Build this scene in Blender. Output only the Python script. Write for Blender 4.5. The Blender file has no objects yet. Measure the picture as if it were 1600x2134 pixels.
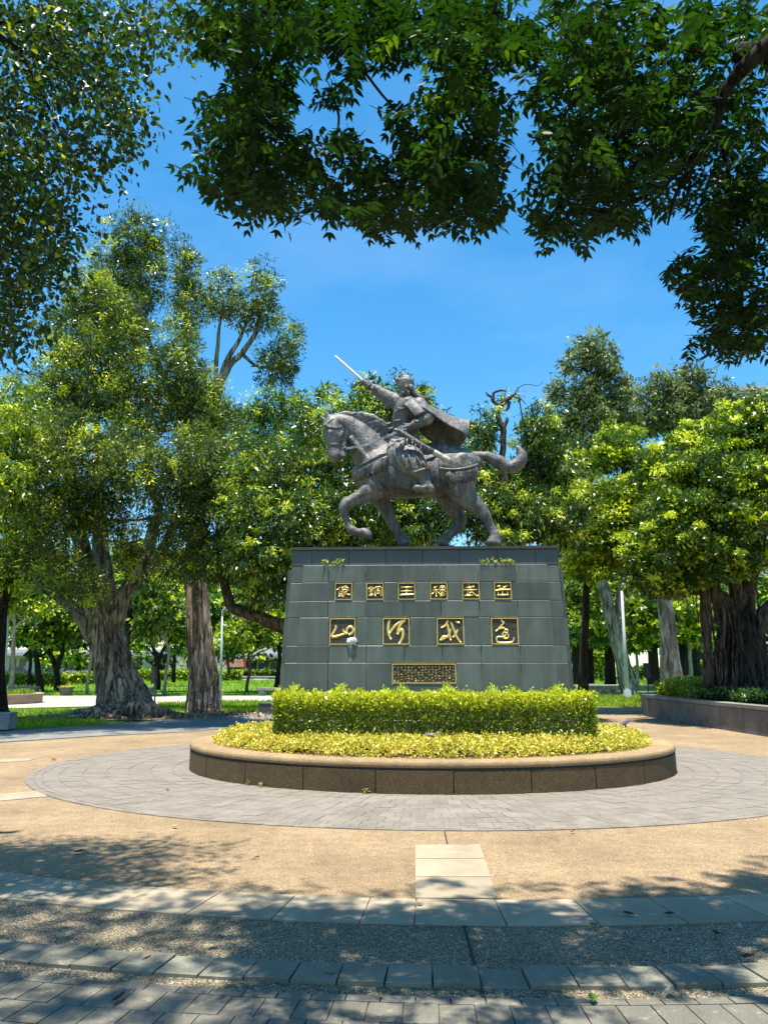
import bpy, bmesh, math, random
import numpy as np
from mathutils import Vector, Matrix
from mathutils.bvhtree import BVHTree

# ---------------------------------------------------------------- camera, sky, sun, exposure
scene = bpy.context.scene
COL = scene.collection
W0, H0, F0 = 1600.0, 2134.0, 1541.0
EYE = 1.55
PITCH = math.radians(11.7668)
cam_d = bpy.data.cameras.new("camera")
cam_d.sensor_fit = 'VERTICAL'
cam_d.sensor_height = 36.0
cam_d.lens = 36.0 * F0 / H0
cam_d.clip_start = 0.05
cam_d.clip_end = 2000.0
cam = bpy.data.objects.new("camera", cam_d)
COL.objects.link(cam)
cam.location = (0, 0, EYE)
cam.rotation_euler = (math.radians(90) + PITCH, 0, 0)
scene.camera = cam

SUN_VEC = Vector((-0.06, -0.13, 0.99)).normalized()     # towards the sun: very high, a little to the left and on the viewer's side
SUN_EL = math.asin(SUN_VEC.z)
world = bpy.data.worlds.new("World")
scene.world = world
world.use_nodes = True
nt = world.node_tree
bg = nt.nodes["Background"]
sky = nt.nodes.new("ShaderNodeTexSky")
sky.sky_type = 'NISHITA'
sky.sun_disc = False
sky.sun_elevation = SUN_EL
sky.sun_rotation = math.atan2(SUN_VEC.x, SUN_VEC.y)
sky.altitude = 0.0
sky.air_density = 1.0
sky.dust_density = 0.3
sky.ozone_density = 3.0
hs = nt.nodes.new("ShaderNodeHueSaturation")
hs.inputs['Saturation'].default_value = 1.32
hs.inputs['Hue'].default_value = 0.488
nt.links.new(sky.outputs[0], hs.inputs['Color'])
# faint high wisps of cloud over the whole sky
tc_ = nt.nodes.new("ShaderNodeTexCoord"); mp_ = nt.nodes.new("ShaderNodeMapping"); mp_.inputs['Scale'].default_value = (1.0, 1.0, 2.6)
ns_ = nt.nodes.new("ShaderNodeTexNoise"); ns_.inputs['Scale'].default_value = 2.1; ns_.inputs['Detail'].default_value = 7.0; ns_.inputs['Roughness'].default_value = 0.55
cr_ = nt.nodes.new("ShaderNodeValToRGB"); cr_.color_ramp.elements[0].position = 0.50; cr_.color_ramp.elements[0].color = (0, 0, 0, 1); cr_.color_ramp.elements[1].position = 0.80; cr_.color_ramp.elements[1].color = (0.07, 0.07, 0.07, 1)
mx_ = nt.nodes.new("ShaderNodeMix"); mx_.data_type = 'RGBA'; mx_.inputs[7].default_value = (7.5, 8.0, 8.6, 1.0)
nt.links.new(tc_.outputs['Generated'], mp_.inputs[0]); nt.links.new(mp_.outputs[0], ns_.inputs['Vector']); nt.links.new(ns_.outputs['Fac'], cr_.inputs[0])
nt.links.new(cr_.outputs[0], mx_.inputs[0]); nt.links.new(hs.outputs[0], mx_.inputs[6])
nt.links.new(mx_.outputs[2], bg.inputs[0])
bg.inputs[1].default_value = 0.11

sun_d = bpy.data.lights.new("sun", 'SUN')
sun_d.energy = 5.0
sun_d.angle = math.radians(0.6)
sun_d.color = (1.0, 0.95, 0.86)
sun = bpy.data.objects.new("sun", sun_d)
COL.objects.link(sun)
sun.rotation_euler = SUN_VEC.to_track_quat('Z', 'Y').to_euler()
sun.location = SUN_VEC * 60

vs = scene.view_settings
vs.view_transform = 'Standard'
vs.look = 'None'
vs.exposure = 1.18
vs.gamma = 1.0
vs.use_curve_mapping = False
scene.cycles.max_bounces = 6
scene.cycles.diffuse_bounces = 2
scene.cycles.glossy_bounces = 2
scene.cycles.transmission_bounces = 3
scene.cycles.transparent_max_bounces = 4
scene.cycles.caustics_reflective = False
scene.cycles.caustics_refractive = False
scene.cycles.sample_clamp_indirect = 6.0
scene.cycles.use_denoising = True
try:
    scene.cycles.denoiser = 'OPENIMAGEDENOISE'
    scene.cycles.denoising_input_passes = 'RGB_ALBEDO_NORMAL'
except Exception:
    pass

# ---------------------------------------------------------------- placing helpers (real positions worked out from the survey of the picture)
SP, CP = math.sin(PITCH), math.cos(PITCH)
def ray(px, py):
    x = (px - W0 / 2) / F0
    y = -(py - H0 / 2) / F0
    return Vector((x, CP - SP * y, SP + CP * y))
def P(px, py, Y):
    "point at distance Y in front of the camera"
    d = ray(px, py)
    t = Y / d.y
    return Vector((d.x * t, Y, EYE + d.z * t))
def G(px, py, z=0.0):
    d = ray(px, py)
    t = (z - EYE) / d.z
    return Vector((d.x * t, d.y * t, z))
def SC(Y):
    "metres per picture pixel at distance Y"
    return Y / F0 * 1.0

MC = Vector((0.714, 12.369, 0))           # centre of the monument
MT = math.radians(2.6)
MU = Vector((math.cos(MT), -math.sin(MT), 0))
MV = Vector((math.sin(MT), math.cos(MT), 0))
ASP = 1.2604
ASP_P = 1.335                              # the planter itself is a little longer
R_PL, R_RING, R_S1, R_S2, R_D1, R_D2, R_PAV = 2.826, 4.811, 6.974, 7.473, 8.125, 8.364, 8.473
def L(u, v, z=0.0):
    return MC + MU * u + MV * v + Vector((0, 0, z))
def toL(p):
    d = p - MC
    return (d.x * MU.x + d.y * MU.y, d.x * MV.x + d.y * MV.y, p.z)
def M(px, py, v):
    "point on the vertical plane v = const of the monument's own frame"
    d = ray(px, py)
    o = Vector((0, 0, EYE))
    n = MV
    t = (MC.dot(n) + v - o.dot(n)) / d.dot(n)
    return o + d * t
def EL(r, a, z=0.0, asp=None):
    "point on the ellipse of (depth) radius r; a = 0 points to the camera"
    return L(r * (asp or ASP) * math.sin(a), -r * math.cos(a), z)
def el_angle(p):
    u, v, z = toL(p)
    return math.atan2(u / ASP, -v)

# ---------------------------------------------------------------- object helpers
def tag(o, label=None, cat=None, group=None, kind=None):
    if label: o["label"] = label
    if cat: o["category"] = cat
    if group: o["group"] = group
    if kind: o["kind"] = kind
    return o
def empty(name, loc, label=None, cat=None, group=None, rz=0.0):
    o = bpy.data.objects.new(name, None)
    o.empty_display_size = 0.2
    COL.objects.link(o)
    o.location = loc
    o.rotation_euler = (0, 0, rz)
    return tag(o, label, cat, group)
def link(name, me, mat=None, parent=None, smooth=False):
    o = bpy.data.objects.new(name, me)
    COL.objects.link(o)
    if mat is not None and len(me.materials) == 0:
        me.materials.append(mat)
    if parent is not None:
        o.parent = parent
        o.matrix_parent_inverse = parent_matrix(parent).inverted()
    if smooth:
        me.polygons.foreach_set("use_smooth", [True] * len(me.polygons))
    return o
def parent_matrix(o):
    m = Matrix.LocRotScale(o.location, o.rotation_euler, o.scale)
    if o.parent is not None:
        m = parent_matrix(o.parent) @ o.matrix_parent_inverse @ m
    return m
def mesh(name, verts, faces):
    me = bpy.data.meshes.new(name)
    me.from_pydata([tuple(v) for v in verts], [], faces)
    me.update()
    return me
def obj(name, verts, faces, mat, parent=None, smooth=False):
    return link(name, mesh(name, verts, faces), mat, parent, smooth)
class MB:
    def __init__(s): s.v = []; s.f = []
    def add(s, v, f):
        k = len(s.v); s.v += [tuple(x) for x in v]; s.f += [tuple(i + k for i in q) for q in f]
    def box8(s, p):
        "8 corners: bottom 4 then top 4, both counter-clockwise seen from above"
        s.add(p, [(3, 2, 1, 0), (4, 5, 6, 7), (0, 1, 5, 4), (1, 2, 6, 5), (2, 3, 7, 6), (3, 0, 4, 7)])
    def box(s, x0, x1, y0, y1, z0, z1):
        s.box8([(x0, y0, z0), (x1, y0, z0), (x1, y1, z0), (x0, y1, z0), (x0, y0, z1), (x1, y0, z1), (x1, y1, z1), (x0, y1, z1)])
    def tube(s, pts, rads, n=8, cap=True, twist=None):
        v, f = tube_data(pts, rads, n, cap); s.add(v, f)
    def build(s, name, mat, parent=None, smooth=False):
        return obj(name, s.v, s.f, mat, parent, smooth)
def frames(pts):
    pts = [Vector(p) for p in pts]
    n = len(pts); T = []
    for i in range(n):
        t = pts[min(i + 1, n - 1)] - pts[max(i - 1, 0)]
        T.append(t.normalized() if t.length > 1e-9 else Vector((0, 0, 1)))
    up = Vector((0, 1, 0)) if abs(T[0].y) < 0.9 else Vector((1, 0, 0))
    a = T[0].cross(up).normalized(); out = []
    for i in range(n):
        a = (a - T[i] * a.dot(T[i]))
        a = a.normalized() if a.length > 1e-6 else T[i].orthogonal().normalized()
        out.append((pts[i], T[i], a, T[i].cross(a)))
    return out
def tube_data(pts, rads, n=8, cap=True, mod=None):
    v, f = [], []
    for i, (p, t, a, b) in enumerate(frames(pts)):
        for k in range(n):
            th = 2 * math.pi * k / n
            r = rads[i] * (mod(i, th) if mod else 1.0)
            v.append(p + (a * math.cos(th) + b * math.sin(th)) * r)
    m = len(pts)
    for i in range(m - 1):
        for k in range(n):
            k2 = (k + 1) % n
            f.append((i * n + k, i * n + k2, (i + 1) * n + k2, (i + 1) * n + k))
    if cap:
        f.append(tuple(range(n))[::-1]); f.append(tuple((m - 1) * n + k for k in range(n)))
    return v, f
def catmull(pts, sub):
    "pts: list of equal-length tuples"
    A = np.array(pts, float); n = len(A); out = []
    for i in range(n - 1):
        p0, p1, p2, p3 = A[max(i - 1, 0)], A[i], A[i + 1], A[min(i + 2, n - 1)]
        for k in range(sub):
            t = k / sub
            out.append(0.5 * ((2 * p1) + (-p0 + p2) * t + (2 * p0 - 5 * p1 + 4 * p2 - p3) * t * t + (-p0 + 3 * p1 - 3 * p2 + p3) * t ** 3))
    out.append(A[-1]); return np.array(out)
def fast_mesh(name, V, Fq, attr=None):
    "V (N,3) float array, Fq (M,k) int array, attr: dict of per-vertex floats"
    me = bpy.data.meshes.new(name)
    V = np.ascontiguousarray(V, np.float32); Fq = np.ascontiguousarray(Fq, np.int32)
    m, k = Fq.shape
    me.vertices.add(len(V)); me.vertices.foreach_set("co", V.ravel())
    me.loops.add(m * k); me.loops.foreach_set("vertex_index", Fq.ravel())
    me.polygons.add(m)
    me.polygons.foreach_set("loop_start", np.arange(0, m * k, k, dtype=np.int32))
    me.polygons.foreach_set("loop_total", np.full(m, k, np.int32))
    if attr:
        for nme, arr in attr.items():
            at = me.attributes.new(nme, 'FLOAT', 'POINT')
            at.data.foreach_set("value", np.ascontiguousarray(arr, np.float32))
    me.update(calc_edges=True)
    return me

# ---------------------------------------------------------------- materials
def nodes_of(name):
    m = bpy.data.materials.new(name); m.use_nodes = True
    t = m.node_tree
    return m, t, t.nodes["Principled BSDF"], t.nodes["Material Output"]
def N(t, typ, **kw):
    n = t.nodes.new(typ)
    for k, v in kw.items():
        if k in n.inputs: n.inputs[k].default_value = v
        else: setattr(n, k, v)
    return n
def ramp(t, fac, stops, interp='LINEAR'):
    r = t.nodes.new("ShaderNodeValToRGB"); r.color_ramp.interpolation = interp
    e = r.color_ramp.elements
    while len(e) < len(stops): e.new(0.5)
    for i, (p, c) in enumerate(stops):
        e[i].position = p; e[i].color = tuple(c) + ((1.0,) if len(c) == 3 else ())
    t.links.new(fac, r.inputs[0]); return r
def mixc(t, fac, a, b, blend='MIX'):
    n = t.nodes.new("ShaderNodeMix"); n.data_type = 'RGBA'; n.blend_type = blend; n.clamp_factor = True
    for sock, val in ((n.inputs[0], fac), (n.inputs[6], a), (n.inputs[7], b)):
        if isinstance(val, (int, float)): sock.default_value = val
        elif isinstance(val, tuple): sock.default_value = val if len(val) == 4 else val + (1.0,)
        else: t.links.new(val, sock)
    return n.outputs[2]
def bump(t, h, strength, dist, normal=None):
    b = t.nodes.new("ShaderNodeBump"); b.inputs['Strength'].default_value = strength; b.inputs['Distance'].default_value = dist
    t.links.new(h, b.inputs['Height'])
    if normal is not None: t.links.new(normal, b.inputs['Normal'])
    return b.outputs[0]
def coords(t, kind='Object', scale=(1, 1, 1)):
    c = t.nodes.new("ShaderNodeTexCoord"); mp = t.nodes.new("ShaderNodeMapping"); mp.inputs['Scale'].default_value = scale
    t.links.new(c.outputs[kind], mp.inputs[0]); return mp.outputs[0]
def noise(t, vec, scale, detail=4.0, rough=0.55, out='Fac'):
    n = N(t, "ShaderNodeTexNoise", Scale=scale, Detail=detail, Roughness=rough)
    if vec is not None: t.links.new(vec, n.inputs['Vector'])
    return n.outputs[out]
def geo_pos(t):
    return t.nodes.new("ShaderNodeNewGeometry").outputs['Position']
def rnd_obj(t):
    return t.nodes.new("ShaderNodeObjectInfo").outputs['Random']

def leaf_mat(name, cols, trans=0.35, rough=0.45, spec=0.35, tcol=None):
    "cols: ramp stops over the per-leaf random value"
    m, t, b, out = nodes_of(name)
    at = N(t, "ShaderNodeAttribute", attribute_name="rnd")
    r = ramp(t, at.outputs['Fac'], cols)
    t.links.new(r.outputs[0], b.inputs['Base Color'])
    b.inputs['Roughness'].default_value = rough
    b.inputs['Specular IOR Level'].default_value = spec
    tr = N(t, "ShaderNodeBsdfTranslucent")
    tc = mixc(t, 1.0, r.outputs[0], tcol or (1.7, 1.5, 0.45), 'MULTIPLY')
    t.links.new(tc, tr.inputs[0])
    mx = N(t, "ShaderNodeMixShader"); mx.inputs[0].default_value = trans
    t.links.new(b.outputs[0], mx.inputs[1]); t.links.new(tr.outputs[0], mx.inputs[2])
    t.links.new(mx.outputs[0], out.inputs[0])
    return m
def bark_mat(name, c1, c2, c3, scale=(9, 9, 1.6), bump_d=0.03, rough=0.9, crack=0.75):
    m, t, b, out = nodes_of(name)
    v = coords(t, 'Object', scale)
    n1 = noise(t, v, 2.2, 9, 0.68); n2 = noise(t, coords(t, 'Object', (1.1, 1.1, .45)), 1.5, 5, .6); n3 = noise(t, coords(t, 'Object', (scale[0] * .8, scale[1] * .8, scale[2] * .6)), 1.3, 4, .55)
    c = ramp(t, n1, [(0.36, c1), (0.5, c2), (0.64, c3)])
    k = ramp(t, n2, [(0.40, (0, 0, 0)), (0.60, (1, 1, 1))])
    cc = mixc(t, k.outputs[0], c.outputs[0], mixc(t, 0.55, c.outputs[0], c1))
    ab = N(t, "ShaderNodeMath", operation='SUBTRACT'); t.links.new(n3, ab.inputs[0]); ab.inputs[1].default_value = 0.5
    ab2 = N(t, "ShaderNodeMath", operation='ABSOLUTE'); t.links.new(ab.outputs[0], ab2.inputs[0])
    ck = ramp(t, ab2.outputs[0], [(0.0, (1 - crack,) * 3), (0.05, (1, 1, 1))])
    cc = mixc(t, 1.0, cc, ck.outputs[0], 'MULTIPLY')
    t.links.new(cc, b.inputs['Base Color']); b.inputs['Roughness'].default_value = rough
    b.inputs['Specular IOR Level'].default_value = 0.15
    nb_ = bump(t, ck.outputs[0], 0.8, bump_d); nb_ = bump(t, n1, 0.9, bump_d, nb_)
    t.links.new(nb_, b.inputs['Normal'])
    return m
def plain(name, col, rough=0.6, metal=0.0, spec=0.4, var=0.15, scale=6.0, bump_s=0.0, bump_scale=60.0):
    m, t, b, out = nodes_of(name)
    n = noise(t, geo_pos(t), scale, 5)
    k0 = tuple(c * (1 - var) for c in col); k1 = tuple(min(1, c * (1 + var)) for c in col)
    r = ramp(t, n, [(0.3, k0), (0.7, k1)])
    t.links.new(r.outputs[0], b.inputs['Base Color'])
    b.inputs['Roughness'].default_value = rough; b.inputs['Metallic'].default_value = metal
    b.inputs['Specular IOR Level'].default_value = spec
    if bump_s:
        t.links.new(bump(t, noise(t, geo_pos(t), bump_scale, 3), bump_s, 0.01), b.inputs['Normal'])
    return m
def aggregate(name, cols, cell=170.0, gap=(0.12, 0.10, 0.08), patch=None, bump_d=0.006):
    "exposed pebble aggregate: voronoi stones of mixed colour set in grout"
    m, t, b, out = nodes_of(name)
    g = geo_pos(t)
    vo = N(t, "ShaderNodeTexVoronoi", Scale=cell); t.links.new(g, vo.inputs['Vector'])
    sep = N(t, "ShaderNodeSeparateColor"); t.links.new(vo.outputs['Color'], sep.inputs[0])
    r = ramp(t, sep.outputs[0], cols)
    edge = ramp(t, vo.outputs['Distance'], [(0.35, (0, 0, 0)), (0.75, (1, 1, 1))])
    c = mixc(t, edge.outputs[0], r.outputs[0], gap)
    n2 = noise(t, g, 0.9, 6, 0.6)
    st = ramp(t, n2, [(0.28, (0.70, 0.69, 0.68)), (0.66, (1.10, 1.10, 1.10))])
    c2 = mixc(t, 1.0, c, st.outputs[0], 'MULTIPLY')
    n3 = noise(t, g, 7.0, 4, 0.6)
    st3 = ramp(t, n3, [(0.35, (0.86, 0.86, 0.86)), (0.65, (1.08, 1.08, 1.08))])
    c2 = mixc(t, 1.0, c2, st3.outputs[0], 'MULTIPLY')
    t.links.new(c2, b.inputs['Base Color'])
    b.inputs['Roughness'].default_value = 0.75; b.inputs['Specular IOR Level'].default_value = 0.35
    inv = N(t, "ShaderNodeMath", operation='SUBTRACT'); inv.inputs[0].default_value = 1.0
    t.links.new(vo.outputs['Distance'], inv.inputs[1])
    t.links.new(bump(t, inv.outputs[0], 0.8, bump_d), b.inputs['Normal'])
    return m
def stone(name, c0, c1, grain=260.0, grain_amt=0.5, rough=0.6, spec=0.4, objvar=0.2, stain=0.3, bump_d=0.002, speck=None, streak=0.0):
    m, t, b, out = nodes_of(name)
    g = geo_pos(t)
    n1 = noise(t, g, grain, 2, 0.6)
    r = ramp(t, n1, [(0.5 - 0.25 * grain_amt, c0), (0.5 + 0.25 * grain_amt, c1)])
    n2 = noise(t, g, 2.3, 7, 0.65)
    st = ramp(t, n2, [(0.3, (1 - stain,) * 3), (0.68, (1 + stain * 0.35,) * 3)])
    c = mixc(t, 1.0, r.outputs[0], st.outputs[0], 'MULTIPLY')
    ov = ramp(t, rnd_obj(t), [(0.0, (1 - objvar, 1 - objvar, 1 - objvar)), (1.0, (1 + objvar, 1 + objvar * 0.97, 1 + objvar * 0.93))])
    c = mixc(t, 1.0, c, ov.outputs[0], 'MULTIPLY')
    if streak:
        n5 = noise(t, coords(t, 'Object', (2.6, 2.6, 0.22)), 2.4, 6, 0.65)
        sk = ramp(t, n5, [(0.34, (1 - streak,) * 3), (0.52, (1, 1, 1)), (0.70, (1 + streak * .8,) * 3)])
        c = mixc(t, 1.0, c, sk.outputs[0], 'MULTIPLY')
    if speck:
        n4 = noise(t, g, 14.0, 8, 0.75)
        sp = ramp(t, n4, [(0.56, (0, 0, 0)), (0.70, (1, 1, 1))])
        c = mixc(t, sp.outputs[0], c, speck)
    t.links.new(c, b.inputs['Base Color'])
    b.inputs['Roughness'].default_value = rough; b.inputs['Specular IOR Level'].default_value = spec
    t.links.new(bump(t, n1, 0.5, bump_d), b.inputs['Normal'])
    return m

# ================================================================ THE SETTING: ground, paths, plaza paving
rng = np.random.default_rng(7)
random.seed(7)
m_tan = aggregate("tan_exposed_aggregate", [(0.0, (0.124, 0.077, 0.039)), (0.3, (0.286, 0.194, 0.097)), (0.6, (0.384, 0.278, 0.149)), (0.85, (0.310, 0.194, 0.097)), (1.0, (0.496, 0.414, 0.276))], 115.0, gap=(0.205, 0.147, 0.082))
m_peb = aggregate("grey_pebble_band", [(0.0, (0.097, 0.079, 0.050)), (0.3, (0.273, 0.219, 0.134)), (0.6, (0.439, 0.351, 0.215)), (0.85, (0.196, 0.157, 0.107)), (1.0, (0.731, 0.612, 0.403))], 95.0, gap=(0.069, 0.057, 0.036), bump_d=0.012)
m_slab = stone("pale_concrete_slab", (0.268, 0.224, 0.154), (0.369, 0.307, 0.211), 130, 0.8, 0.8, 0.25, 0.10, 0.30)
m_dslab = stone("grey_slate_slab", (0.143, 0.135, 0.100), (0.213, 0.201, 0.146), 90, 0.8, 0.6, 0.4, 0.16, 0.3, 0.003, speck=(0.298, 0.272, 0.196))
m_ring = stone("grey_ring_paver", (0.162, 0.138, 0.114), (0.215, 0.189, 0.154), 110, 0.8, 0.75, 0.3, 0.12, 0.22, 0.003, speck=(0.280, 0.243, 0.199))
m_fpav = stone("dark_grey_paver", (0.139, 0.130, 0.099), (0.204, 0.188, 0.142), 90, 0.8, 0.6, 0.4, 0.16, 0.3, 0.003, speck=(0.292, 0.265, 0.190))
m_bed = plain("dark_joint_sand", (0.07, 0.065, 0.055), 0.95, var=0.3, scale=20)
m_bedl = plain("grey_joint_sand", (0.164, 0.154, 0.138), 0.95, var=0.3, scale=20)
m_asph = stone("grey_path_paving", (0.144, 0.141, 0.131), (0.210, 0.205, 0.189), 60, 0.8, 0.8, 0.25, 0.05, 0.3)
m_lpath = stone("pale_path_paving", (0.315, 0.278, 0.225), (0.407, 0.360, 0.296), 30, 0.8, 0.85, 0.2, 0.05, 0.25)
def ground_material():
    m, t, b, out = nodes_of("lawn_and_soil")
    g = geo_pos(t)
    n1 = noise(t, g, 0.55, 6, 0.6); n2 = noise(t, g, 30.0, 4, 0.7)
    grass = ramp(t, n2, [(0.3, (0.035, 0.10, 0.008)), (0.7, (0.12, 0.26, 0.02))])
    soil = ramp(t, n2, [(0.3, (0.10, 0.075, 0.045)), (0.7, (0.24, 0.19, 0.12))])
    k = ramp(t, n1, [(0.34, (1, 1, 1)), (0.42, (0, 0, 0))])
    c = mixc(t, k.outputs[0], grass.outputs[0], soil.outputs[0])
    t.links.new(c, b.inputs['Base Color']); b.inputs['Roughness'].default_value = 0.95; b.inputs['Specular IOR Level'].default_value = 0.1
    t.links.new(bump(t, n2, 0.8, 0.03), b.inputs['Normal'])
    return m
m_lawn = ground_material()
m_soil = plain("bare_soil", (0.17, 0.125, 0.08), 0.95, var=0.45, scale=9, spec=0.1, bump_s=0.8, bump_scale=25)
m_planting = plain("planting_soil", (0.07, 0.05, 0.03), 0.95, var=0.4, scale=9, spec=0.1)

def sheet(name, pts, z, mat, sub=None):
    vs_ = [(p[0], p[1], z) for p in pts]
    o = obj(name, vs_, [tuple(range(len(vs_)))], mat)
    return tag(o, kind="structure")
def thick(name, pts, z0, z1, mat, parent=None):
    "closed prism, pts counter-clockwise from above"
    n = len(pts)
    v = [(p[0], p[1], z0) for p in pts] + [(p[0], p[1], z1) for p in pts]
    f = [tuple(range(n))[::-1], tuple(range(n, 2 * n))] + [(i, (i + 1) % n, n + (i + 1) % n, n + i) for i in range(n)]
    return obj(name, v, f, mat, parent)
sheet("ground", [(-700, -300), (700, -300), (700, 1200), (-700, 1200)], -0.03, m_lawn)
g = lambda *p: (G(*p).x, G(*p).y)
plaza_pts = [(-26, -8), (26, -8), (26, 36), (11.8, 34.8), (9.6, 31.5), g(1240, 1473), (5.5, 27.5), (2, 25.2), (-1.0, 22.6), g(560, 1512), g(400, 1525), g(200, 1535), g(0, 1548), (-14, 12.5), (-26, 8)]
plaza = sheet("plaza", plaza_pts, 0.0, m_tan)
sheet("grey_path", [(-26, 8.2), (-14, 12.7), (g(0, 1547)), g(200, 1534), g(400, 1524.5), g(560, 1511.5), (-1.0, 22.8), (0.5, 24.2), (-1.6, 25.5), g(520, 1489), g(400, 1496), g(200, 1511), g(0, 1525), (-15, 15.0), (-26, 10.5)], 0.004, m_asph)
sheet("pale_path", [(-45, 24.5), g(0, 1477), g(160, 1473), g(400, 1466), g(570, 1461.5), (2, 39), (2, 42), g(570, 1450.5), g(0, 1450.5), (-45, 40)], 0.006, m_lpath)
sheet("far_path", [g(470, 1417), g(600, 1417), g(600, 1412), g(470, 1412)], 0.004, m_lpath)
sheet("street", [(-400, 112), (400, 112), (400, 132), (-400, 132)], 0.006, plain("far_asphalt", (0.16, 0.16, 0.165), 0.9))
# bare ground worn round the big paperbark trees
soil_pts = []
for k in range(40):
    a = k / 40 * 2 * math.pi
    rr = 1.0 + 0.16 * math.sin(3 * a + 1) + 0.10 * math.sin(7 * a)
    soil_pts.append((-7.2 + 4.4 * rr * math.cos(a), 24.7 + 1.9 * rr * math.sin(a) + 0.25 * math.cos(a) * 4))
sheet("bare_soil", soil_pts, 0.0, m_soil)

# ---- annulus sheet between two ellipses
def annulus(name, r0, r1, a0, a1, z, mat, n=120, parent=None):
    v, f = [], []
    for i in range(n + 1):
        a = a0 + (a1 - a0) * i / n
        v += [EL(r0, a, z), EL(r1, a, z)]
    for i in range(n):
        f.append((2 * i, 2 * i + 1, 2 * i + 3, 2 * i + 2))
    o = obj(name, v, f, mat, parent)
    # make the sheet face up
    if o.data.polygons[0].normal.z < 0: o.data.flip_normals()
    return o
band = annulus("pebble_band", R_S2 - 0.01, R_PAV + 0.02, -1.25, 1.25, 0.004, m_peb); tag(band, kind="structure")
ring = annulus("ring_paving", R_PL - 0.1, R_RING, -math.pi, math.pi, 0.004, m_bedl, 240); tag(ring, kind="structure")
fbed = annulus("front_paving", R_PAV, R_PAV + 4.5, -1.25, 1.25, 0.004, m_bed); tag(fbed, kind="structure")
sband = annulus("slab_band", R_S1, R_S2, -1.25, 1.25, 0.005, m_bedl); tag(sband, kind="structure")

def paver_geo(r0, r1, a0, a1, z0, z1, gap, tilt=0.0, bev=0.0):
    "one paver on the ellipse between radii and angles; gap in metres"
    ga = gap / (0.5 * (r0 + r1) * 1.13) / 2
    rg0, rg1 = r0 + gap / 2, r1 - gap / 2
    q = [EL(rg1, a0 + ga), EL(rg1, a1 - ga), EL(rg0, a1 - ga), EL(rg0, a0 + ga)]
    top = []
    for i, p in enumerate(q):
        top.append(Vector((p.x, p.y, z1 + tilt * (1 if i < 2 else -1))))
    b8 = [Vector((p.x, p.y, z0)) for p in q] + top
    if not bev: return b8, None
    c = sum(top, Vector()) / 4
    ins = [p + (c - p).normalized() * bev * 1.4 + Vector((0, 0, 0)) for p in top]
    low = [p - Vector((0, 0, bev * 0.7)) for p in top]
    return [Vector((p.x, p.y, z0)) for p in q], (low, ins)
def put_paver(mb, data):
    base, up = data
    if up is None:
        mb.add(base, [(4, 5, 6, 7), (0, 1, 5, 4), (1, 2, 6, 5), (2, 3, 7, 6), (3, 0, 4, 7)])
    else:
        low, ins = up
        mb.add(base + low + ins, [(8, 9, 10, 11)] + [(i, (i + 1) % 4, 4 + (i + 1) % 4, 4 + i) for i in range(4)] + [(4 + i, 4 + (i + 1) % 4, 8 + (i + 1) % 4, 8 + i) for i in range(4)])
def lay(parent, rows, wid, mat, nmax, name, gap, z1, arange, jitter=0.0015, bev=0.004):
    items = []
    for ri, (r0, r1, w) in enumerate(rows):
        per = 2 * math.pi * 0.5 * (r0 + r1) * 1.135
        n = int(round(per / w)); off = (ri % 2) * 0.5 + random.uniform(-.12, .12)
        # equal arc length along the ellipse
        A = np.linspace(0, 2 * math.pi, 1441); X = np.stack([ASP * np.sin(A), -np.cos(A)], 1)
        s = np.concatenate([[0], np.cumsum(np.linalg.norm(np.diff(X, axis=0), axis=1))]); s /= s[-1]
        for k in range(n):
            a0 = float(np.interp(((k + off) / n) % 1.0, s, A)); a1 = float(np.interp(((k + off + 1) / n) % 1.0, s, A))
            if a1 < a0: a1 += 2 * math.pi
            am = (a0 + a1) / 2
            am_ = (am + math.pi) % (2 * math.pi) - math.pi
            if abs(am_) > arange: continue
            c = EL(0.5 * (r0 + r1), am)
            items.append((c.length, r0, r1, a0, a1))
    items.sort()
    rest = MB()
    for i, (d, r0, r1, a0, a1) in enumerate(items):
        c = EL(0.5 * (r0 + r1), (a0 + a1) / 2)
        dat = paver_geo(r0, r1, a0, a1, -0.01, z1 + random.uniform(-jitter, jitter), gap * random.uniform(.8, 1.3), random.uniform(-jitter, jitter), bev if i < nmax else 0)
        inview = c.y > 0.8 and abs(c.x) < c.y * 0.62 + 0.6
        if i < nmax and inview:
            mb = MB(); put_paver(mb, dat); mb.build(name, mat, parent)
        else:
            put_paver(rest, dat)
    if rest.v:
        o = rest.build(name + "_field", mat, parent); tag(o, kind="stuff")
dr = (R_RING - R_PL - 0.20) / 7.0
rows = [(R_PL - 0.02, R_PL + 0.10, .165)]
r_ = R_PL + 0.10
while r_ < R_RING - 0.2:
    rows.append((r_, r_ + dr, 0.165)); r_ += dr
rows[-1] = (rows[-1][0], R_RING - 0.17, 0.165)
rows += [(R_RING - 0.17, R_RING - 0.085, .165), (R_RING - 0.085, R_RING, .165)]
lay(ring, rows, 0.165, m_ring, 300, "ring_paver", 0.0045, 0.010, math.pi, bev=0.003)
rows = [(R_PAV, R_PAV + 0.075, .165)] + [(R_PAV + 0.075 + k * 0.20, R_PAV + 0.075 + (k + 1) * 0.20, .165) for k in range(14)]
lay(fbed, rows, 0.165, m_fpav, 300, "front_paver", 0.0055, 0.012, 1.0)
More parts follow.
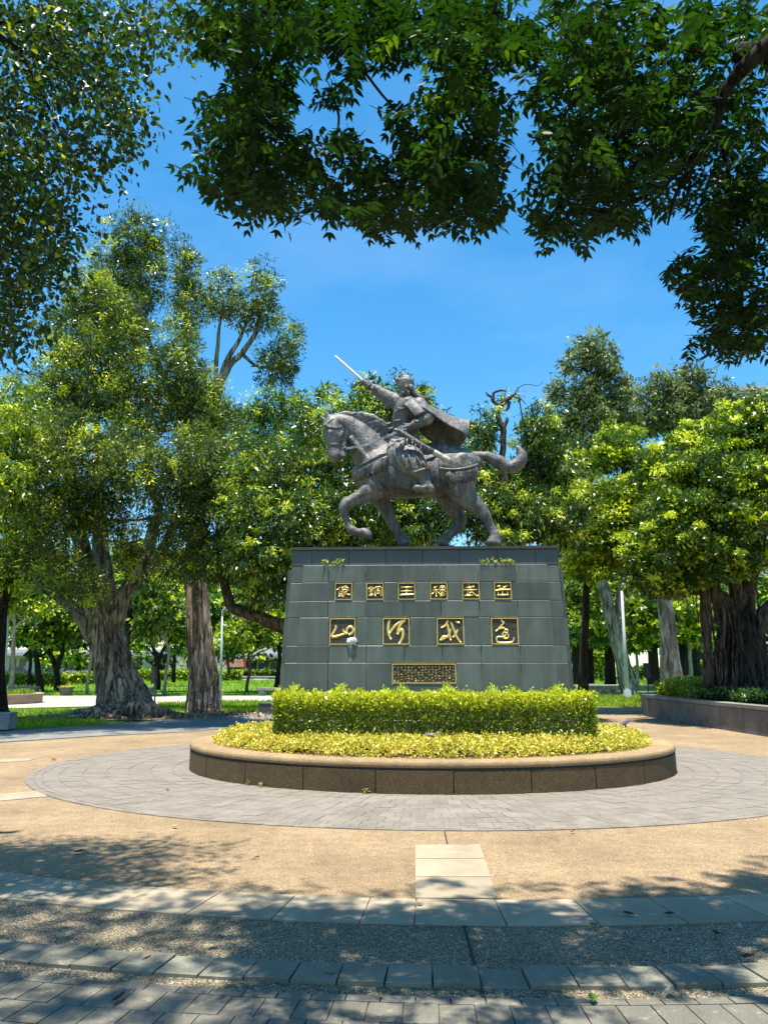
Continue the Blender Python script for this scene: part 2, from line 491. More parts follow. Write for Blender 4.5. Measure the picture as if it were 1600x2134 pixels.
# ---- slab band: joint angles surveyed, then carried on
ja = [el_angle(G(x, y)) for x, y in [(82, 1882), (232, 1899), (390, 1907), (570, 1915), (752, 1922), (863, 1928), (1055, 1931), (1250, 1932), (1440, 1932)]]
st = (ja[-1] - ja[-4]) / 3
while ja[-1] < 1.15: ja.append(ja[-1] + st)
while ja[0] > -1.15: ja.insert(0, ja[0] - st)
for a0, a1 in zip(ja[:-1], ja[1:]):
    mb = MB(); put_paver(mb, paver_geo(R_S1, R_S2, a0, a1, -.01, 0.016 + random.uniform(-.002, .002), 0.007, random.uniform(-.001, .001), 0.004)); mb.build("paving_slab", m_slab, sband)
# ---- straight run of slabs towards the monument
sband2 = tag(obj("slab_walk", [EL(R_S1, 0) for _ in range(0)] or [G(866, 1763, .005), G(999, 1763, .005), G(1034, 1874, .005), G(866, 1874, .005)], [(3, 2, 1, 0)], m_bedl), kind="structure")
ys = [1763, 1793, 1831.5, 1876]
for y0, y1 in zip(ys[:-1], ys[1:]):
    xl = lambda y: 865.5 + 0.0 * y
    xr = lambda y: 1000 + (y - 1763) * 0.318
    q = [G(xl(y1), y1 - .5), G(xr(y1), y1 - .5), G(xr(y0), y0 + .5), G(xl(y0), y0 + .5)]
    thick("paving_slab", q, -.01, 0.015 + random.uniform(-.001, .001), m_slab, sband2)
# ---- grey strips running out of the ring on the left
for pts in ([(-140, 1668), (-140, 1683), (100, 1661), (87, 1648.5)], [(-200, 1590), (-200, 1600), (60, 1586), (74, 1581)]):
    q = [G(*p) for p in (pts[1], pts[2], pts[3], pts[0])]
    tag(thick("paving_strip", q, -.01, 0.008, m_slab), kind="structure")
# ---- the dark rectangular slabs, wedge gaps between them
dj = el_angle(G(901, 2022)); dstep = (el_angle(G(1086, 2028)) - el_angle(G(716, 2015))) / 4
for k in range(-14, 15):
    a0 = dj + k * dstep; a1 = a0 + dstep
    if abs(a0) > 1.1: continue
    am = (a0 + a1) / 2
    c0, c1 = EL(R_D1 + 0.004, am), EL(R_D2 - 0.004, am)
    tan = (EL(R_D1, a1) - EL(R_D1, a0)); w = tan.length - 0.004; tan.normalize()
    h = 0.026 + random.uniform(-0.004, 0.006); tl = random.uniform(-.004, .004)
    if k == 1: h = 0.012; tl = 0
    base = [c1 - tan * w / 2, c1 + tan * w / 2, c0 + tan * w / 2, c0 - tan * w / 2]
    top = [Vector((p.x, p.y, h + (tl if i < 2 else -tl))) for i, p in enumerate(base)]
    c = sum(top, Vector()) / 4
    ins = [p + (c - p).normalized() * 0.006 for p in top]; low = [p - Vector((0, 0, .004)) for p in top]
    mb = MB(); put_paver(mb, ([Vector((p.x, p.y, -.01)) for p in base], (low, ins))); mb.build("paving_slab", m_dslab, band)
# ---- expansion joints
m_joint = plain("black_joint", (0.03, 0.027, 0.022), 0.9)
for a, b, w in [((926, 1733), (932, 1762), .006), ((967, 1932), (992, 2027), .009), ((1003, 2066), (1006, 2083), .010)]:
    p, q = G(*a), G(*b); d = (q - p).normalized(); s = Vector((d.y, -d.x, 0)) * w
    tag(obj("expansion_joint", [p - s + Vector((0, 0, .009)), p + s + Vector((0, 0, .009)), q + s + Vector((0, 0, .009)), q - s + Vector((0, 0, .009))], [(0, 1, 2, 3)], m_joint), kind="structure")

# ================================================================ THE MONUMENT'S OVAL PLANTER
m_wallp = aggregate("brown_pebbledash", [(0.0, (0.045, 0.027, 0.009)), (0.4, (0.113, 0.069, 0.025)), (0.75, (0.162, 0.105, 0.041)), (1.0, (0.226, 0.155, 0.068))], 150.0, gap=(0.050, 0.031, 0.012), bump_d=0.006)
m_cap = aggregate("tan_pebbledash_coping", [(0.0, (0.194, 0.123, 0.055)), (0.4, (0.350, 0.239, 0.116)), (0.75, (0.449, 0.321, 0.166)), (1.0, (0.558, 0.431, 0.242))], 160.0, gap=(0.216, 0.144, 0.071), bump_d=0.005)
pl = empty("planter", MC, "oval raised planter of brown pebbledash panels with tan coping, round the monument", "planter")
def ell_ring(name, prof, mat, parent, n=200, a0=-math.pi, a1=math.pi, off=0.0, smooth=True):
    "profile of (inset metres from the outer wall, z), swept round the ellipse"
    v, f = [], []; k = len(prof)
    for i in range(n + 1):
        a = a0 + (a1 - a0) * i / n
        for ins, z in prof:
            p = EL(R_PL, a, 0, ASP_P); d = (Vector((math.sin(a) / ASP_P, -math.cos(a), 0))).normalized()
            nrm = MU * d.x + MV * d.y
            q = p - nrm * ins; v.append((q.x, q.y, z))
    for i in range(n):
        for j in range(k - 1):
            f.append((i * k + j, (i + 1) * k + j, (i + 1) * k + j + 1, i * k + j + 1))
    o = obj(name, v, f, mat, parent, smooth); return o
ell_ring("backing", [(0.03, 0), (0.03, .33)], m_bed, pl)
cop = ell_ring("coping", [(0.06, .318), (0.004, .318), (-0.004, .324), (-0.006, .35), (-0.002, .378), (0.012, .393), (0.03, .40), (0.40, .40), (0.43, .394), (0.44, .37), (0.44, .25)], m_cap, pl, 240)
def ang_for_px(px, z):
    best = None
    for i in range(-1500, 1501):
        a = i / 1000
        p = EL(R_PL, a, z, ASP_P); zc = p.y * CP + (z - EYE) * SP
        x = W0 / 2 + F0 * p.x / zc
        if best is None or abs(x - px) < best[0]: best = (abs(x - px), a)
    return best[1]
pj = [ang_for_px(x, .2) for x in (430, 511, 632, 782, 945, 1107, 1241, 1341)]
pj = [pj[0] - .28] + pj
while pj[-1] < pj[0] + 2 * math.pi - 0.4: pj.append(pj[-1] + 0.30)
for a0, a1 in zip(pj, pj[1:] + [pj[0] + 2 * math.pi]):
    ga = 0.0016
    ell_ring("wall_panel", [(0.06, 0.0), (random.uniform(0, .003), 0.0), (random.uniform(0, .003), .288), (0.006, .294), (0.05, .294)], m_wallp, pl, 12, a0 + ga, a1 - ga, smooth=False)
# planting soil inside
v = [L(0, 0, .345)] + [EL(R_PL - 0.36, 2 * math.pi * i / 96, .345, ASP_P * 1.02) for i in range(96)]
obj("soil", v, [(0, 1 + i, 1 + (i + 1) % 96) for i in range(96)], m_planting, pl)

# ================================================================ THE PLINTH
m_gran = stone("green_grey_granite", (0.052, 0.066, 0.056), (0.121, 0.140, 0.124), 230, 0.9, 0.36, 0.5, 0.24, 0.25, 0.0015, streak=.22)
m_gtop = stone("shade_tinted_granite", (0.036, 0.048, 0.056), (0.084, 0.106, 0.119), 230, 0.9, 0.40, 0.5, 0.08, 0.12, 0.0015)  # granite darkened and blued: coping shade and sky reflection are in the colour
m_grout = plain("pale_grout", (0.42, 0.43, 0.41), 0.9, var=0.2)
m_copm = plain("dark_coping_stone", (0.055, 0.055, 0.055), 0.35, spec=0.5, var=0.2)
m_gold = plain("gilt_bronze", (0.82, 0.58, 0.18), 0.42, metal=0.55, spec=0.5, var=0.18, scale=40)
m_plate = plain("dark_bronze_plate", (0.050, 0.047, 0.038), 0.45, metal=0.35, spec=0.5, var=0.6, scale=30, bump_s=0.9, bump_scale=45)
PU = -0.045
Z0 = 0.33
plinth = empty("plinth", L(0, 0, Z0), "battered dark granite plinth with gilt inscriptions carrying the equestrian statue", "plinth")
BF, BS = 0.05, 0.040                           # batter of the front and of the sides
vf = lambda z: -0.79 + BF * (z - Z0)           # face of the proud front panel
hw = lambda z: 2.050 - BS * (z - Z0)           # its half width
vc = lambda z: -0.69 + BF * (z - Z0)           # core face
hc = lambda z: 2.245 - BS * 0.9 * (z - Z0)     # core half width
hs_ = lambda z: 2.315 - BS * 0.9 * (z - Z0)    # side panels
def lbox(mb, c):
    mb.box8([L(*p) for p in c])
mb = MB()
zt = 3.392
lbox(mb, [(PU - hc(Z0) + .03, vc(Z0) + .03, Z0), (PU + hc(Z0) - .03, vc(Z0) + .03, Z0), (PU + hc(Z0) - .03, -vc(Z0) - .03, Z0), (PU - hc(Z0) + .03, -vc(Z0) - .03, Z0),
          (PU - hc(zt) + .03, vc(zt) + .03, zt), (PU + hc(zt) - .03, vc(zt) + .03, zt), (PU + hc(zt) - .03, -vc(zt) - .03, zt), (PU - hc(zt) + .03, -vc(zt) - .03, zt)])
mb.build("core", m_grout, plinth)
# grout bed of the proud panels (front, back, left, right)
mb = MB(); zt2 = 3.130
for s in (1, -1):
    q = [(PU - hw(Z0) + .01, s * (vf(Z0) + .025), Z0), (PU + hw(Z0) - .01, s * (vf(Z0) + .025), Z0), (PU + hw(Z0) - .01, s * (vc(Z0) + .06), Z0), (PU - hw(Z0) + .01, s * (vc(Z0) + .06), Z0),
         (PU - hw(zt2) + .01, s * (vf(zt2) + .025), zt2), (PU + hw(zt2) - .01, s * (vf(zt2) + .025), zt2), (PU + hw(zt2) - .01, s * (vc(zt2) + .06), zt2), (PU - hw(zt2) + .01, s * (vc(zt2) + .06), zt2)]
    lbox(mb, q)
mb.build("panel_bed", m_grout, plinth)
def upx(zx, z, vfun):
    "surveyed joint: sideways coordinate on the face at height z"
    px = 560 + zx / 2.42424
    # find py of that height on the face
    lo, hi = 1000.0, 1700.0
    for _ in range(40):
        mid = (lo + hi) / 2
        if toL(M(px, mid, vfun(z)))[2] > z: lo = mid
        else: hi = mid
    return toL(M(px, lo, vfun(z)))[0]
def panel(name, ua0, ua1, ub0, ub1, z0, z1, face, mat, parent, th=0.03, out=0.0, gap=0.0048, bev=0.004):
    "panel on a battered face; u at bottom (ua) and top (ub)"
    g = gap
    def ring_(ins, o):
        return [L(ua0 + g + ins, face(z0 + g + ins) - o, z0 + g + ins), L(ua1 - g - ins, face(z0 + g + ins) - o, z0 + g + ins),
                L(ub1 - g - ins, face(z1 - g - ins) - o, z1 - g - ins), L(ub0 + g + ins, face(z1 - g - ins) - o, z1 - g - ins)]
    r0, r1, r2 = ring_(0, out - th), ring_(0, out - bev), ring_(bev, out)
    f = [(8, 9, 10, 11)] + [(i, (i + 1) % 4, 4 + (i + 1) % 4, 4 + i) for i in range(4)] + [(4 + i, 4 + (i + 1) % 4, 8 + (i + 1) % 4, 8 + i) for i in range(4)] + [(3, 2, 1, 0)]
    return obj(name, r0 + r1 + r2, f, mat, parent)
ZC = [3.135, 2.858, 2.563, 2.300, 1.864, 1.601, 1.165, 0.75, Z0]
JO = [[303, 490, 678, 866, 1058, 1250], None, [300, 490, 680, 870, 1063, 1257], None, [303, 493, 685, 877, 1073, 1272], None, [303, 493, 685, 877, 1073, 1272], [390, 590, 780, 975, 1170]]
PLQ = {1: [(332, 424), (490, 582), (650, 741), (812, 904), (974, 1066), (1135, 1227)], 3: [(305, 440), (573, 713), (846, 988), (1120, 1262)]}
plaques = []
for ci in range(8):
    z1, z0 = ZC[ci], ZC[ci + 1]
    zm = (z0 + z1) / 2
    def span(a, b):
        lo_b, lo_t = (PU - hw(z0), PU - hw(z1)) if a is None else (upx(a, zm, vf),) * 2
        hi_b, hi_t = (PU + hw(z0), PU + hw(z1)) if b is None else (upx(b, zm, vf),) * 2
        return lo_b, hi_b, lo_t, hi_t
    if ci in PLQ:
        xs = [None]
        for a, b in PLQ[ci]: xs += [a, b]
        xs.append(None)
        for k in range(0, len(xs), 2):
            panel("granite_panel", *span(xs[k], xs[k + 1]), z0, z1, vf, m_gran, plinth, out=random.uniform(0, .004))
        for a, b in PLQ[ci]: plaques.append((upx(a, zm, vf), upx(b, zm, vf), z0, z1))
    elif ci == 5:
        for a, b in ((None, 300), (300, 493), (493, 620), (948, 1076), (1076, 1275), (1275, None)):
            panel("granite_panel", *span(a, b), z0, z1, vf, m_gran, plinth, out=random.uniform(0, .004))
        for a, b in ((620, 877), (877, 948)):
            panel("granite_panel", *span(a, b), z0, 1.275, vf, m_gran, plinth, out=random.uniform(0, .004))
        plaques.append((upx(620, 1.44, vf), upx(948, 1.44, vf), 1.275, z1))
    else:
        xs = [None] + JO[ci] + [None]
        for a, b in zip(xs[:-1], xs[1:]):
            panel("granite_panel", *span(a, b), z0, z1, vf, m_gran, plinth, out=random.uniform(0, .004))
    # corner panels on the core, both sides
    for s in (-1, 1):
        e = [PU + s * (hw(z0) - .02), PU + s * (hc(z0)), PU + s * (hw(z1) - .02), PU + s * (hc(z1))]
        if s < 0: e = [e[1], e[0], e[3], e[2]]
        panel("granite_panel", *e, z0, z1, vc, m_gran, plinth, out=random.uniform(0, .003))
    # the proud panels of the two ends
    ze1 = 3.09 if ci == 0 else z1
    vs0, vs1 = vc(z0) + 0.10, vc(ze1) + 0.10
    for s in (-1, 1):
        for vv0, vv1 in ((vs0, 0.0), (0.0, -vs0)):
            q = []
            for zz, o in ((z0 + .003, 0), (ze1 - .003, 0)):
                q.append((zz, PU + s * hs_(zz)))
            a0, a1 = vv0 + .003, vv1 - .003
            pts = [L(PU + s * (hs_(z0) - .12), a0, z0 + .003), L(q[0][1], a0, z0 + .003), L(q[0][1], a1, z0 + .003), L(PU + s * (hs_(z0) - .12), a1, z0 + .003),
                   L(PU + s * (hs_(ze1) - .12), a0, ze1 - .003), L(q[1][1], a0, ze1 - .003), L(q[1][1], a1, ze1 - .003), L(PU + s * (hs_(ze1) - .12), a1, ze1 - .003)]
            if s < 0: pts = [pts[i] for i in (1, 0, 3, 2, 5, 4, 7, 6)]
            mb = MB(); mb.box8(pts); mb.build("granite_panel", m_gran, plinth)
# the upper block of granite panels, shade painted into their blue-grey tone
xs = [None, 220, 405, 590, 775, 963, 1153, 1347, None]
vtop = lambda z: vc(3.13) - 0.004
for a, b in zip(xs[:-1], xs[1:]):
    lo = PU - hc(3.14) if a is None else upx(a, 3.26, vc)
    hi = PU + hc(3.14) if b is None else upx(b, 3.26, vc)
    panel("upper_panel", lo, hi, lo, hi, 3.14, 3.39, vtop, m_gtop, plinth, th=.06, gap=0.002, out=random.uniform(0, .002))
for s in (-1, 1):
    mb = MB(); u0, u1 = PU + s * (hc(3.14) - .05), PU + s * (hc(3.14) + .002)
    mb.box8([L(min(u0, u1), vtop(0) + .004, 3.142), L(max(u0, u1), vtop(0) + .004, 3.142), L(max(u0, u1), -vtop(0), 3.142), L(min(u0, u1), -vtop(0), 3.142),
             L(min(u0, u1), vtop(0) + .004, 3.388), L(max(u0, u1), vtop(0) + .004, 3.388), L(max(u0, u1), -vtop(0), 3.388), L(min(u0, u1), -vtop(0), 3.388)])
    mb.build("upper_panel", m_gtop, plinth)
hz = hc(3.39) + 0.025; vz = -vtop(0) + 0.03
cu = [PU - hz, -1.72, -1.18, -.62, -.1, .43, .95, 1.50, PU + hz]
for a, b in zip(cu[:-1], cu[1:]):
    mb = MB(); zz = 3.440 + random.uniform(-.002, .002)
    lbox(mb, [(a + .002, -vz, 3.394), (b - .002, -vz, 3.394), (b - .002, vz, 3.394), (a + .002, vz, 3.394), (a + .002, -vz, zz), (b - .002, -vz, zz), (b - .002, vz, zz), (a + .002, vz, zz)])
    mb.build("coping_slab", m_copm, plinth)
# ---- plaques: plate, frame, raised gilt characters
CH = {}
CH['like'] = ((95, 65, 300), 9, [[(200, 120), (125, 190)], [(172, 170), (170, 300)], [(270, 105), (210, 150)], [(245, 125), (300, 125), (285, 150)], [(215, 150), (225, 185), (310, 175), (320, 145), (215, 150)], [(265, 150), (258, 185)], [(255, 185), (205, 220)], [(215, 205), (250, 230), (268, 270), (235, 318)], [(245, 225), (195, 265)], [(262, 255), (205, 300)], [(340, 185), (275, 225)], [(275, 225), (310, 265), (362, 275)]])
CH['copper'] = ((615, 60, 300), 9, [[(710, 120), (650, 165)], [(710, 130), (745, 160)], [(672, 175), (735, 175)], [(662, 210), (740, 205)], [(703, 175), (700, 285)], [(675, 235), (688, 262)], [(735, 230), (722, 262)], [(655, 288), (752, 270)], [(765, 135), (772, 290)], [(765, 140), (880, 138), (880, 285), (862, 278)], [(795, 175), (850, 172)], [(800, 205), (850, 203), (845, 245), (803, 248), (800, 205)]])
CH['king'] = ((1140, 55, 300), 13, [[(1195, 135), (1400, 132)], [(1190, 205), (1390, 198)], [(1175, 272), (1300, 265), (1420, 262)], [(1295, 135), (1290, 268)]])
CH['solemn'] = ((118, 58, 298), 9, [[(245, 120), (180, 150)], [(165, 190), (270, 185)], [(218, 145), (222, 300)], [(215, 195), (150, 262)], [(225, 200), (270, 245)], [(335, 98), (328, 120)], [(290, 125), (378, 125), (372, 180), (295, 182), (290, 125)], [(292, 152), (372, 150)], [(333, 180), (333, 208)], [(305, 195), (295, 212)], [(362, 195), (375, 210)], [(360, 228), (285, 262)], [(370, 250), (285, 285)], [(380, 270), (285, 303)]])
CH['martial'] = ((655, 58, 292), 11, [[(720, 150), (850, 135)], [(685, 190), (900, 185)], [(765, 100), (800, 190), (860, 260), (910, 290), (935, 280)], [(745, 205), (740, 285)], [(772, 210), (774, 282)], [(775, 240), (812, 235)], [(695, 285), (830, 278)], [(830, 112), (852, 130)]])
CH['peak'] = ((1190, 58, 300), 12, [[(1245, 130), (1305, 120)], [(1290, 125), (1298, 190)], [(1350, 120), (1338, 190)], [(1425, 112), (1362, 152)], [(1210, 205), (1330, 186), (1475, 190)], [(1260, 230), (1255, 285)], [(1335, 215), (1335, 285)], [(1425, 225), (1425, 285)], [(1250, 285), (1430, 281)]])
CH['mountain'] = ((130, 145, 445), 19, [[(225, 265), (235, 310), (200, 380), (165, 455), (250, 450), (420, 400)], [(362, 335), (385, 385), (430, 400)], [(430, 390), (430, 330), (490, 285), (545, 345), (520, 390), (470, 420)]])
CH['river'] = ((1020, 135, 450), 21, [[(1130, 175), (1112, 280), (1117, 400), (1150, 485)], [(1140, 385), (1230, 265), (1330, 190), (1395, 168)], [(1395, 175), (1330, 230), (1283, 330), (1275, 400)], [(1275, 400), (1330, 330), (1360, 360), (1355, 470), (1305, 560)]])
CH['my'] = ((115, 145, 450), 17, [[(300, 190), (260, 270), (195, 310)], [(285, 230), (310, 350), (340, 515)], [(350, 330), (300, 450), (180, 520)], [(180, 515), (220, 465), (300, 470)], [(350, 215), (400, 350), (450, 480), (500, 555)], [(465, 340), (430, 420), (390, 470)], [(440, 208), (490, 226)]])
CH['return'] = ((1025, 145, 455), 13, [[(1200, 165), (1220, 215), (1240, 235), (1105, 375)], [(1105, 375), (1180, 325), (1250, 325), (1260, 400)], [(1250, 350), (1300, 350), (1295, 395)], [(1250, 370), (1215, 440), (1235, 495), (1300, 490), (1310, 440), (1265, 390)], [(1285, 425), (1240, 470)], [(1215, 475), (1120, 480), (1125, 560), (1250, 575), (1380, 555), (1405, 475)]])
order = ['like', 'copper', 'king', 'solemn', 'martial', 'peak', 'mountain', 'river', 'my', 'return']
def stroke(mb, pts, r, face, smooth=4):
    "raised round stroke on the plate; pts (u, z)"
    c = catmull(pts, smooth) if len(pts) > 2 else np.array([pts[0], ((pts[0][0] + pts[1][0]) / 2, (pts[0][1] + pts[1][1]) / 2), pts[1]])
    n = len(c)
    rr = [r * (0.72 + 0.28 * math.sin(math.pi * (0.12 + 0.8 * i / max(1, n - 1)))) for i in range(n)]
    v, f = [], []
    for i in range(n):
        d = c[min(i + 1, n - 1)] - c[max(i - 1, 0)]; d = d / (np.linalg.norm(d) + 1e-9); nx = np.array([-d[1], d[0]])
        e = c[i] - d * rr[i] * .5 if i == 0 else (c[i] + d * rr[i] * .5 if i == n - 1 else c[i])
        for k, (s, o) in enumerate(((-1, -.002), (-.75, .006), (0, .011), (.75, .006), (1, -.002))):
            p = e + nx * s * rr[i]; v.append(L(p[0], face(p[1]) - o, p[1]))
    for i in range(n - 1):
        for k in range(4): f.append((i * 5 + k, i * 5 + k + 1, (i + 1) * 5 + k + 1, (i + 1) * 5 + k))
    f.append((0, 1, 2, 3, 4)); f.append(tuple((n - 1) * 5 + k for k in (4, 3, 2, 1, 0)))
    mb.add(v, f)
for i, (u0, u1, z0, z1) in enumerate(plaques):
    pf = lambda z: vf(z) - 0.004
    zz0, zz1 = z0 + .006, z1 - .006
    pq = panel("plaque", u0, u1, u0, u1, zz0, zz1, lambda z: vf(z) + .004, m_plate, plinth, gap=0.006, th=.03, bev=.004)
    fl = lambda z: vf(z) + .004
    fw = 0.009 if i < 6 else 0.011
    mb = MB()
    a0, a1, b0, b1 = u0 + .010, u1 - .010, zz0 + .010, zz1 - .010
    for (x0, x1, y0, y1) in ((a0, a1, b0, b0 + fw), (a0, a1, b1 - fw, b1), (a0, a0 + fw, b0 + fw, b1 - fw), (a1 - fw, a1, b0 + fw, b1 - fw)):
        q = lambda x, y, o: L(x, fl(y) - o, y)
        mb.box8([q(x0, y0, 0.0), q(x0, y0, .014), q(x1, y0, .014), q(x1, y0, 0.0), q(x0, y1, 0.0), q(x0, y1, .014), q(x1, y1, .014), q(x1, y1, 0.0)][0:0] or [q(x0, y0, .014), q(x1, y0, .014), q(x1, y0, -.004), q(x0, y0, -.004), q(x0, y1, .014), q(x1, y1, .014), q(x1, y1, -.004), q(x0, y1, -.004)])
    mb.build("frame", m_gold, pq)
    mb = MB()
    if i < 10:
        (ox, oy, sz), wd, strokes = CH[order[i]]
        kx = (u1 - u0 - .02) / sz; kz = (zz1 - zz0 - .02) / sz
        for s in strokes:
            stroke(mb, [(u0 + .01 + (x - ox) * kx, zz1 - .01 - (y - oy) * kz) for x, y in s], wd * kx * 1.15, fl)
        mb.build("lettering", m_gold, pq, True)
    else:
        r2 = random.Random(3)
        for cix in range(18):
            x = u0 + .05 + (u1 - u0 - .10) * cix / 17
            y = zz1 - .045
            stop = zz0 + .05
            while y > stop:
                hgt = r2.uniform(.028, .042)
                for _ in range(r2.choice((2, 3, 3))):
                    p = [(x + r2.uniform(-.015, .015), y - r2.uniform(0, .75) * hgt)]
                    p.append((x + r2.uniform(-.015, .015), y - r2.uniform(.1, .9) * hgt))
                    if r2.random() < .4: p.append((x + r2.uniform(-.014, .014), y - r2.uniform(.2, .9) * hgt))
                    stroke(mb, p, .0034, fl, 2)
                y -= hgt + r2.uniform(.002, .010)
                if r2.random() < .06: y -= .035
        mb.build("lettering", m_gold, pq, True)
# pale lump of mortar with a run below it, on the lower right corner of the mountain plaque
m_mort = plain("white_mortar", (0.52, 0.53, 0.52), 0.8, var=0.4, scale=25, bump_s=.8, bump_scale=60)
def uzp(zx, zy):
    p = toL(M(670 + zx / 8, 1270 + zy / 8, vf(2.0))); return p[0], p[2]
bm = bmesh.new()
def blob(bm, u, z, ru, rz, rv, off):
    r = bmesh.ops.create_icosphere(bm, subdivisions=3, radius=1.0)
    for w in r['verts']:
        c = w.co; k = 1 + 0.18 * math.sin(5 * c.x + 3 * c.z + u * 40) * math.cos(4 * c.y + 2 * c.z)
        w.co = L(u + c.x * ru * k, vf(z) - off + c.y * rv * k, z + c.z * rz * k)
for zx, zy, a, b, d in ((500, 535, 85, 60, .05), (540, 500, 40, 34, .045), (470, 575, 55, 22, .035), (480, 620, 38, 16, .03), (570, 590, 20, 14, .02)):
    u, z = uzp(zx, zy); blob(bm, u, z, a * .00096, b * .00096, d, 0.004)
me = bpy.data.meshes.new("mortar_lump"); bm.to_mesh(me); bm.free()
link("mortar_lump", me, m_mort, plinth, True)
mb = MB()
for x, y0, y1, w in ((485, 640, 880, 14), (535, 690, 790, 9), (465, 650, 720, 6)):
    pts = [uzp(x + 3 * math.sin(k), y0 + (y1 - y0) * k / 6) for k in range(7)]
    for k in range(6):
        (ua, za), (ub, zb) = pts[k], pts[k + 1]; w0, w1 = w * .00096 * (1 - k / 8), w * .00096 * (1 - (k + 1) / 8)
        fo = .0065
        mb.add([L(ua - w0, vf(za) - fo, za), L(ua + w0, vf(za) - fo, za), L(ub + w1, vf(zb) - fo, zb), L(ub - w1, vf(zb) - fo, zb)], [(0, 3, 2, 1)])
mb.build("mortar_run", plain("pale_run", (0.25, 0.27, 0.26), 0.7, var=.5, scale=30), plinth)

# ================================================================ THE EQUESTRIAN STATUE
def bronze_material(name, base, pale, warm, rough=0.58):
    m, t, b, out = nodes_of(name)
    g = geo_pos(t)
    n1 = noise(t, g, 3.2, 7, 0.62); n2 = noise(t, coords(t, 'Object', (7, 7, 1.4)), 1.6, 6, 0.65); n3 = noise(t, g, 38, 4, 0.6)
    c = ramp(t, n1, [(0.30, tuple(x * .72 for x in base)), (0.5, base), (0.72, pale)])
    k = ramp(t, n2, [(0.56, (0, 0, 0)), (0.74, (.85, .85, .85))])
    c2 = mixc(t, k.outputs[0], c.outputs[0], warm)
    d = ramp(t, n3, [(0.3, (.80, .80, .80)), (.7, (1.12, 1.12, 1.12))])
    c3 = mixc(t, 1.0, c2, d.outputs[0], 'MULTIPLY')
    n6 = noise(t, coords(t, 'Object', (9, 9, 1.1)), 1.9, 5, .6)
    c3 = mixc(t, 1.0, c3, ramp(t, n6, [(.36, (.52, .55, .56)), (.5, (1, 1, 1)), (.68, (1.15, 1.12, 1.08))]).outputs[0], 'MULTIPLY')
    c3 = mixc(t, ramp(t, noise(t, g, 7.5, 6, .7), [(.66, (0, 0, 0)), (.72, (.28, .28, .28))]).outputs[0], c3, (.52, .50, .47))
    t.links.new(c3, b.inputs['Base Color'])
    b.inputs['Metallic'].default_value = 0.15; b.inputs['Roughness'].default_value = rough; b.inputs['Specular IOR Level'].default_value = 0.45
    nb = bump(t, n3, 0.4, 0.006); nb = bump(t, noise(t, g, 9, 5, .6), 0.6, 0.035, nb)
    t.links.new(nb, b.inputs['Normal'])
    return m
m_brz = bronze_material("weathered_bronze", (0.112, 0.110, 0.107), (0.215, 0.205, 0.19), (0.33, 0.245, 0.17))
m_brzd = bronze_material("dark_bronze", (0.085, 0.087, 0.088), (0.16, 0.155, 0.146), (0.20, 0.165, 0.13))
m_pale = bronze_material("pale_weathered_blade", (0.42, 0.38, 0.34), (0.52, 0.49, 0.44), (0.54, 0.39, 0.29), 0.5)
m_rein = bronze_material("verdigris_rein", (0.34, 0.38, 0.38), (0.46, 0.50, 0.49), (0.40, 0.38, 0.34), 0.5)
KZ = 1 / 3.33333
UN = (M(901, 950, 0) - M(900, 950, 0)).length * KZ          # metres per unit of the statue survey grid
def S(zx, zy, w=0.0):
    return M(640 + zx * KZ, 720 + zy * KZ, w * UN)
def loft(mb, secs, n=18, sub=3, cap=True):
    "secs: (x, y, half height, half width, sideways) in survey units"
    A = catmull([tuple(map(float, s)) for s in secs], sub) if len(secs) > 2 else np.array([secs[0], secs[1]], float)
    m = len(A); T = np.zeros((m, 2))
    for i in range(m):
        d = A[min(i + 1, m - 1), :2] - A[max(i - 1, 0), :2]; T[i] = d / (np.linalg.norm(d) + 1e-9)
    rows = []
    if cap:
        for k, sc in ((0.9, .35), (.55, .72)):
            e = A[0].copy(); r = min(e[2], e[3]); e[:2] -= T[0] * r * k * .8; e[2:4] *= sc; rows.append((e, T[0]))
    rows += [(A[i], T[i]) for i in range(m)]
    if cap:
        for k, sc in ((.55, .72), (0.9, .35)):
            e = A[-1].copy(); r = min(e[2], e[3]); e[:2] += T[-1] * r * k * .8; e[2:4] *= sc; rows.append((e, T[-1]))
    v, f = [], []
    for e, t in rows:
        c = S(e[0], e[1], e[4]); pr = S(e[0] - t[1] * e[2], e[1] + t[0] * e[2], e[4]) - c; la = MV * (e[3] * UN)
        for k in range(n):
            th = 2 * math.pi * k / n
            v.append(c + pr * math.cos(th) + la * math.sin(th))
    r = len(rows)
    for i in range(r - 1):
        for k in range(n): f.append((i * n + k, i * n + (k + 1) % n, (i + 1) * n + (k + 1) % n, (i + 1) * n + k))
    f.append(tuple(range(n))[::-1]); f.append(tuple((r - 1) * n + k for k in range(n)))
    mb.add(v, f)
def ball(mb, zx, zy, w, rx, ry=None, rw=None, n=10):
    ry = ry or rx; rw = rw or rx
    v, f = [], []
    c = S(zx, zy, w)
    ex = (S(zx + rx, zy, w) - c); ez = (S(zx, zy - ry, w) - c); ew = MV * rw * UN
    for i in range(1, n):
        ph = math.pi * i / n
        for k in range(2 * n):
            th = math.pi * k / n
            v.append(c + ez * math.cos(ph) + (ex * math.cos(th) + ew * math.sin(th)) * math.sin(ph))
    m = 2 * n
    for i in range(n - 2):
        for k in range(m): f.append((i * m + k, i * m + (k + 1) % m, (i + 1) * m + (k + 1) % m, (i + 1) * m + k))
    v += [c + ez, c - ez]; a = len(v) - 2
    for k in range(m):
        f.append((a, (k + 1) % m, k)); f.append((a + 1, (n - 2) * m + k, (n - 2) * m + (k + 1) % m))
    mb.add(v, f)
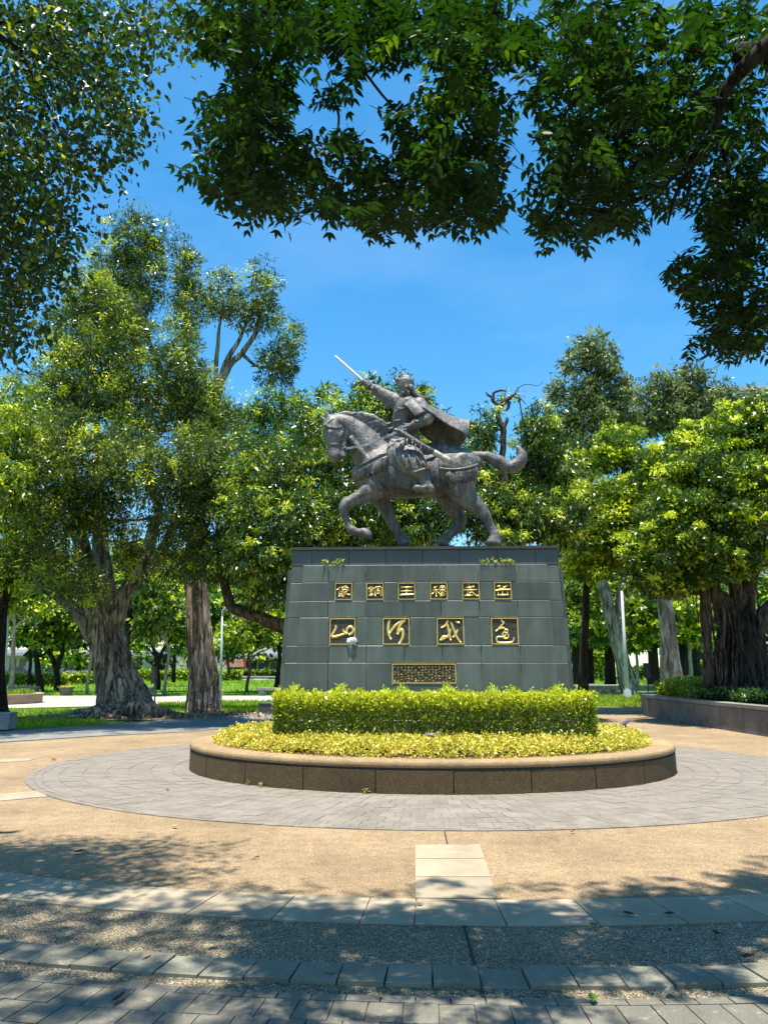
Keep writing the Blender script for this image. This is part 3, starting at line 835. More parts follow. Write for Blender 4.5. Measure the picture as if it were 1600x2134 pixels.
def fuse(name, mb, vox, smooth_it, mat, parent, rough=0.0, freq=9.0):
    me = mesh(name, mb.v, mb.f)
    o = bpy.data.objects.new("tmp", me); COL.objects.link(o)
    md = o.modifiers.new("r", 'REMESH'); md.mode = 'VOXEL'; md.voxel_size = vox; md.adaptivity = 0.0
    sm = o.modifiers.new("s", 'SMOOTH'); sm.factor = 0.5; sm.iterations = smooth_it
    dg = bpy.context.evaluated_depsgraph_get(); dg.update()
    nm = bpy.data.meshes.new_from_object(o.evaluated_get(dg))
    bpy.data.objects.remove(o); bpy.data.meshes.remove(me)
    nm.name = name
    if rough:
        n = len(nm.vertices); co = np.empty(n * 3, np.float32); no = np.empty(n * 3, np.float32)
        nm.vertices.foreach_get("co", co); nm.vertices.foreach_get("normal", no)
        co = co.reshape(-1, 3); no = no.reshape(-1, 3)
        d = np.zeros(n)
        r3 = np.random.default_rng(11)
        for k in range(7):
            q = r3.normal(size=3); q = q / np.linalg.norm(q) * freq * (1 + k * .55); d += np.sin(co @ q + r3.uniform(0, 6.3)) / (1 + k * .4)
        co += no * (d * rough / 2.2)[:, None]
        nm.vertices.foreach_set("co", co.ravel())
    o = link(name, nm, mat, parent, True)
    return o
ZTOP = 3.442
statue = empty("equestrian_statue", L(0, 0, ZTOP), "weathered bronze statue of an armoured rider raising a sword on a striding horse", "statue")
# ---------------- the horse's body: one continuous surface
B = MB()
loft(B, [(352, 885, 62, 70, 0), (390, 892, 135, 112, 0), (460, 882, 176, 138, 0), (560, 875, 190, 150, 0), (700, 880, 181, 156, 0), (850, 880, 176, 158, 0), (960, 868, 170, 156, 0), (1060, 846, 148, 148, 0), (1135, 826, 105, 118, 0), (1172, 822, 55, 70, 0)], 28)
loft(B, [(480, 800, 150, 105, -5), (440, 750, 134, 92, -8), (375, 650, 106, 74, -18), (300, 575, 82, 64, -28), (235, 535, 62, 56, -36), (190, 528, 48, 48, -40)], 22)                    # neck
loft(B, [(178, 520, 58, 50, -42), (178, 575, 70, 58, -50), (182, 620, 70, 55, -56), (186, 670, 54, 46, -64), (188, 720, 46, 40, -72), (190, 765, 43, 40, -80), (194, 795, 30, 30, -84)], 20)   # head
loft(B, [(232, 575, 46, 44, -46), (240, 640, 46, 34, -54), (250, 700, 26, 26, -64), (256, 745, 22, 24, -72), (258, 778, 24, 26, -78)], 16)                    # jaw and lower lip
for x, y, w in ((160, 604, -104), (130, 598, -60)): ball(B, x, y, w, 17, 13, 13)
loft(B, [(152, 522, 17, 13, -62), (150, 490, 15, 9, -64), (144, 462, 7, 5, -64), (142, 450, 3, 3, -64)], 12)                       # near ear
loft(B, [(122, 520, 14, 12, -10), (104, 502, 11, 8, -6), (88, 488, 4, 4, -4)], 12)                                             # far ear
# raised near foreleg
loft(B, [(505, 960, 92, 62, -62), (450, 1010, 74, 52, -84), (385, 1047, 55, 42, -92), (320, 1078, 44, 36, -94), (268, 1108, 42, 36, -94), (252, 1145, 38, 34, -94), (266, 1195, 29, 26, -94), (288, 1245, 27, 25, -94), (306, 1278, 34, 30, -94), (345, 1298, 30, 26, -94), (378, 1300, 33, 30, -94)], 18)
loft(B, [(378, 1296, 34, 32, -94), (402, 1304, 40, 38, -94), (428, 1326, 34, 36, -94), (442, 1344, 14, 22, -94)], 16, 3)
# standing far foreleg
loft(B, [(478, 985, 95, 60, 62), (510, 1060, 72, 48, 84), (545, 1130, 50, 38, 88), (578, 1200, 42, 34, 88), (606, 1258, 34, 28, 88), (630, 1305, 30, 26, 88), (645, 1335, 34, 30, 88), (662, 1360, 44, 38, 88), (672, 1376, 50, 42, 88)], 18, 3, True)
# near hind leg
loft(B, [(1050, 870, 132, 70, -68), (1062, 960, 118, 70, -84), (1090, 1040, 92, 58, -88), (1140, 1095, 70, 46, -88), (1192, 1138, 56, 38, -88), (1232, 1180, 44, 34, -88), (1262, 1235, 35, 28, -88), (1286, 1285, 33, 27, -88), (1304, 1320, 38, 32, -88), (1300, 1350, 44, 38, -88), (1296, 1376, 54, 44, -88)], 20)
# far hind leg
loft(B, [(960, 930, 110, 66, 66), (968, 1020, 92, 58, 84), (992, 1095, 72, 46, 88), (1032, 1160, 54, 38, 88), (1066, 1208, 42, 34, 88), (1058, 1245, 36, 30, 88), (1020, 1288, 31, 26, 88), (982, 1325, 31, 27, 88), (958, 1350, 38, 32, 88), (944, 1376, 48, 40, 88)], 18)
# tail
loft(B, [(1140, 775, 40, 44, 0), (1185, 768, 30, 32, 0), (1260, 778, 38, 36, 0), (1328, 812, 51, 42, 0), (1398, 845, 44, 40, 0), (1458, 826, 50, 36, 0), (1490, 778, 40, 28, 0), (1480, 735, 26, 18, 0), (1452, 702, 9, 8, 0)], 18)
for q in ([(560, 770, 26, 18, -134), (500, 850, 34, 22, -140), (470, 930, 30, 18, -132)], [(420, 900, 30, 20, -104), (470, 960, 36, 22, -128), (520, 990, 22, 14, -128)], [(1080, 760, 36, 20, -136), (1110, 850, 44, 22, -134), (1120, 950, 34, 18, -132)], [(980, 900, 20, 14, -148), (1010, 980, 24, 16, -146), (1060, 1050, 20, 14, -138)], [(300, 640, 14, 10, -88), (360, 720, 18, 12, -92), (430, 800, 16, 10, -108)], [(205, 600, 10, 8, -100), (230, 640, 12, 8, -96), (240, 600, 14, 8, -88)]):
    loft(B, q, 12, 4)
horse = fuse("horse", B, 0.0155, 3, m_brz, statue, 0.009, 9.0)
# mane and forelock: locks swept back along the crest
B = MB(); r4 = random.Random(5)
crest = catmull([(165, 508), (215, 494), (270, 490), (335, 505), (395, 540), (450, 588), (505, 645), (560, 695)], 2)
for i, (x, y) in enumerate(crest):
    t = i / (len(crest) - 1)
    for s in (0, 1, 2):
        ln = 80 + 105 * t + r4.uniform(-14, 20); a = -.06 + .30 * t * 0 + .20 * s + r4.uniform(-.16, .14)
        dx, dy = math.cos(a), math.sin(a); hx, hy = -dy, dx
        w0 = -44 + 34 * t + s * 30; hw2 = 25 - 4 * s + 6 * t; wv = r4.uniform(9, 17)
        q = []
        for j, (f, rr_) in enumerate(((-.12, .6), (.12, 1), (.34, .95), (.56, .85), (.78, .6), (1.0, .22))):
            o_ = wv * math.sin(j * 1.9 + i * .7 + s) - 14 * math.sin(math.pi * max(0, f))
            q.append((x + dx * ln * f + hx * o_, y + 10 + dy * ln * f + hy * o_, hw2 * rr_, 15 * (.5 + .5 * rr_), w0 + 6 * math.sin(j + i)))
        loft(B, q, 9, 3)
for k in range(7):
    x0 = 200 - k * 4; loft(B, [(x0, 515, 12, 11, -60 - 5 * k), (165 - k * 6, 535 + k * 3, 12, 10, -86 - k * 3), (125 + k * 10, 552 + k * 5, 9, 8, -104), (100 + k * 16, 562 + k * 4, 3, 3, -108)], 8, 3)
mane = fuse("mane", B, 0.011, 1, m_brz, statue, 0.004, 16.0)
# ---------------- saddle cloth, laid over the barrel
def trunk_at(x):
    T = [(460, 882, 176, 138), (560, 875, 190, 150), (700, 880, 181, 156), (850, 880, 176, 158), (960, 868, 170, 156)]
    xs_ = [q[0] for q in T]
    return [float(np.interp(x, xs_, [q[k] for q in T])) for k in (1, 2, 3)]
def barrel_cloth(name, x0, x1, ylow, mat, extra=10, hem=0.0, nx=36, na=40, th=0.03):
    v, f = [], []
    for i in range(nx + 1):
        x = x0 + (x1 - x0) * i / nx
        cy, hh, hw_ = trunk_at(x)
        yl = ylow(i / nx) + hem * math.sin(i * 2.1)
        amax = math.acos(max(-1, min(1, (cy - yl) / (hh + extra))))
        for k in range(na + 1):
            a = -amax + 2 * amax * k / na
            fl = 1 + 0.025 * math.sin(i * .9 + 2.0 * a) * (abs(a) / amax) ** 2 + .05 * max(0, abs(a) - 1.6)
            v.append(S(x, cy - (hh + extra) * math.cos(a), (hw_ + extra) * math.sin(a) * fl))
    for i in range(nx):
        for k in range(na): q = i * (na + 1) + k; f.append((q, q + 1, q + na + 2, q + na + 1))
    o = obj(name, v, f, mat, statue, True)
    sd = o.modifiers.new("solid", 'SOLIDIFY'); sd.thickness = th; sd.offset = 0
    return o
cloth = barrel_cloth("saddle_cloth", 572, 915, lambda t: 1018 + 22 * math.sin(math.pi * t), m_brzd)
barrel_cloth("saddle", 610, 900, lambda t: 770 + 40 * math.sin(math.pi * t), m_brz, 20, th=.03)
B = MB()
loft(B, [(858, 770, 26, 60, 0), (895, 735, 20, 95, 0), (935, 690, 13, 100, 0), (948, 676, 8, 90, 0)], 16)                      # cantle
loft(B, [(600, 730, 22, 60, 0), (588, 690, 18, 60, 0), (592, 660, 10, 44, 0)], 14)                      # pommel
loft(B, [(915, 735, 30, 16, -108), (940, 715, 34, 18, -112), (965, 700, 22, 16, -104)], 12)
fuse("saddle_bow", B, 0.011, 3, m_brzd, statue)
# ---------------- the rider's body
B = MB()
loft(B, [(690, 735, 98, 112, 0), (688, 680, 100, 108, 0), (682, 620, 92, 92, 0), (676, 565, 86, 84, 0), (676, 505, 84, 92, 0), (690, 440, 82, 104, 0), (706, 395, 60, 92, 0), (704, 368, 36, 44, 0), (696, 345, 32, 34, -4)], 24)
loft(B, [(690, 372, 34, 34, -4), (684, 345, 42, 42, -10), (680, 315, 47, 46, -14), (683, 280, 52, 50, -14), (684, 250, 52, 50, -14)], 20)            # head
ball(B, 641, 322, -34, 12, 15, 9); ball(B, 648, 340, -34, 14, 8, 14); ball(B, 645, 301, -36, 12, 6, 18); ball(B, 664, 330, -54, 14, 12, 10)   # nose, lip, brow, cheek
loft(B, [(700, 318, 9, 10, -62), (706, 335, 8, 8, -62)], 8, 1)                                                     # ear
loft(B, [(662, 352, 22, 22, -26), (652, 374, 17, 16, -28), (646, 392, 6, 6, -28)], 12)                                          # beard
# raised sword arm
loft(B, [(668, 425, 56, 40, 62), (622, 396, 54, 42, 80), (575, 372, 50, 40, 84), (530, 345, 45, 36, 84), (488, 315, 37, 30, 82), (462, 298, 31, 26, 80)], 18)
loft(B, [(590, 405, 24, 26, 76), (560, 420, 20, 22, 78), (545, 402, 12, 14, 80)], 10)                                             # sleeve fold
loft(B, [(462, 298, 25, 21, 80), (440, 285, 26, 20, 78), (418, 272, 26, 20, 76)], 14)                                               # palm
for k in range(4):
    hx, hy = 436 - k * 11, 288 - k * 10
    loft(B, [(hx + 12, hy - 20, 7, 7, 76), (hx + 2, hy - 22, 7.5, 7, 54), (hx - 10, hy - 6, 7.5, 7, 46), (hx - 12, hy + 14, 7, 7, 54), (hx - 2, hy + 22 - k * 2, 6, 6, 66)], 8, 2)
loft(B, [(442, 268, 8, 8, 84), (420, 246, 8, 8, 82), (402, 240, 7, 7, 72)], 8, 2)                                                 # thumb
# rein arm under the shoulder cape
loft(B, [(765, 410, 62, 52, -92), (808, 455, 54, 48, -118), (838, 492, 46, 42, -136), (832, 510, 42, 38, -142), (795, 528, 36, 32, -150), (758, 546, 30, 27, -150), (732, 556, 27, 24, -150)], 18)
loft(B, [(736, 556, 24, 22, -150), (708, 568, 27, 20, -150), (690, 576, 25, 18, -150)], 14)
for k in range(4):
    loft(B, [(694 - k * 4, 562 + k * 9, 7, 7, -164), (672 - k * 2, 566 + k * 10, 7, 7, -168), (664, 582 + k * 8, 7, 6.5, -158), (676, 594 + k * 6, 6, 6, -148)], 8, 2)
loft(B, [(708, 552, 8, 8, -150), (684, 546, 8, 8, -156), (668, 552, 6, 6, -158)], 8, 2)
# near leg inside the riding skirt, boot and foot
loft(B, [(668, 690, 96, 62, -84), (682, 750, 104, 58, -128), (722, 812, 102, 54, -158), (766, 858, 84, 50, -168), (782, 880, 66, 44, -170)], 20)
loft(B, [(792, 868, 52, 42, -170), (808, 905, 47, 38, -172), (820, 945, 43, 36, -174), (830, 975, 44, 36, -176)], 16)
loft(B, [(868, 1000, 34, 34, -176), (836, 992, 40, 38, -178), (795, 992, 31, 34, -180), (760, 990, 25, 30, -182), (742, 990, 17, 22, -183)], 16)
# far leg
loft(B, [(668, 700, 90, 60, 84), (690, 780, 96, 54, 130), (745, 850, 84, 48, 160), (790, 890, 48, 40, 170), (815, 950, 42, 36, 172), (800, 990, 38, 36, 174), (740, 1000, 24, 30, 178), (715, 1000, 14, 20, 178)], 18)
rider = fuse("rider", B, 0.0125, 2, m_brz, statue, 0.007, 13.0)
# riding skirt folds hanging in front of the leg
B = MB()
for k, (xa, xb, w) in enumerate(((596, 640, -150), (618, 662, -166), (575, 606, -140), (650, 690, -176))):
    loft(B, [(xa + 20, 665, 22, 22, w + 30), (xa - 4, 730, 25, 18, w), (xa + 10, 790, 24, 16, w - 10), (xb - 14, 845, 22, 16, w - 8), (xb + 6, 885 - 12 * abs(k - 1), 14, 10, w)], 12, 3)
loft(B, [(700, 870, 10, 22, -178), (745, 884, 12, 26, -190), (800, 868, 12, 30, -196), (852, 856, 9, 22, -188)], 12, 3)              # skirt hem
for xa, ya, xb, yb in ((690, 690, 735, 850), (730, 700, 790, 830), (655, 690, 690, 860), (770, 740, 830, 850)):
    loft(B, [(xa, ya, 9, 14, -140), ((xa + xb) / 2 - 6, (ya + yb) / 2, 12, 16, -200), (xb, yb, 8, 14, -210)], 8, 4)
fuse("riding_skirt", B, 0.010, 3, m_brz, statue, 0.004, 18.0)
# helmet with finial and neck guard
B = MB()
loft(B, [(684, 296, 58, 56, -14), (684, 268, 60, 58, -14), (684, 246, 58, 56, -14), (684, 236, 46, 46, -14), (680, 228, 34, 34, -14)], 22)
loft(B, [(628, 250, 14, 44, -14), (622, 238, 9, 40, -14)], 12, 1)
loft(B, [(676, 232, 33, 33, -14), (675, 224, 33, 33, -14), (674, 216, 24, 24, -14), (672, 206, 22, 22, -14), (670, 198, 19, 19, -14), (669, 192, 9, 9, -14), (668, 184, 8, 8, -14), (668, 176, 3, 3, -14)], 16, 2)
loft(B, [(728, 300, 22, 40, -16), (742, 335, 22, 44, -14), (772, 362, 17, 46, -10), (808, 374, 12, 44, -6), (842, 372, 5, 36, -4)], 16)
ball(B, 724, 288, -64, 16, 18, 9); ball(B, 690, 286, -70, 9, 8, 6)
fuse("helmet", B, 0.010, 2, m_brz, statue, 0.003, 20.0)
# short shoulder cape
def patch(name, rows, mat, th, nu=5, nv=5, wav=None):
    "smooth sheet through a grid of survey points, thickened"
    R = np.array([[tuple(map(float, p)) for p in r] for r in rows])
    R1 = np.array([catmull(r, nu) for r in R])
    R2 = np.array([catmull(R1[:, k], nv) for k in range(R1.shape[1])])     # (cols, rows, 3)
    a, b = R2.shape[:2]; v, f = [], []
    for i in range(a):
        for j in range(b):
            x, y, w = R2[i, j]
            if wav: x, y, w = wav(i / (a - 1), j / (b - 1), x, y, w)
            v.append(S(x, y, w))
    for i in range(a - 1):
        for j in range(b - 1): f.append((i * b + j, i * b + j + 1, (i + 1) * b + j + 1, (i + 1) * b + j))
    o = obj(name, v, f, mat, statue, True)
    sd = o.modifiers.new("solid", 'SOLIDIFY'); sd.thickness = th; sd.offset = 0
    ss = o.modifiers.new("sub", 'SUBSURF'); ss.levels = 1; ss.render_levels = 1
    return o
patch("shoulder_cape", [[(650, 405, -70), (690, 372, -50), (735, 362, 0), (750, 372, 70)],
                        [(690, 425, -128), (725, 380, -108), (775, 375, -20), (790, 390, 80)],
                        [(715, 452, -156), (765, 410, -160), (818, 412, -60), (830, 425, 80)],
                        [(748, 494, -176), (805, 466, -186), (866, 452, -110), (866, 455, 60)]], m_brz, 0.028)
# the long cloak blown out behind, open below
def wav(a, b, x, y, w):
    # a across from the near edge over the ridge to the far edge, b along the flow
    k = b ** 1.3
    return (x + 10 * k * math.sin(9 * a), y + 24 * k * math.sin(15 * a + .6) - 9 * k * math.sin(31 * a), w + 26 * k * math.cos(13 * a))
patch("cloak", [[(800, 430, -178), (762, 385, -100), (745, 366, 0), (735, 380, 100), (720, 470, 120)],
                [(868, 470, -186), (838, 422, -100), (820, 405, 20), (800, 450, 130), (770, 580, 140)],
                [(938, 522, -176), (920, 470, -90), (905, 455, 30), (880, 520, 150), (820, 640, 160)],
                [(1016, 566, -166), (1005, 512, -80), (990, 488, 40), (965, 570, 170), (900, 690, 180)],
                [(1084, 600, -150), (1080, 545, -70), (1072, 503, 40), (1060, 600, 180), (985, 712, 190)],
                [(1096, 640, -140), (1122, 560, -60), (1148, 500, 50), (1126, 605, 185), (1030, 700, 195)]], m_brz, 0.03, 6, 5, wav)
# ---------------- sword, scabbard, reins
def bar(name, a, b, w0, w1, wa, wb, tk, mat, ridge=0.4):
    "flat tapering blade between survey points a and b (x, y); widths in units"
    A, Bp = S(a[0], a[1], w0), S(b[0], b[1], w1); d = (Bp - A).normalized(); lat = MV; nrm = d.cross(lat).normalized()
    v = []
    for p, w in ((A, wa), (A + (Bp - A) * .94, wb)):
        for s, o in ((-1, 0), (0, 1), (1, 0), (0, -1)): v.append(p + nrm * (s * w * UN) + lat * (o * tk * UN))
    v.append(Bp)
    f = [(0, 1, 5, 4), (1, 2, 6, 5), (2, 3, 7, 6), (3, 0, 4, 7), (3, 2, 1, 0), (4, 5, 8), (5, 6, 8), (6, 7, 8), (7, 4, 8)]
    return obj(name, v, f, mat, statue)
sword = bar("sword", (432, 284), (190, 70), 62, 50, 11, 9.5, 5, plain("pale_sword_blade", (0.66, 0.60, 0.55), 0.4, metal=.1, spec=.5, var=.12))
B = MB(); loft(B, [(376, 268, 10, 16, 60), (392, 248, 11, 20, 60), (410, 232, 9, 14, 60)], 10); loft(B, [(372, 272, 13, 10, 60), (362, 276, 8, 8, 60)], 8, 1)
loft(B, [(436, 288, 10, 10, 62), (452, 302, 13, 12, 62)], 10, 1)
o = fuse("sword_guard", B, 0.008, 1, m_brz, statue)
B = MB(); loft(B, [(640, 600, 19, 15, -206), (700, 636, 21, 16, -208), (790, 692, 21, 16, -212), (880, 742, 20, 15, -214)], 14, 2); sc_o = B.build("scabbard", m_brzd, statue, True)
B = MB(); loft(B, [(880, 742, 22, 16, -214), (940, 775, 21, 15, -214), (1003, 810, 18, 14, -214)], 14, 2); B.build("scabbard_tip", m_pale, statue, True)
B = MB(); loft(B, [(610, 585, 13, 11, -204), (640, 600, 14, 12, -206)], 10, 1); loft(B, [(640, 590, 9, 22, -206), (652, 612, 9, 22, -206)], 10, 1); B.build("scabbard_hilt", m_brz, statue, True)
mb = MB()
for xx in (712, 770):
    pts = [S(xx + 20 * math.cos(t), 668 + (xx - 712) * .6 + 44 * math.sin(t) * .8, -212 - 16 * math.cos(2 * t)) for t in np.linspace(0, 2 * math.pi, 20)]
    mb.tube(pts, [0.009] * 20, 6)
mb.build("scabbard_sling", m_rein, statue, True)
def strap(name, pts, wid, tk, mat, parent=statue):
    c = catmull(pts, 5); v, f = [], []; n = len(c)
    for i in range(n):
        d = c[min(i + 1, n - 1)] - c[max(i - 1, 0)]; t = np.array([-d[1], d[0]]); t = t / (np.linalg.norm(t) + 1e-9)
        x, y, w = c[i]
        for s, o in ((-1, -tk), (1, -tk), (1, tk), (-1, tk)): v.append(S(x + t[0] * wid * s, y + t[1] * wid * s, w + o))
    for i in range(n - 1):
        for k in range(4): f.append((i * 4 + k, i * 4 + (k + 1) % 4, (i + 1) * 4 + (k + 1) % 4, (i + 1) * 4 + k))
    return obj(name, v, f, mat, parent)
strap("rein", [(262, 716, -92), (330, 706, -112), (430, 682, -140), (540, 638, -160), (640, 592, -168), (690, 578, -172)], 7.5, 3, m_rein)
strap("rein", [(240, 722, 10), (330, 700, 60), (430, 670, 80), (560, 620, 40), (660, 588, -120)], 6, 3, m_rein)
# ---------------- straps, fringes and folds laid on the cast surface
def bvh_of(objs):
    vs_, fs_ = [], []
    for o in objs:
        k = len(vs_); vs_ += [v.co.copy() for v in o.data.vertices]; fs_ += [tuple(i + k for i in p.vertices) for p in o.data.polygons]
    return BVHTree.FromPolygons(vs_, fs_)
bv = bvh_of([horse]); bvr = bvh_of([rider]); bvc = bvh_of([horse, cloth])
EYEV = Vector((0, 0, EYE))
def hit(tree, zx, zy):
    d = ray(640 + zx * KZ, 720 + zy * KZ).normalized()
    h = tree.ray_cast(EYEV, d)
    return (h[0], h[1]) if h[0] is not None else None
def inlay(mb, tree, pts, wid, hgt, taper=False, sub=4):
    "raised band following the surface"
    c = catmull(pts, sub) if len(pts) > 2 else np.array([np.array(pts[0]) * (1 - t) + np.array(pts[1]) * t for t in np.linspace(0, 1, 6)], float)
    rows = []
    n = len(c)
    for i in range(n):
        h = hit(tree, *c[i])
        if h is None: continue
        rows.append((h[0], h[1] if h[1].dot(EYEV - h[0]) > 0 else -h[1], (1 - (i / (n - 1)) ** 2 * .75) if taper else 1.0))
    if len(rows) < 2: return
    v, f = [], []
    m = len(rows)
    for i, (p, nn, k) in enumerate(rows):
        t = (rows[min(i + 1, m - 1)][0] - rows[max(i - 1, 0)][0])
        s = t.cross(nn).normalized() if t.length > 1e-6 else Vector((1, 0, 0))
        for a, b in ((-1, -.006), (-.7, hgt * .8), (0, hgt), (.7, hgt * .8), (1, -.006)): v.append(p + s * (a * wid * UN * k) + nn * (b * (.5 + .5 * k)))
    for i in range(m - 1):
        for k in range(4): f.append((i * 5 + k, i * 5 + k + 1, (i + 1) * 5 + k + 1, (i + 1) * 5 + k))
    mb.add(v, f)
B = MB()
inlay(B, bv, [(336, 856), (380, 830), (440, 796), (500, 768), (565, 744)], 10, .026)
inlay(B, bv, [(336, 880), (385, 858), (445, 826), (505, 795), (568, 770)], 8, .014)
B.build("breast_strap", m_brz, statue, True)
B = MB()
for row, off, ln in ((0, 6, 60), (1, 30, 52)):
    for k in range(26):
        t = k / 25; x = 340 + 212 * t; y = 872 - 92 * t + off
        inlay(B, bv, [(x, y), (x - 3 + r4.uniform(-6, 6), y + ln * .45), (x - 9 + r4.uniform(-8, 8), y + ln * r4.uniform(.8, 1.1))], 8.5, .036, True, 3)
tag(B.build("breast_fringe", m_brz, statue, True), kind="stuff")
B = MB()
inlay(B, bv, [(918, 852), (985, 862), (1060, 858), (1130, 846), (1180, 826)], 9, .024)
inlay(B, bv, [(918, 872), (985, 882), (1060, 878), (1130, 866), (1182, 846)], 6, .012)
B.build("crupper_strap", m_brz, statue, True)
B = MB()
for row, off, ln in ((0, 0, 62), (1, 26, 50)):
    for k in range(36):
        t = k / 35; x = 918 + 262 * t; y = 878 + 8 * math.sin(t * 3.1) - 26 * t * t + off
        inlay(B, bv, [(x, y), (x + 6 + r4.uniform(-5, 5), y + ln * .5), (x + 14 + r4.uniform(-7, 7), y + ln * r4.uniform(.85, 1.1))], 7.0, .032, True, 3)
tag(B.build("crupper_fringe", m_brz, statue, True), kind="stuff")
B = MB()
for k in range(40):
    x = 580 + k * 8.4; y = 985 + 18 * math.sin(math.pi * k / 39)
    inlay(B, bvc, [(x, y), (x + r4.uniform(-5, 5), y + 18), (x + r4.uniform(-6, 6), y + 36)], 5.5, .030, True, 2)
inlay(B, bvc, [(580, 972), (650, 990), (740, 1000), (830, 994), (905, 975)], 5, .03)
tag(B.build("saddle_cloth_fringe", m_brzd, statue, True), kind="stuff")
B = MB()
inlay(B, bv, [(118, 690), (150, 688), (190, 686), (235, 690), (255, 694)], 6, .010)                       # noseband
inlay(B, bv, [(240, 692), (236, 640), (228, 590), (212, 545)], 5, .010)                                # cheek piece
inlay(B, bv, [(124, 560), (160, 566), (210, 572), (245, 560)], 6, .010)
inlay(B, bv, [(262, 640), (250, 600), (236, 560)], 5, .010)
B.build("bridle", m_brzd, statue, True)
B = MB(); ball(B, 262, 714, -92, 13, 13, 8)
B.build("bit_ring", m_brz, statue, True)
B = MB()
inlay(B, bvr, [(602, 530), (640, 520), (690, 516), (740, 520), (770, 530)], 12, .016)                           # belt
inlay(B, bvr, [(606, 600), (650, 622), (700, 630), (760, 618)], 9, .014)
inlay(B, bvr, [(628, 432), (660, 440), (700, 425), (722, 392)], 8, .016)
inlay(B, bvr, [(612, 470), (630, 450), (655, 440)], 9, .018)
B.build("sash", m_brz, statue, True)
B = MB()
for a in ((735, 552, 748, 575), (468, 278, 452, 318)):
    inlay(B, bvr, [(a[0], a[1]), (a[2], a[3])], 7, .012)
B.build("cuff", m_brz, statue, True)
# bronze bed plate under the hooves
mb = MB()
u0, u1 = toL(S(560, 1378))[0] - 1.0, toL(S(1000, 1378))[0] + 1.15
lbox(mb, [(u0, -.42, 3.436), (u1, -.42, 3.436), (u1, .42, 3.436), (u0, .42, 3.436), (u0, -.42, 3.462), (u1, -.42, 3.462), (u1, .42, 3.462), (u0, .42, 3.462)])
mb.build("bed_plate", m_copm, statue)

# ================================================================ VEGETATION
m_bark = bark_mat("brown_bark", (0.045, 0.032, 0.022), (0.11, 0.082, 0.058), (0.20, 0.16, 0.12))
m_barkd = bark_mat("dark_bark", (0.016, 0.013, 0.010), (0.040, 0.032, 0.024), (0.075, 0.062, 0.048))
m_paper = bark_mat("papery_bark", (0.10, 0.066, 0.045), (0.40, 0.30, 0.22), (0.66, 0.56, 0.45), (5, 5, 0.6), 0.07)
m_white = bark_mat("white_papery_bark", (0.14, 0.10, 0.075), (0.42, 0.37, 0.31), (0.62, 0.57, 0.50), (3.4, 3.4, 0.7), 0.05, crack=.6)
m_grey_b = bark_mat("grey_papery_bark", (0.12, 0.09, 0.07), (0.36, 0.31, 0.26), (0.62, 0.57, 0.50), (3.6, 3.6, 0.7), 0.06)
m_pale_b = bark_mat("pale_smooth_bark", (0.20, 0.17, 0.13), (0.36, 0.32, 0.26), (0.50, 0.46, 0.39), (4, 4, 1.2), 0.01, crack=.3)
G1 = lambda *c: c
ml_paper = leaf_mat("paperbark_leaf", [(0.0, (0.022, 0.050, 0.014)), (0.45, (0.060, 0.108, 0.028)), (0.62, (0.11, 0.18, 0.036)), (0.80, (0.34, 0.46, 0.030)), (1.0, (0.58, 0.66, 0.040))], 0.24, 0.36, 0.42)
ml_mango = leaf_mat("glossy_leaf", [(0.0, (0.015, 0.048, 0.010)), (0.45, (0.042, 0.100, 0.016)), (0.62, (0.09, 0.18, 0.024)), (0.80, (0.28, 0.42, 0.034)), (1.0, (0.56, 0.64, 0.070))], 0.22, 0.30, 0.55)
ml_lime = leaf_mat("lime_leaf", [(0.0, (0.045, 0.100, 0.012)), (0.45, (0.12, 0.21, 0.020)), (0.62, (0.23, 0.34, 0.026)), (0.80, (0.42, 0.55, 0.030)), (1.0, (0.62, 0.70, 0.055))], 0.28, 0.36, 0.42)
ml_ban = leaf_mat("banyan_leaf", [(0.0, (0.018, 0.055, 0.008)), (0.45, (0.060, 0.125, 0.014)), (0.62, (0.14, 0.24, 0.020)), (0.80, (0.40, 0.54, 0.028)), (1.0, (0.60, 0.69, 0.050))], 0.22, 0.32, 0.50)
ml_grey = leaf_mat("grey_green_leaf", [(0.0, (0.050, 0.080, 0.038)), (0.5, (0.115, 0.155, 0.068)), (1.0, (0.34, 0.39, 0.14))], 0.25, 0.42, 0.38, (1.3, 1.3, 0.6))
ml_far = leaf_mat("park_tree_leaf", [(0.0, (0.016, 0.052, 0.011)), (0.45, (0.048, 0.112, 0.019)), (0.65, (0.12, 0.22, 0.028)), (0.82, (0.34, 0.50, 0.040)), (1.0, (0.52, 0.66, 0.07))], 0.30, 0.40, 0.35)
ml_near = leaf_mat("pinnate_leaflet", [(0.0, (0.008, 0.028, 0.006)), (0.6, (0.013, 0.042, 0.007)), (0.86, (0.026, 0.068, 0.010)), (1.0, (0.12, 0.20, 0.020))], 0.27, 0.5, 0.20, (2.0, 2.1, 0.35))
ml_round = leaf_mat("round_glossy_leaf", [(0.0, (0.013, 0.034, 0.008)), (0.6, (0.028, 0.060, 0.012)), (0.80, (0.08, 0.125, 0.018)), (0.95, (0.42, 0.44, 0.035))], 0.30, 0.36, 0.35, (1.9, 1.9, 0.4))
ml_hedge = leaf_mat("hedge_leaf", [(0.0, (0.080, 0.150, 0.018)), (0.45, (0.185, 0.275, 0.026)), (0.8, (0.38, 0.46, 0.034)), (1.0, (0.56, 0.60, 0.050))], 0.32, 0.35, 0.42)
ml_yel = leaf_mat("golden_leaf", [(0.0, (0.20, 0.24, 0.030)), (0.30, (0.46, 0.44, 0.055)), (0.80, (0.70, 0.60, 0.12)), (1.0, (0.66, 0.40, 0.10))], 0.30, 0.42, 0.35, (1.15, 1.1, 0.6))
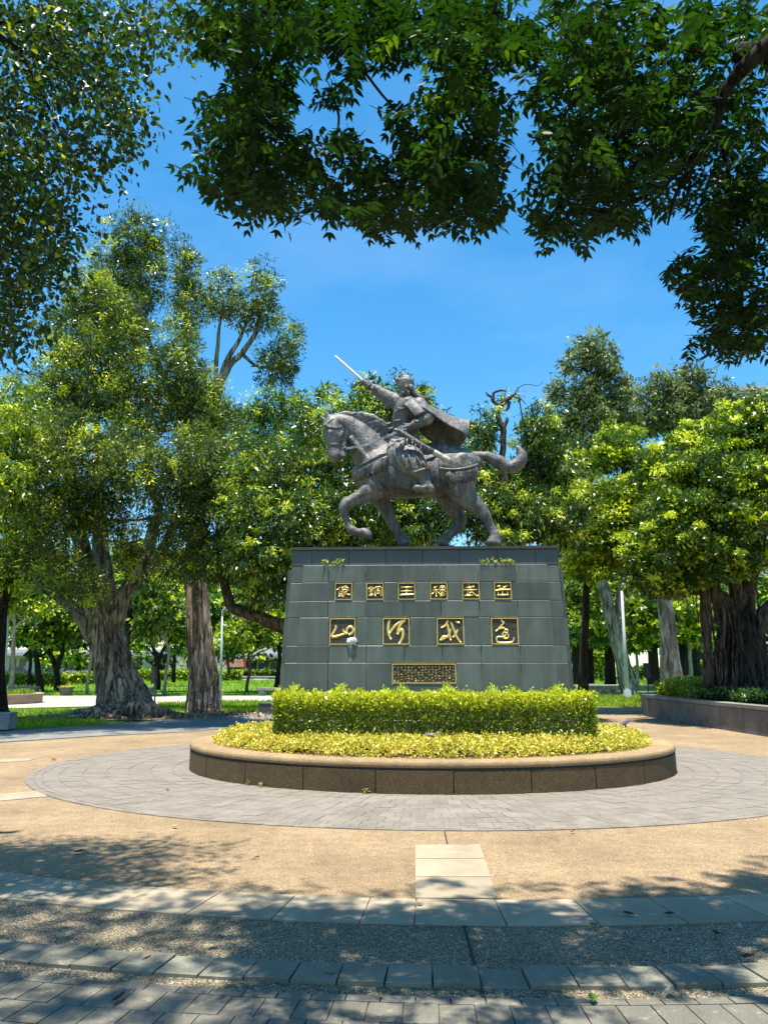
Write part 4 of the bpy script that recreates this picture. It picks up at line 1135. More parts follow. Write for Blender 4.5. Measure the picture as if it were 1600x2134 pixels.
ml_dark = leaf_mat("shade_plant_leaf", [(0.0, (0.020, 0.060, 0.014)), (0.6, (0.050, 0.115, 0.022)), (1.0, (0.12, 0.20, 0.030))], 0.33, 0.35, 0.45)
ml_grass = leaf_mat("grass_blade", [(0.0, (0.09, 0.18, 0.014)), (0.5, (0.18, 0.31, 0.022)), (1.0, (0.34, 0.43, 0.04))], 0.35, 0.6, 0.2)

def unit(a):
    return a / (np.linalg.norm(a, axis=1, keepdims=True) + 1e-9)
def leaves(name, pts, size, rnd, mat, parent, out=None, aspect=0.42, droop=0.25, up=0.9, shape=4, seed=1, sizevar=0.42, kind="stuff", outw=0.6, fold=0.18):
    "one mesh of small folded leaves; pts (N,3)"
    r = np.random.default_rng(seed); n = len(pts)
    if n == 0: return None
    d = r.normal(size=(n, 3))
    if out is not None: d = unit(d) + outw * out
    d[:, 2] -= droop; d = unit(d)
    nn = r.normal(size=(n, 3)) * 0.75; nn[:, 2] += up
    s = unit(np.cross(d, nn)); nn = unit(np.cross(s, d))
    nn[nn[:, 2] < 0] *= -1
    ln = (size * (1 + sizevar * r.normal(size=n).clip(-1.6, 1.6)))[:, None] if np.isscalar(size) else (size * (1 + sizevar * r.normal(size=n).clip(-1.6, 1.6)))[:, None]
    wd = ln * aspect * 0.5
    b = pts; tip = pts + d * ln
    if shape == 4:
        m = pts + d * ln * 0.45 + nn * ln * fold * .5
        V = np.stack([b, m + s * wd, tip, m - s * wd], 1).reshape(-1, 3)
        F = np.arange(4 * n).reshape(n, 4); att = np.repeat(rnd, 4)
    else:
        m1 = pts + d * ln * 0.28 + nn * ln * fold * .4; m2 = pts + d * ln * 0.62 + nn * ln * fold * .3; tp = tip - nn * ln * fold * .4
        V = np.stack([b, m1 + s * wd * .9, m2 + s * wd * .82, tp, m2 - s * wd * .82, m1 - s * wd * .9], 1).reshape(-1, 3)
        k = np.arange(n)[:, None] * 6
        F = np.concatenate([k + np.array([[0, 1, 2, 3]]), k + np.array([[0, 3, 4, 5]])], 0); att = np.repeat(rnd, 6)
    me = fast_mesh(name, V, F, {"rnd": att})
    o = link(name, me, mat, parent)
    if kind: o["kind"] = kind
    return o
def crown_points(blobs, leaf_px, layers, seed, clump_px=26, shell=0.5, flat=0.62, topbias=0.0, core=4.5, newf=.24):
    "blobs: (px, py, Y, rx_px, ry_px, rdepth_m or None[, density]) -> leaf points, outward directions, clump values, leaf length"
    r = np.random.default_rng(seed); PT, OU, RN, SZ = [], [], [], []
    for bl in blobs:
        px, py, Y, rx, ry = bl[:5]
        dens = bl[6] if len(bl) > 6 else 1.0
        c = np.array(P(px, py, Y)); k = (P(px + 1, py, Y) - P(px, py, Y)).length
        R = np.array([rx * k, (bl[5] if len(bl) > 5 and bl[5] else min(rx, ry) * 1.0 * k), ry * k])
        lp = leaf_px * k
        n = max(30, int(layers * dens * math.pi * rx * ry / (leaf_px ** 2 * 0.33)))
        nc = max(6, int(math.pi * rx * ry / (clump_px ** 2) * 1.9))
        dv = unit(r.normal(size=(nc, 3)))
        if topbias: dv[:, 2] += topbias; dv = unit(dv)
        rad = shell + (1 - shell) * r.random(nc) ** 0.6
        cc = c + dv * rad[:, None] * R * (1 + 0.14 * r.normal(size=(nc, 1)))
        cs = clump_px * k * (0.45 + 0.85 * r.random(nc)); cv = np.where(r.random(nc) < newf, .74 + .26 * r.random(nc), .62 * r.random(nc))
        ix = r.integers(0, nc, n)
        g3 = unit(r.normal(size=(n, 3))) * (r.random((n, 1)) ** 0.5)
        p = cc[ix] + g3 * cs[ix][:, None] * np.array([1, 1, flat])
        PT.append(p); OU.append(unit(g3 * 0.8 + dv[ix])); SZ.append(np.full(n, lp))
        RN.append(np.clip(cv[ix] + 0.26 * (r.random(n) - .5) + .25 * (r.random(n) < .06), 0, 1))
        if core:      # the shaded inner foliage, larger overlapping leaves
            m = max(12, int(core * dens * math.pi * rx * ry / ((leaf_px * 1.7) ** 2 * 0.33)))
            dv = unit(r.normal(size=(m, 3))); q = 0.74 * r.random((m, 1)) ** 0.42
            PT.append(c + dv * q * R - np.array([0, 0, 0.06]) * R[2]); OU.append(dv); SZ.append(np.full(m, lp * 1.7)); RN.append(np.clip(cv[r.integers(0, nc, m)] + 0.26 * (r.random(m) - .5), 0, 1))
    return np.concatenate(PT), np.concatenate(OU), np.concatenate(RN), np.concatenate(SZ)
def limb(mb, pp, Y, n=9, sub=4, rng_=random, wig=0.35):
    "tube through surveyed points (px, py, half width in px[, extra depth])"
    A = catmull([(P(q[0], q[1], Y + (q[3] if len(q) > 3 else 0))[:] + (q[2] * Y / F0 * 1.03,)) for q in pp], sub)
    ph = rng_.uniform(0, 6.3)
    mod = lambda i, th: 1 + 0.10 * math.sin(3 * th + ph + i * .25) + 0.06 * math.sin(5 * th - i * .4)
    pts = [Vector((a[0] + wig * .05 * math.sin(i * 1.3 + ph), a[1], a[2])) for i, a in enumerate(A)]
    v, f = tube_data(pts, [max(.004, a[3]) for a in A], n, True, mod); mb.add(v, f)
def tree(name, label, base, limbs, blobs, Y, lmat, bmat, leaf_px=9, layers=6, seed=1, group=None, nb=9, forks=None, twig=1.0, leafkw={}, crownkw={}, cat="tree"):
    b = P(base[0], base[1], Y); b.z = 0.0
    t = empty(name, b, label, cat, group)
    mb = MB(); rr = random.Random(seed)
    for lb in limbs: limb(mb, lb, Y, nb, 4, rr)
    if forks:
        for bl in blobs:
            q = min(forks, key=lambda f: math.hypot(f[0] - bl[0], f[1] - bl[1]) + (0 if f[1] >= bl[1] - 10 else 300))
            dx = bl[0] - q[0]; dy = bl[1] - q[1]; dd = bl[2] - Y
            w = max(1.2, min(q[2] * .55, 0.045 * math.hypot(dx, dy) + 1.2)) * twig
            limb(mb, [(q[0], q[1], w), (q[0] + dx * .35 + rr.uniform(-6, 6), q[1] + dy * .45 + rr.uniform(-6, 6), w * .7, dd * .4), (q[0] + dx * .75, q[1] + dy * .8, w * .42, dd * .8), (bl[0] + dx * .12, bl[1] + dy * .1 - bl[4] * .3, w * .16, dd)], Y, 6, 3, rr)
    if mb.v: mb.build("trunk", bmat, t, True)
    kw = dict(clump_px=26); kw.update(crownkw)
    p, o, rn, sz = crown_points(blobs, leaf_px, layers, seed, **kw)
    lk = dict(aspect=.42, droop=.3, up=.9); lk.update(leafkw)
    leaves("crown", p, sz, rn, lmat, t, o, seed=seed + 50, **lk)
    return t
LV = 4.7
# ---- the two big paperbarks on the left
def fluted(mb, pp, Y, n=40, ridges=9, amp=0.16, seed=1):
    A = catmull([(P(q[0], q[1], Y)[:] + (q[2] * Y / F0 * 1.03,)) for q in pp], 5)
    r = random.Random(seed); ph = [r.uniform(0, 6.3) for _ in range(4)]
    m = len(A)
    def mod(i, th):
        h = 1 - i / (m - 1)
        return 1 + amp * (.45 + .8 * h * h) * math.sin(ridges * .5 * th + ph[0] + .10 * i) * math.cos(1.5 * th + ph[1]) + .06 * math.sin(ridges * th + ph[2] + .15 * i) + .04 * math.sin(17 * th + ph[3] - .2 * i) + 0.03 * math.sin(2.2 * i + 4 * th)
    v, f = tube_data([Vector(a[:3]) for a in A], [a[3] for a in A], n, True, mod); mb.add(v, f)
YA = G(262, 1490).y
bA = [(205, 640, YA + .6, 58, 66), (262, 690, YA, 62, 84), (160, 690, YA + 1, 60, 90), (200, 790, YA - .6, 105, 110), (120, 860, YA, 62, 110), (285, 850, YA - .5, 75, 110), (372, 775, YA - .8, 60, 88), (405, 860, YA - .3, 78, 80), (455, 890, YA + .5, 42, 85),
      (170, 960, YA - .8, 95, 100), (290, 980, YA - .6, 85, 90), (400, 980, YA, 70, 80), (120, 1060, YA - .8, 80, 90), (215, 1070, YA - .4, 70, 70, 1.0, .8), (360, 1080, YA - .2, 70, 70, 1.0, .8), (110, 1170, YA - .5, 80, 65), (165, 1225, YA - 1.2, 60, 50), (265, 1140, YA - .9, 40, 55, .6, .8), (440, 1010, YA + .6, 48, 60)]
bA = [((a[0], a[1], a[2] - (4.8 if 900 < a[1] < 1130 else 2.6 if a[1] > 900 else 1.2), a[3], a[4]) + ((a[5] if len(a) > 5 else 2.0), (a[6] if len(a) > 6 else 1.0))) for a in bA]
tA = tree("paperbark_tree", "massive paperbark with flared fluted trunk, root lumps and columnar crown beside the grey path", (262, 1490),
          [[(210, 1290, 27), (186, 1220, 21), (172, 1150, 17), (160, 1080, 15), (150, 960, 9), (160, 800, 5)], [(222, 1290, 25), (215, 1200, 19), (208, 1110, 15), (205, 1000, 12), (200, 840, 6)],
           [(236, 1296, 22), (258, 1245, 16), (292, 1190, 13), (314, 1120, 11), (330, 1060, 9.5), (312, 1000, 9), (310, 900, 6)], [(300, 1200, 12), (345, 1130, 10), (380, 1050, 8), (395, 930, 5)], [(205, 1330, 24), (172, 1290, 16), (130, 1250, 11), (70, 1215, 7)]],
          bA, YA, ml_paper, m_paper, 6.6, LV, 11, None, 14, [(160, 1080, 12), (205, 1000, 10), (312, 1000, 9), (380, 1050, 7), (150, 960, 8), (310, 900, 6), (200, 840, 6)], 0.8, dict(aspect=.28, droop=.1, up=1.0), dict(clump_px=22, flat=.9, topbias=.15, core=4.2, newf=.15))
mb = MB()
fluted(mb, [(268, 1502, 60), (266, 1492, 52), (262, 1472, 46), (252, 1440, 41), (240, 1400, 36), (228, 1350, 32), (218, 1305, 30), (212, 1270, 24)], YA, 52, 11, .17, 3)
mb.build("fluted_trunk", m_paper, tA, True)
bm_ = MB()
rr = random.Random(9)
for k in range(17):      # surface roots and lumps at the foot
    a = rr.uniform(-.2, math.pi + .2); a = -a
    p0 = P(265, 1492, YA); x0, y0 = p0.x + math.cos(a) * .75, YA + math.sin(a) * .7
    ln = rr.uniform(.5, 1.5)
    pts = []
    for j in range(7):
        t = j / 6
        pts.append(Vector((x0 + math.cos(a + .5 * math.sin(j + k)) * ln * t + .08 * math.sin(3 * j + k), y0 + math.sin(a + .4 * math.cos(j * 1.3)) * ln * t, .22 * (1 - t) + .02)))
    bm_.tube(pts, [rr.uniform(.16, .26) * (1 - .75 * j / 6) for j in range(7)], 9)
for k, (px, py, rw) in enumerate(((250, 1492, 26), (292, 1490, 30), (312, 1488, 24), (330, 1496, 16), (232, 1497, 16))):
    c = P(px, py, YA - .75); c.z = max(c.z, 0.05); s = rw * YA / F0
    bm_.tube([c + Vector((-.75 * s, 0, -.1 * s)), c + Vector((-.35 * s, -.05, .35 * s)), c + Vector((.2 * s, -.08, .45 * s)), c + Vector((.8 * s, 0, -.1 * s))], [.35 * s, .66 * s, .62 * s, .3 * s], 10)
bm_.build("root_flare", m_paper, tA, True)
YB = G(425, 1483).y
bB = [(285, 505, YB, 70, 62), (240, 570, YB + .5, 66, 66), (312, 580, YB, 40, 70), (262, 640, YB + .8, 70, 66),
      (388, 560, YB, 38, 62), (400, 625, YB, 45, 55), (385, 680, YB - .4, 38, 40), (468, 620, YB, 42, 55), (545, 600, YB - .2, 36, 52), (552, 655, YB, 36, 42), (500, 665, YB, 42, 30), (590, 735, YB, 40, 38), (560, 770, YB, 36, 36), (615, 705, YB, 26, 26), (600, 775, YB + .2, 26, 26),
      (430, 1080, YB - .3, 58, 80), (395, 1160, YB, 55, 60), (452, 1170, YB - .4, 48, 60), (410, 1010, YB, 55, 60), (360, 1190, YB + .5, 45, 50), (440, 940, YB + .4, 50, 60)]
bB = [(a[0], a[1], a[2] - (5.2 if a[1] > 900 else 0.0), a[3], a[4], 1.2 if a[1] < 900 else 2.0, .9) for a in bB]
tB = tree("paperbark_tree", "tall paperbark with straight ragged red-brown trunk and a bare-forked top above the crowns", (425, 1483),
          [[(408, 1240, 21), (405, 1150, 18), (412, 1040, 15), (430, 930, 13), (448, 850, 11), (458, 800, 10)], [(458, 800, 9), (478, 762, 7), (505, 735, 6), (535, 690, 5), (548, 630, 3)], [(455, 810, 7), (470, 760, 6), (500, 705, 4), (520, 660, 2.5)],
           [(505, 738, 4), (530, 760, 3), (560, 765, 2.5), (600, 740, 2)], [(452, 830, 6), (452, 740, 4.5), (458, 680, 3), (466, 620, 2)], [(440, 890, 8), (400, 780, 6), (388, 700, 4.5), (386, 600, 2.5)], [(430, 930, 9), (350, 800, 7), (300, 680, 5), (285, 540, 2.5)]],
          bB, YB, ml_paper, m_paper, 6.4, LV, 13, None, 11, [(405, 1150, 12), (412, 1040, 10), (430, 930, 8), (300, 680, 4), (388, 700, 4), (535, 690, 4), (560, 765, 3)], 0.7, dict(aspect=.28, droop=.1, up=1.0), dict(clump_px=19, flat=.9, topbias=.2, core=2.4, newf=.17))
mb = MB()
fluted(mb, [(428, 1492, 40), (427, 1484, 34), (425, 1460, 31), (424, 1420, 28), (420, 1370, 26), (414, 1310, 24), (410, 1240, 21.5), (407, 1190, 19), (405, 1150, 16)], YB, 40, 9, .15, 8)
mb.build("fluted_trunk", m_paper, tB, True)
# ---- tree at the left edge with bright young leaves
tree("young_leaf_tree", "broad-leaved tree with bright yellow-green new shoots at the plaza's left edge", (-25, 1490),
     [[(-24, 1492, 40), (-20, 1440, 26), (-14, 1330, 22), (0, 1250, 20), (18, 1180, 15), (35, 1080, 10), (45, 960, 5)], [(-2, 1260, 12), (-40, 1130, 9), (-60, 1000, 5)]],
     [(45, 850, 19, 52, 70, 2.2), (70, 930, 18.6, 48, 70, 2.2), (10, 930, 18, 70, 80, 2.4), (40, 1020, 18, 72, 70, 2.4), (-30, 1040, 19, 60, 80, 2.2), (-80, 960, 18, 80, 100, 2.5), (60, 1110, 22, 60, 65, 1.4), (20, 1190, 22.3, 62, 60, 1.2), (0, 1250, 22.6, 40, 30, 1.0)],
     22.3, ml_lime, m_barkd, 7.6, LV, 17, None, 11, [(18, 1180, 12), (35, 1080, 9), (45, 960, 5), (-40, 1130, 8)], 1.0, dict(aspect=.30, droop=.7, up=.7), dict(clump_px=22, topbias=.1))
# ---- dense glossy trees behind the statue
tree("glossy_leaf_tree", "dense glossy-leaved tree left of the plinth with a low elbowed limb", (640, 1450),
     [[(660, 1452, 26), (655, 1380, 22), (640, 1330, 20), (610, 1313, 15), (560, 1293, 13), (512, 1277, 12), (484, 1266, 11), (472, 1235, 10), (468, 1180, 8), (480, 1100, 5)], [(650, 1350, 15), (660, 1200, 12), (650, 1080, 8), (620, 980, 4)]],
     [(560, 985, 20.5, 88, 75, 1.6), (510, 1070, 20, 80, 75, 1.6), (600, 1080, 19.6, 85, 80, 1.6), (545, 1165, 19.6, 88, 62, 1.6), (640, 1170, 20, 70, 70, 1.6), (480, 1160, 20.4, 55, 60, 1.4), (560, 1235, 20, 75, 40, 1.3), (650, 985, 20.8, 70, 70, 1.6), (690, 1080, 20.5, 70, 80, 1.6), (470, 1010, 21, 50, 60, 1.4), (640, 1250, 20.5, 55, 40, 1.3)],
     20.2, ml_mango, m_bark, 7.6, LV, 19, "glossy-leaved trees behind the monument", 10, [(655, 1200, 11), (650, 1080, 8), (620, 980, 5), (480, 1100, 6)], 1.0, dict(aspect=.32, droop=.7, up=1.2), dict(clump_px=23))
tree("glossy_leaf_tree", "dense rounded glossy-leaved tree straight behind the bronze rider", (820, 1440),
     [[(822, 1445, 26), (820, 1300, 20), (815, 1150, 16), (810, 1000, 10), (800, 880, 5)]],
     [(790, 835, 22, 80, 52, 1.6), (712, 880, 21.6, 72, 55, 1.6), (868, 860, 22, 58, 48, 1.6), (750, 950, 21, 95, 75, 1.6), (850, 960, 21, 100, 80, 1.6), (780, 1060, 20.6, 100, 80, 1.6), (900, 1060, 20.8, 85, 80, 1.6), (720, 1110, 20.8, 60, 45, 1.4), (840, 1115, 20.6, 90, 40, 1.4), (920, 945, 21.5, 50, 60, 1.4), (645, 900, 22.5, 45, 50, 1.4)],
     21, ml_mango, m_bark, 7.6, LV + .5, 23, "glossy-leaved trees behind the monument", 10, [(815, 1150, 12), (810, 1000, 9), (800, 880, 5)], 1.0, dict(aspect=.32, droop=.7, up=1.2), dict(clump_px=23))
tree("pruned_tree", "glossy-leaved tree with one bare pruned branch stub sticking up behind the horse's tail", (1080, 1440),
     [[(1075, 1445, 24), (1075, 1300, 20), (1065, 1150, 16), (1052, 1040, 12), (1046, 960, 7), (1049, 915, 6.6), (1046, 888, 6.2), (1036, 868, 5.8), (1040, 852, 5), (1048, 842, 4.4)], [(1048, 845, 4.2), (1030, 840, 3.6), (1026, 828, 3), (1030, 818, 2.7), (1042, 814, 2.3), (1055, 815, 1.6)], [(1030, 832, 3.5), (1018, 824, 2.4), (1011, 818, 1.2)], [(1048, 842, 4.4), (1060, 830, 4.4), (1068, 824, 2.6), (1076, 816, 1.4)], [(1062, 838, 4), (1058, 850, 3), (1056, 856, 2)],
      [(1068, 826, 1.6), (1085, 832, 1.2), (1096, 842, .9)], [(1074, 818, 1.0), (1082, 806, .8), (1100, 801, .7), (1118, 804, .6), (1132, 796, .5)], [(1047, 892, 4), (1054, 882, 4.2), (1056, 870, 2.5)], [(1060, 1110, 10), (1110, 1010, 8), (1125, 920, 4)], [(1060, 1110, 9), (1010, 1010, 7), (1005, 930, 3)]],
     [(1008, 905, 22, 40, 58, 1.4), (985, 990, 21.6, 60, 62, 1.4), (1120, 895, 22, 52, 55, 1.4), (1160, 960, 22, 58, 62, 1.4), (1105, 985, 22.6, 66, 66, 1.4), (1010, 1070, 21.4, 80, 66, 1.4), (1110, 1075, 21.4, 85, 62, 1.4), (1180, 1060, 21.8, 55, 62, 1.4), (1040, 1120, 21, 70, 30, 1.2), (1060, 1010, 22.8, 66, 66, 1.4), (1160, 1115, 21.4, 60, 34, 1.2), (1050, 826, 22, 9, 6, .15, 1.0), (1080, 826, 22, 9, 6, .15, .7)],
     21.8, ml_mango, m_bark, 7.6, LV + .3, 29, "glossy-leaved trees behind the monument", 10, [(1065, 1150, 11), (1110, 1010, 8), (1010, 1010, 7)], 0.9, dict(aspect=.32, droop=.7, up=1.2), dict(clump_px=22))
# ---- layered lime tree, then the banyan in its round planter
tree("lime_green_tree", "layered tree with lime-green pads of foliage left of the banyan", (1217, 1440),
     [[(1217, 1442, 8), (1219, 1340, 7), (1222, 1240, 6.5), (1230, 1150, 6), (1250, 1100, 5.5), (1290, 1060, 6), (1300, 960, 3.5)], [(1240, 1090, 6), (1310, 1080, 5), (1335, 1010, 3)], [(1230, 1150, 5), (1215, 1100, 4), (1200, 1060, 3)]],
     [(1300, 930, 27, 34, 55, 1.4), (1250, 955, 27, 42, 40, 1.4), (1340, 985, 26.6, 48, 55, 1.4), (1210, 1035, 26.6, 72, 34, 1.8), (1290, 1040, 26, 75, 45, 1.8), (1240, 1085, 25.6, 85, 34, 1.8), (1340, 1080, 25.8, 80, 42, 1.8), (1200, 1125, 25.6, 70, 40, 1.6), (1290, 1140, 25.4, 85, 40, 1.8), (1370, 1030, 26.4, 55, 50, 1.6), (1320, 1162, 25.6, 70, 36, 1.6), (1230, 1180, 26, 55, 40, 1.5), (1270, 905, 27.5, 26, 26, 1.0), (1180, 1000, 27.5, 45, 35, 1.4)],
     26.3, ml_lime, m_barkd, 6.6, LV, 31, None, 8, [(1230, 1150, 5), (1240, 1100, 5), (1310, 1080, 6), (1210, 1100, 6), (1290, 1060, 5)], 0.9, dict(aspect=.5, droop=.2, up=1.2), dict(clump_px=22, flat=.5, topbias=.25))
YN = 21.5
ban = tree("banyan_tree", "spreading banyan with hanging aerial roots in a round stone planter", (1540, 1430),
     [[(1528, 1300, 26), (1505, 1255, 19), (1478, 1225, 15), (1462, 1180, 12), (1430, 1110, 9), (1400, 1030, 5)], [(1545, 1300, 28), (1555, 1245, 17), (1566, 1200, 14), (1590, 1150, 12), (1630, 1100, 9), (1660, 1000, 6)], [(1560, 1320, 26), (1585, 1290, 18), (1615, 1255, 15), (1680, 1200, 11)], [(1535, 1290, 18), (1530, 1200, 12), (1520, 1080, 9), (1510, 960, 5)], [(1500, 1250, 10), (1450, 1225, 7), (1390, 1200, 5), (1330, 1185, 3)]],
     [(1540, 892, YN + 1, 88, 52, 1.8), (1450, 930, YN + .8, 95, 55, 1.8), (1600, 930, YN + .4, 80, 70, 1.8), (1390, 985, YN + .3, 80, 50, 1.8), (1500, 1000, YN - .6, 110, 60, 2.0), (1590, 1040, YN - 1, 75, 66, 1.8), (1420, 1060, YN - .8, 90, 48, 1.8), (1520, 1095, YN - 1.2, 95, 48, 1.8), (1370, 1125, YN - .6, 70, 40, 1.6), (1450, 1145, YN - 1.2, 90, 42, 1.8), (1580, 1150, YN - .8, 60, 40, 1.4), (1362, 1172, YN - .4, 66, 30, 1.5), (1440, 1200, YN - .4, 75, 32, 1.5), (1332, 1200, YN, 45, 22, 1.2), (1400, 1225, YN - .2, 60, 22, 1.2), (1510, 1185, YN - .6, 60, 34, 1.4)],
     YN, ml_ban, m_bark, 6.2, LV + .3, 37, None, 10, [(1462, 1180, 10), (1430, 1110, 8), (1520, 1080, 8), (1566, 1200, 10), (1630, 1100, 8), (1450, 1225, 7), (1510, 960, 5)], 0.9, dict(aspect=.55, droop=.15, up=1.2), dict(clump_px=21, flat=.5, topbias=.2))
mb = MB()
fluted(mb, [(1542, 1440, 62), (1541, 1425, 54), (1540, 1390, 48), (1541, 1350, 44), (1543, 1310, 38), (1545, 1280, 26)], YN, 44, 13, .16, 5)
mb.build("fluted_trunk", m_barkd, ban, True)
rr = random.Random(12)
for k in range(36):
    px = rr.uniform(1490, 1592); top = rr.uniform(1225, 1330); bot = rr.uniform(1405, 1436); dpt = YN - rr.uniform(.35, .8) * (1 - abs(px - 1541) / 120)
    w = rr.uniform(1.2, 4.2)
    m1 = MB(); limb(m1, [(px + rr.uniform(-14, 4), top, w * .8), (px + rr.uniform(-5, 5), (top * 2 + bot) / 3, w), (px + rr.uniform(-4, 4), (top + 2 * bot) / 3, w), (px + rr.uniform(-6, 6), bot + 12, w * 1.3)], dpt, 6, 3, rr)
    m1.build("aerial_root", m_bark if k % 2 else m_barkd, ban, True)
for px, top, bot, w in ((1470, 1180, 1432, 7), (1478, 1200, 1432, 5), (1488, 1190, 1300, 6), (1463, 1230, 1420, 2.5), (1440, 1180, 1260, 1.5), (1428, 1190, 1275, 1.3), (1450, 1190, 1300, 1.4), (1500, 1230, 1330, 3)):
    m1 = MB(); limb(m1, [(px - 6, top, w), (px - 2, top + (bot - top) * .35, w * .9), (px + 2, top + (bot - top) * .7, w * .85), (px + 4, bot, w * 1.1)], YN - .3, 7, 3, rr)
    m1.build("aerial_root", m_bark, ban, True)
# ---- tall grey-green trees far right
tree("grey_green_tree", "tall grey-green tree with open rounded top rising over the lime-green one", (1225, 1440),
     [[(1212, 1442, 8), (1222, 1200, 7), (1232, 950, 6), (1236, 860, 6), (1240, 800, 4), (1248, 740, 2)], [(1236, 850, 4), (1222, 775, 3), (1200, 765, 1.5)], [(1235, 880, 4), (1275, 830, 3), (1290, 800, 1.5)], [(1236, 800, 3), (1262, 765, 1.6)]],
     [(1232, 722, 40, 44, 34, 1.6), (1258, 760, 40, 40, 40, 1.6), (1192, 758, 40, 28, 26, 1.2), (1262, 812, 40, 50, 42, 1.6), (1210, 820, 40, 40, 40, 1.6), (1160, 815, 41, 22, 34, 1.0), (1225, 870, 40, 65, 45, 1.8), (1300, 860, 40, 40, 40, 1.5), (1170, 880, 41, 40, 40, 1.4), (1220, 940, 40, 55, 45, 1.6), (1300, 815, 40.5, 26, 22, 1.0)],
     40, ml_grey, m_barkd, 7.5, LV - 1.6, 41, "grey-green trees beyond the plaza", 7, [(1236, 860, 5), (1232, 950, 7), (1222, 775, 3), (1275, 830, 3)], 0.7, dict(aspect=.34, droop=.4, up=.6), dict(clump_px=15, flat=.7))
tree("grey_green_tree", "grey-green tree with two loose tops over the banyan crown", (1420, 1440),
     [[(1418, 1442, 12), (1415, 1200, 10), (1412, 950, 7), (1415, 880, 5), (1430, 800, 2)], [(1414, 900, 4), (1385, 840, 3), (1370, 800, 1.5)]],
     [(1372, 805, 43, 34, 30, 1.4), (1405, 825, 43, 34, 34, 1.4), (1440, 790, 43, 40, 42, 1.5), (1450, 840, 43, 50, 38, 1.6), (1390, 860, 43, 60, 38, 1.6), (1340, 830, 43, 26, 24, 1.0), (1350, 880, 43, 50, 36, 1.4), (1430, 890, 43, 60, 36, 1.4)],
     43, ml_grey, m_barkd, 7.5, LV - 1.6, 43, "grey-green trees beyond the plaza", 7, [(1415, 880, 5), (1385, 840, 3), (1412, 950, 6)], 0.7, dict(aspect=.34, droop=.4, up=.6), dict(clump_px=15, flat=.7))
tree("grey_green_tree", "small grey-green tree crown in front of the pale building, right end of its group", (1535, 1440),
     [[(1530, 1442, 12), (1528, 1100, 8), (1525, 900, 5), (1515, 840, 2.5)], [(1526, 900, 3.5), (1560, 850, 2), (1572, 820, 1)]],
     [(1510, 822, 44, 32, 28, 1.4), (1572, 832, 44, 28, 28, 1.4), (1500, 865, 44, 50, 28, 1.4), (1565, 872, 44, 45, 28, 1.4), (1600, 860, 44, 30, 30, 1.2)],
     44, ml_grey, m_barkd, 7.5, LV - 1.8, 47, "grey-green trees beyond the plaza", 7, [(1525, 900, 5), (1560, 850, 2)], 0.7, dict(aspect=.34, droop=.4, up=.6), dict(clump_px=15, flat=.7))
# ---- pale feathery trees peeping over at the left of the rider
tree("feathery_tree", "pale feathery tree showing over the glossy crowns left of the raised sword", (600, 1440),
     [[(600, 1442, 10), (598, 1200, 8), (590, 950, 4), (580, 860, 2)]], [(565, 850, 46, 50, 42, 1.8), (620, 850, 46, 45, 34, 1.8), (520, 880, 46, 40, 40, 1.6), (680, 820, 46, 30, 24, 1.2), (590, 920, 46, 90, 45, 2.0), (500, 950, 46, 50, 50, 2.0)],
     46, ml_far, m_bark, 7.5, LV - 1, 53, None, 6, [(590, 950, 4)], 0.8, dict(aspect=.25, droop=.1, up=.6), dict(clump_px=15, flat=.7))

# ---- white and leaning paperbark trunks on the right, dark conifers behind them
tree("leaning_paperbark", "leaning grey paperbark trunk with a sawn-off side limb, behind the lamp post", (1305, 1444),
     [[(1315, 1448, 19), (1309, 1436, 16), (1298, 1390, 14.5), (1284, 1330, 13), (1268, 1270, 12), (1255, 1210, 10.5), (1249, 1168, 10), (1247, 1140, 8)], [(1250, 1172, 9), (1232, 1160, 8), (1212, 1156, 7), (1198, 1148, 7), (1184, 1140, 6)], [(1280, 1300, 7), (1288, 1250, 6), (1298, 1200, 5), (1320, 1140, 3)]],
     [(1250, 1130, 40, 60, 40, 1.8), (1310, 1120, 40, 60, 45, 1.8), (1190, 1110, 41, 40, 30, 1.2)], 40.5, ml_paper, m_grey_b, 8, 5, 61, None, 14, None, 1, dict(aspect=.28, droop=.2, up=.5), dict(clump_px=17))
tree("white_paperbark", "stout white paperbark trunk with peeling bark, behind the round planter", (1398, 1432),
     [[(1402, 1440, 23), (1399, 1410, 20), (1394, 1360, 17.5), (1388, 1300, 15), (1382, 1240, 13), (1378, 1180, 12), (1372, 1100, 9)]],
     [(1380, 1180, 32, 60, 40, 1.6), (1340, 1150, 32, 50, 40, 1.6), (1420, 1140, 32, 60, 45, 1.6), (1375, 1090, 32, 50, 50, 1.6)], 32, ml_paper, m_white, 8, 5, 63, None, 16, None, 1, dict(aspect=.28, droop=.2, up=.5), dict(clump_px=17))
con = [(1207, 1436, 14, 52, "dark-trunked conifer with low feathery boughs beside the plinth's right end"), (1272, 1433, 11, 54, "slim dark conifer trunk behind the leaning paperbark"), (1362, 1430, 11, 50, "dark conifer between the lamp post and the white trunk"), (1447, 1428, 13, 55, "dark short-forked tree left of the banyan's roots"), (1229, 1436, 8, 53, "second dark conifer trunk close behind the plinth's right end")]
